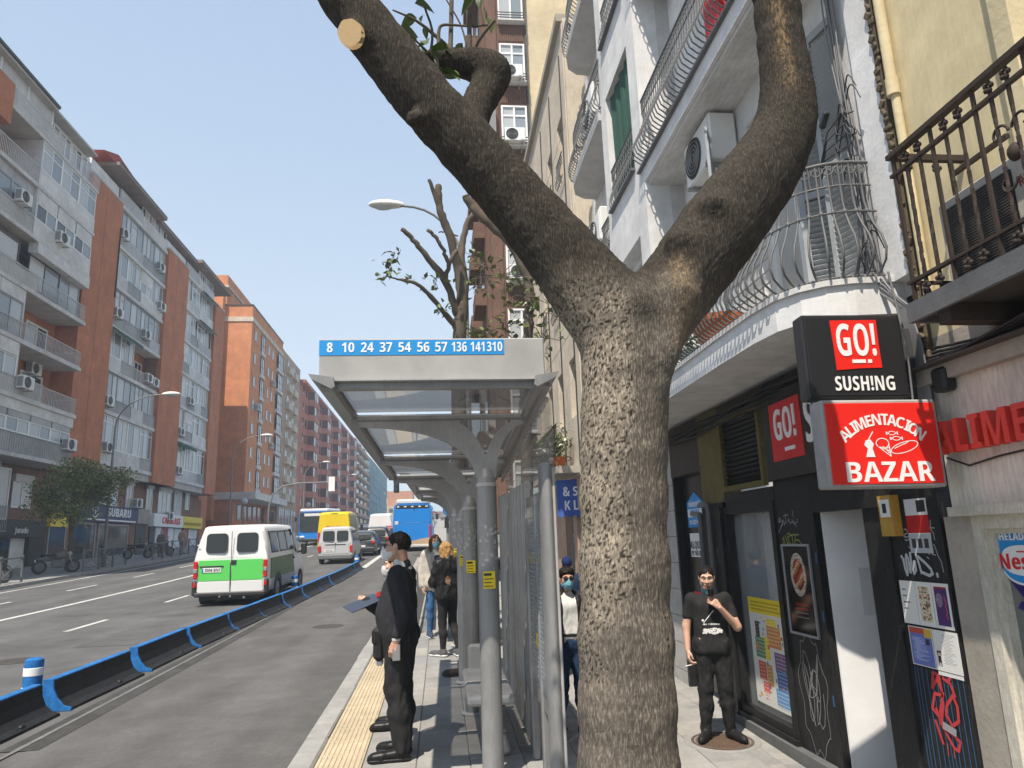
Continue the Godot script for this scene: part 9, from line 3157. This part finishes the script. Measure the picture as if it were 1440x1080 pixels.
func build_people() -> void:
	var navy := rough_mat("knit_black", 0.036, 0.036, 0.042, 0.12, 0.95, 0.35, 0.25, 0.1, 0.0, 0.0, 0.6)
	var trous := rough_mat("trouser_black", 0.028, 0.028, 0.029, 0.2, 0.85, 0.2, 0.25, 0.1)
	var cot := rough_mat("cotton_black", 0.030, 0.030, 0.031, 0.25, 0.9, 0.2, 0.3, 0.1)
	var leather := rough_mat("leather_black", 0.024, 0.024, 0.025, 0.2, 0.32, 0.2, 0.3, 0.1)
	var shoe := rough_mat("shoe_black", 0.016, 0.015, 0.015, 0.2, 0.3, 0.1, 0.2, 0.1)
	var denim := rough_mat("denim_dark", 0.022, 0.045, 0.10, 0.2, 0.9, 0.35, 0.5, 0.3)
	var denim2 := rough_mat("denim_blue", 0.06, 0.16, 0.34, 0.2, 0.9, 0.35, 0.4, 0.3)
	var shirt := rough_mat("shirt_white", 0.70, 0.70, 0.69, 0.3, 0.9, 0.05, 0.08, 0.05)
	var mw := rough_mat("mask_white", 0.72, 0.72, 0.71, 0.2, 0.9, 0.03, 0.05, 0.05)
	var mb := rough_mat("mask_blue", 0.20, 0.47, 0.60, 0.2, 0.9, 0.03, 0.05, 0.05)
	var hb := rough_mat("hair_black", 0.018, 0.014, 0.012, 0.15, 0.55, 0.4, 0.3, 0.2)
	var hbr := rough_mat("hair_brown", 0.13, 0.06, 0.03, 0.15, 0.6, 0.4, 0.3, 0.2)
	var hbl := rough_mat("hair_blonde", 0.42, 0.24, 0.095, 0.12, 0.6, 0.4, 0.5, 0.3)
	var grey := rough_mat("trouser_grey", 0.12, 0.118, 0.112, 0.2, 0.9, 0.2, 0.3, 0.2)

	# man in black by the kerb, turned to the street, head slightly away
	var t := person({"label": "man in a black jumper and white mask facing the street, phone in hand", "at": Vector3(-0.34, gh(6.3), -6.28), "turn": -1.74, "h": 1.76, "belly": 0.11, "wide": 1.14, "cell": 0.013, "skin": "skin",
		"joints": {"elL": Vector3(0.245, 1.13, -0.085), "wrL": Vector3(0.26, 0.90, -0.02), "elR": Vector3(-0.25, 1.12, -0.02), "wrR": Vector3(-0.24, 0.9, 0.09), "toL": Vector3(0.165, 0.035, 0.15), "toR": Vector3(-0.13, 0.035, 0.16), "anL": Vector3(0.12, 0.09, -0.04), "anR": Vector3(-0.115, 0.09, 0.0), "head": Vector3(0.0, 1.632, 0.03)},
		"head_rot": Vector3(0.0, -0.1, 0.0), "curlL": 0.75, "curlR": 0.7, "thumbL": Vector3(-0.2, 0.1, 1),
		"trousers": trous, "loose": 0.03, "fold": 0.02, "shoes": shoe, "soles": M("black"), "tops": [[navy, 1.0, 0.017, 0.93, 0.0, "jumper", 0.014, 9.0]], "hair": hb, "style": "short", "mask": mw, "duck": true, "glasses": M("frame_dark")})
	var sc := Sdf.new(Vector3(-0.14, 1.40, -0.14), Vector3(0.14, 1.58, 0.14), 0.008)   # shirt collar
	sc.cap(Vector3(0, 1.44, -0.02) * 1.006, Vector3(0, 1.515, -0.005), 0.078, 0.066, 0.01)
	sc.cut(Vector3(0, 1.53, 0), Vector3(0, 1, -0.5)); sc.cut(Vector3(0, 1.45, 0), Vector3(0, -1, 0.0))
	sdf_obj("shirt_collar", sc, shirt, t)
	obj("shirt_cuff", G.new().lathe([Vector2(0.034, 0), Vector2(0.036, 0.02)], 12, Transform3D(Basis(), Vector3(0.262, 0.915, -0.022))), shirt, t)
	# things he carries
	var ph := thing("phone", "grey phone held low in the hand of the man in black", "phone", Vector3(-0.36, gh(6.3) + 0.83, -6.0), 0.0)
	ph.rotation = Vector3(0.05, -1.85, 0.12)
	obj("case", G.new().rbox(Vector3.ZERO, Vector3(0.012, 0.13, 0.065), 0.004), flat("phone_grey", 0.17, 0.175, 0.18, 0.4), ph)
	obj("screen", G.new().rbox(Vector3(-0.0065, 0, 0), Vector3(0.002, 0.12, 0.057), 0.001), glass("screen", 0.02, 0.02, 0.025), ph)
	var bag := thing("shoulder_bag", "small black shoulder bag hanging in front of the man in black", "bag", Vector3(-0.53, gh(6.4) + 0.70, -6.52))
	obj("pouch", G.new().rbox(Vector3(0, 0.14, 0), Vector3(0.1, 0.28, 0.24), 0.035), cot, bag)
	obj("flap", G.new().rbox(Vector3(-0.012, 0.2, 0), Vector3(0.1, 0.15, 0.245), 0.03), leather, bag)
	obj("strap", G.new().tube([Vector3(0, 0.27, 0.1), Vector3(0.06, 0.5, 0.06), Vector3(0.13, 0.68, 0.03)], 0.012, 5), leather, bag)
	obj("paper_end", G.new().rbox(Vector3(0.0, -0.01, 0.02), Vector3(0.06, 0.06, 0.1), 0.012), M("white"), bag)
	# the person half hidden behind him, holding a folder
	person({"label": "person in a dark jacket mostly hidden behind the man in black, mask and hands showing", "at": Vector3(-0.44, gh(7.2), -7.15), "turn": -1.7, "h": 1.56, "cell": 0.018, "skin": "skin_pale",
		"joints": {"elL": Vector3(0.24, 1.15, 0.06), "wrL": Vector3(0.17, 1.26, 0.27), "elR": Vector3(-0.24, 1.14, 0.06), "wrR": Vector3(-0.12, 1.22, 0.28)}, "curlL": 0.8, "curlR": 0.7, "hand_dirL": Vector3(-0.3, 0.25, 1), "hand_dirR": Vector3(0.2, -0.1, 1), "thumbL": Vector3(0, 1, 0), "thumbR": Vector3(0, 1, 0), "head_rot": Vector3(0.15, 0, 0),
		"trousers": trous, "shoes": shoe, "tops": [[cot, 1.0, 0.026, 0.8, 0.0, "jacket"]], "hair": hb, "style": "short", "mask": mw, "duck": true})
	var fo := thing("folder", "flat dark blue folder held out towards the kerb", "folder", Vector3(-0.72, gh(7.0) + 1.13, -6.95))
	fo.rotation = Vector3(0.15, 0.5, 0.32)
	obj("cover", G.new().rbox(Vector3.ZERO, Vector3(0.32, 0.008, 0.24), 0.003), flat("folder_blue", 0.035, 0.045, 0.075, 0.45), fo)
	obj("page_block", G.new().rbox(Vector3(0.0, -0.006, 0), Vector3(0.3, 0.006, 0.225), 0.002), flat("folder_dark", 0.02, 0.022, 0.03, 0.5), fo)
	var rp := thing("small_red_purse", "small bright red object held above the folder", "purse", Vector3(-0.575, gh(7.0) + 1.20, -6.93))
	obj("pouch", G.new().rbox(Vector3.ZERO, Vector3(0.05, 0.06, 0.03), 0.012), flat("purse_red", 0.45, 0.03, 0.04, 0.4), rp)
	obj("clasp", G.new().rbox(Vector3(0, 0.03, 0.0), Vector3(0.03, 0.008, 0.034), 0.003), M("chrome"), rp)

	# the two women
	t = person({"label": "blonde woman in a black leather jacket leaning her head, seen from behind", "at": Vector3(0.09, gh(10.75), -10.75), "turn": -2.5, "h": 1.58, "cell": 0.017, "skin": "skin_pale",
		"joints": {"elL": Vector3(0.22, 1.13, 0.07), "wrL": Vector3(0.02, 1.18, 0.23), "elR": Vector3(-0.22, 1.13, 0.07), "wrR": Vector3(-0.02, 1.14, 0.22), "head": Vector3(0.0, 1.62, 0.06), "anL": Vector3(0.09, 0.09, 0.02), "anR": Vector3(-0.09, 0.09, -0.16), "knL": Vector3(0.09, 0.5, 0.03), "toR": Vector3(-0.16, 0.035, 0.02), "toL": Vector3(0.14, 0.035, 0.2)},
		"head_rot": Vector3(0.3, 0.2, 0), "curlL": 0.6, "curlR": 0.6, "trousers": cot, "loose": 0.006, "fold": 0.004, "shoes": rough_mat("sneaker", 0.12, 0.12, 0.12, 0.12, 0.6, 0.3, 1.2, 0.3), "soles": M("white"), "tops": [[leather, 1.0, 0.04, 0.86, 0.0, "leather_jacket", 0.022, 16.0]], "hair": hbl, "style": "long", "mask": mb})
	person({"label": "brown haired woman in a cream coat and blue mask facing her friend", "at": Vector3(-0.10, gh(12.6), -12.6), "turn": 0.25, "h": 1.66, "cell": 0.019, "skin": "skin_pale",
		"joints": {"elL": Vector3(0.23, 1.12, 0.03), "wrL": Vector3(0.1, 1.15, 0.22)}, "curlL": 0.6, "trousers": denim2, "loose": 0.008, "shoes": rough_mat("shoe_blue", 0.05, 0.07, 0.12, 0.3), "soles": M("white"), "tops": [[rough_mat("coat_cream", 0.55, 0.51, 0.45, 0.2, 0.95), 1.0, 0.035, 0.72, 0.0, "coat", 0.018, 9.0]], "hair": hbr, "style": "long", "mask": mb})
	var sf := thing("scarf", "navy scarf bundled between the two women", "scarf", Vector3(0.02, gh(11.6) + 1.18, -11.55))
	var gs := G.new()
	gs.tube([Vector3(-0.1, 0.14, 0), Vector3(-0.02, 0.12, 0.05), Vector3(0.08, 0.02, 0.06), Vector3(0.06, -0.14, 0.04), Vector3(0.08, -0.3, 0.04)], [0.05, 0.07, 0.07, 0.06, 0.04], 8)
	rough_up(gs, 0.02, 18.0, 3)
	obj("cloth", gs, rough_mat("scarf_navy", 0.02, 0.035, 0.11, 0.2), sf)
	obj("fringe", G.new().tube([Vector3(0.08, -0.29, 0.04), Vector3(0.085, -0.36, 0.045)], [0.035, 0.02], 6), M("scarf_navy"), sf)
	# man leaning behind the shelter post
	person({"label": "man in black jacket and grey trousers leaning in the shelter behind its post", "at": Vector3(0.40, gh(9.4), -9.4), "turn": -1.75, "h": 1.72, "cell": 0.018, "skin": "skin",
		"joints": {"elL": Vector3(0.2, 1.12, 0.05), "wrL": Vector3(0.08, 1.12, 0.22), "elR": Vector3(-0.2, 1.12, 0.05), "wrR": Vector3(-0.06, 1.1, 0.22), "anL": Vector3(0.1, 0.09, 0.14), "toL": Vector3(0.12, 0.035, 0.32), "knL": Vector3(0.1, 0.5, 0.1)}, "curlL": 0.6,
		"trousers": grey, "loose": 0.022, "fold": 0.018, "shoes": rough_mat("boot_brown", 0.06, 0.05, 0.042, 0.2, 0.7), "tops": [[cot, 1.0, 0.034, 0.84, 0.0, "jacket", 0.016, 9.0]], "hair": hb, "style": "short", "mask": mb})
	# walking man with leather jacket
	t = person({"label": "man in sunglasses and blue mask walking in white T-shirt, jeans and open leather jacket", "at": Vector3(1.42, gh(8.3) - 0.455, -8.3), "turn": 0.05, "h": 1.74, "cell": 0.015, "skin": "skin",
		"joints": {"elL": Vector3(0.26, 1.14, -0.05), "wrL": Vector3(0.2, 0.93, 0.0), "elR": Vector3(-0.26, 1.14, -0.05), "wrR": Vector3(-0.2, 0.93, 0.0), "knL": Vector3(0.09, 0.5, 0.07), "anL": Vector3(0.09, 0.1, 0.08), "toL": Vector3(0.11, 0.05, 0.27), "knR": Vector3(-0.09, 0.5, -0.03), "anR": Vector3(-0.09, 0.12, -0.22), "toR": Vector3(-0.1, 0.04, -0.06)},
		"trousers": denim, "loose": 0.012, "fold": 0.016, "belt": leather, "shoes": rough_mat("boot_tan", 0.22, 0.13, 0.08, 0.2, 0.7), "soles": M("black"), "tops": [[shirt, 0.35, 0.014, 0.99, 0.0, "shirt", 0.012, 10.0], [leather, 1.0, 0.036, 0.98, 0.085, "leather_jacket", 0.014, 12.0]], "hair": hb, "style": "curly", "mask": mb, "glasses": M("black")})
	person({"label": "person in a dark blue cap and jacket, partly hidden behind the man in sunglasses", "at": Vector3(1.95, gh(11.3) - 0.46, -11.3), "turn": 3.0, "h": 1.74, "cell": 0.02, "skin": "skin_pale",
		"trousers": denim, "shoes": shoe, "tops": [[rough_mat("jacket_navy", 0.02, 0.035, 0.085, 0.2), 1.0, 0.03, 0.86, 0.0, "jacket"]], "hair": rough_mat("cap_blue", 0.018, 0.035, 0.11, 0.2), "style": "cropped"})
	# smoking man at the shop
	t = person({"label": "man in a black printed T-shirt smoking outside the sushi shop, dark cup at his mouth", "at": Vector3(2.86, gh(7.75) - 0.445, -7.75), "turn": -0.22, "h": 1.73, "cell": 0.0135, "skin": "skin_pale",
		"joints": {"shL": Vector3(0.185, 1.40, -0.015), "shR": Vector3(-0.185, 1.40, -0.015), "elR": Vector3(-0.255, 1.13, -0.02), "wrR": Vector3(-0.265, 0.89, 0.05), "elL": Vector3(0.27, 1.12, 0.07), "wrL": Vector3(0.085, 1.335, 0.2), "toL": Vector3(0.2, 0.035, 0.13), "toR": Vector3(-0.2, 0.035, 0.14), "anL": Vector3(0.12, 0.09, -0.03), "anR": Vector3(-0.14, 0.09, 0.0), "head": Vector3(0, 1.632, 0.025)},
		"head_rot": Vector3(0.18, -0.12, 0), "curlL": 0.62, "curlR": 0.55, "hand_dirL": Vector3(-0.75, 0.7, 0.12), "thumbL": Vector3(0.5, 0.75, -0.2), "thumbR": Vector3(0.1, 0, 1),
		"trousers": trous, "loose": 0.018, "fold": 0.02, "shoes": rough_mat("clog", 0.02, 0.02, 0.021, 0.2, 0.5), "tops": [[cot, 0.30, 0.014, 0.85, 0.0, "shirt", 0.013, 9.0]], "hair": hb, "style": "cropped", "mask": mb, "mask_down": true})
	# print on his shirt: white strokes and a ragged patch, laid on the cloth
	var pg := G.new()
	var rgp := RandomNumberGenerator.new()
	rgp.seed = 8
	for k in 70:
		var x := rgp.randf_range(-0.095, 0.095)
		var y := 1.075 + rgp.randf_range(-0.028, 0.03) * (1.0 - absf(x) * 4.0)
		pg.box(Vector3(x, y, torso_front(x, y)), Vector3(rgp.randf_range(0.012, 0.035), rgp.randf_range(0.006, 0.018), 0.004), Basis(Vector3(0, 0, 1), rgp.randf_range(-0.5, 0.5)))
	obj("print_patch", pg, M("white"), t)
	pg = G.new()
	for k in 22:
		var x := -0.09 + k * 0.0082
		pg.box(Vector3(x, 1.145, torso_front(x, 1.145)), Vector3(0.006, 0.008 + 0.006 * (k % 3), 0.004))
	for k in 16:
		var x := -0.08 + k * 0.007
		var y := 1.165 + k * 0.0075
		pg.box(Vector3(x, y, torso_front(x, y)), Vector3(0.012, 0.007, 0.004), Basis(Vector3(0, 0, 1), 0.8))
	pg.box(Vector3(-0.085, 1.185, torso_front(-0.085, 1.185)), Vector3(0.03, 0.02, 0.004))
	obj("print_strokes", pg, M("white"), t)
	var cup := thing("cup", "small black cup at the mouth of the smoking man", "cup", Vector3(2.86, gh(7.75) - 0.445 + 1.475, -7.75 + 0.19))
	cup.rotation = Vector3(0.3, -0.22, 0)
	cup.position = Vector3(2.86 - 0.2 * 0.22, gh(7.75) - 0.445 + 1.44, -7.75 + 0.205)
	obj("cup_body", G.new().lathe([Vector2(0, 0), Vector2(0.026, 0), Vector2(0.034, 0.085), Vector2(0.031, 0.085), Vector2(0, 0.02)], 16), flat("cup_black", 0.012, 0.011, 0.011, 0.3), cup)
	obj("cup_rim", G.new().lathe([Vector2(0.031, 0.085), Vector2(0.033, 0.09), Vector2(0.036, 0.085)], 16), M("frame_dark"), cup)
	var cig := thing("cigarette", "lit cigarette between the lowered fingers of the smoking man", "cigarette", Vector3(2.54, gh(7.75) - 0.445 + 0.755, -7.62))
	obj("paper", G.new().tube([Vector3(-0.04, -0.006, 0.02), Vector3(0.03, 0, 0)], 0.0055, 6), M("white"), cig)
	obj("filter", G.new().tube([Vector3(0.03, 0, 0), Vector3(0.052, 0.002, -0.006)], 0.0056, 6), M("terracotta"), cig)
	# far pavement
	person({"label": "old man in a long grey coat walking on the far pavement by the shop window", "at": Vector3(-17.6, gh(48.0), -48.0), "turn": 2.9, "h": 1.62, "cell": 0.03, "skin": "skin", "group": "walkers on the far pavement", "trousers": grey, "shoes": shoe, "tops": [[rough_mat("coat_grey", 0.19, 0.185, 0.17, 0.3), 1.0, 0.04, 0.6, 0.0, "coat"]], "hair": rough_mat("hair_grey", 0.4, 0.4, 0.39, 0.2), "style": "short"})
	person({"label": "walker in a pale pink coat on the far pavement before the dark doorway", "at": Vector3(-17.5, gh(51.5), -51.5), "turn": 2.9, "h": 1.72, "cell": 0.03, "skin": "skin", "group": "walkers on the far pavement", "trousers": rough_mat("trouser_pale", 0.35, 0.34, 0.33, 0.3), "shoes": shoe, "tops": [[rough_mat("coat_pink", 0.50, 0.36, 0.27, 0.3), 1.0, 0.04, 0.85, 0.0, "coat"]], "hair": hbr, "style": "short"})

var last_top: Sdf
func torso_front(x: float, y: float) -> float:   # where the front of the last shirt lies
	var s := last_top
	var ix := clampi(int((x - s.lo.x) / s.e), 0, s.nx - 1)
	var iy := clampi(int((y - s.lo.y) / s.e), 0, s.ny - 1)
	for z in range(int((0.2 - s.lo.z) / s.e), 0, -1):
		var f0 := s.f[(z * s.ny + iy) * s.nx + ix]
		if f0 < 0.0:
			return s.lo.z + (z - f0 / s.e) * s.e + 0.004
	return 0.1
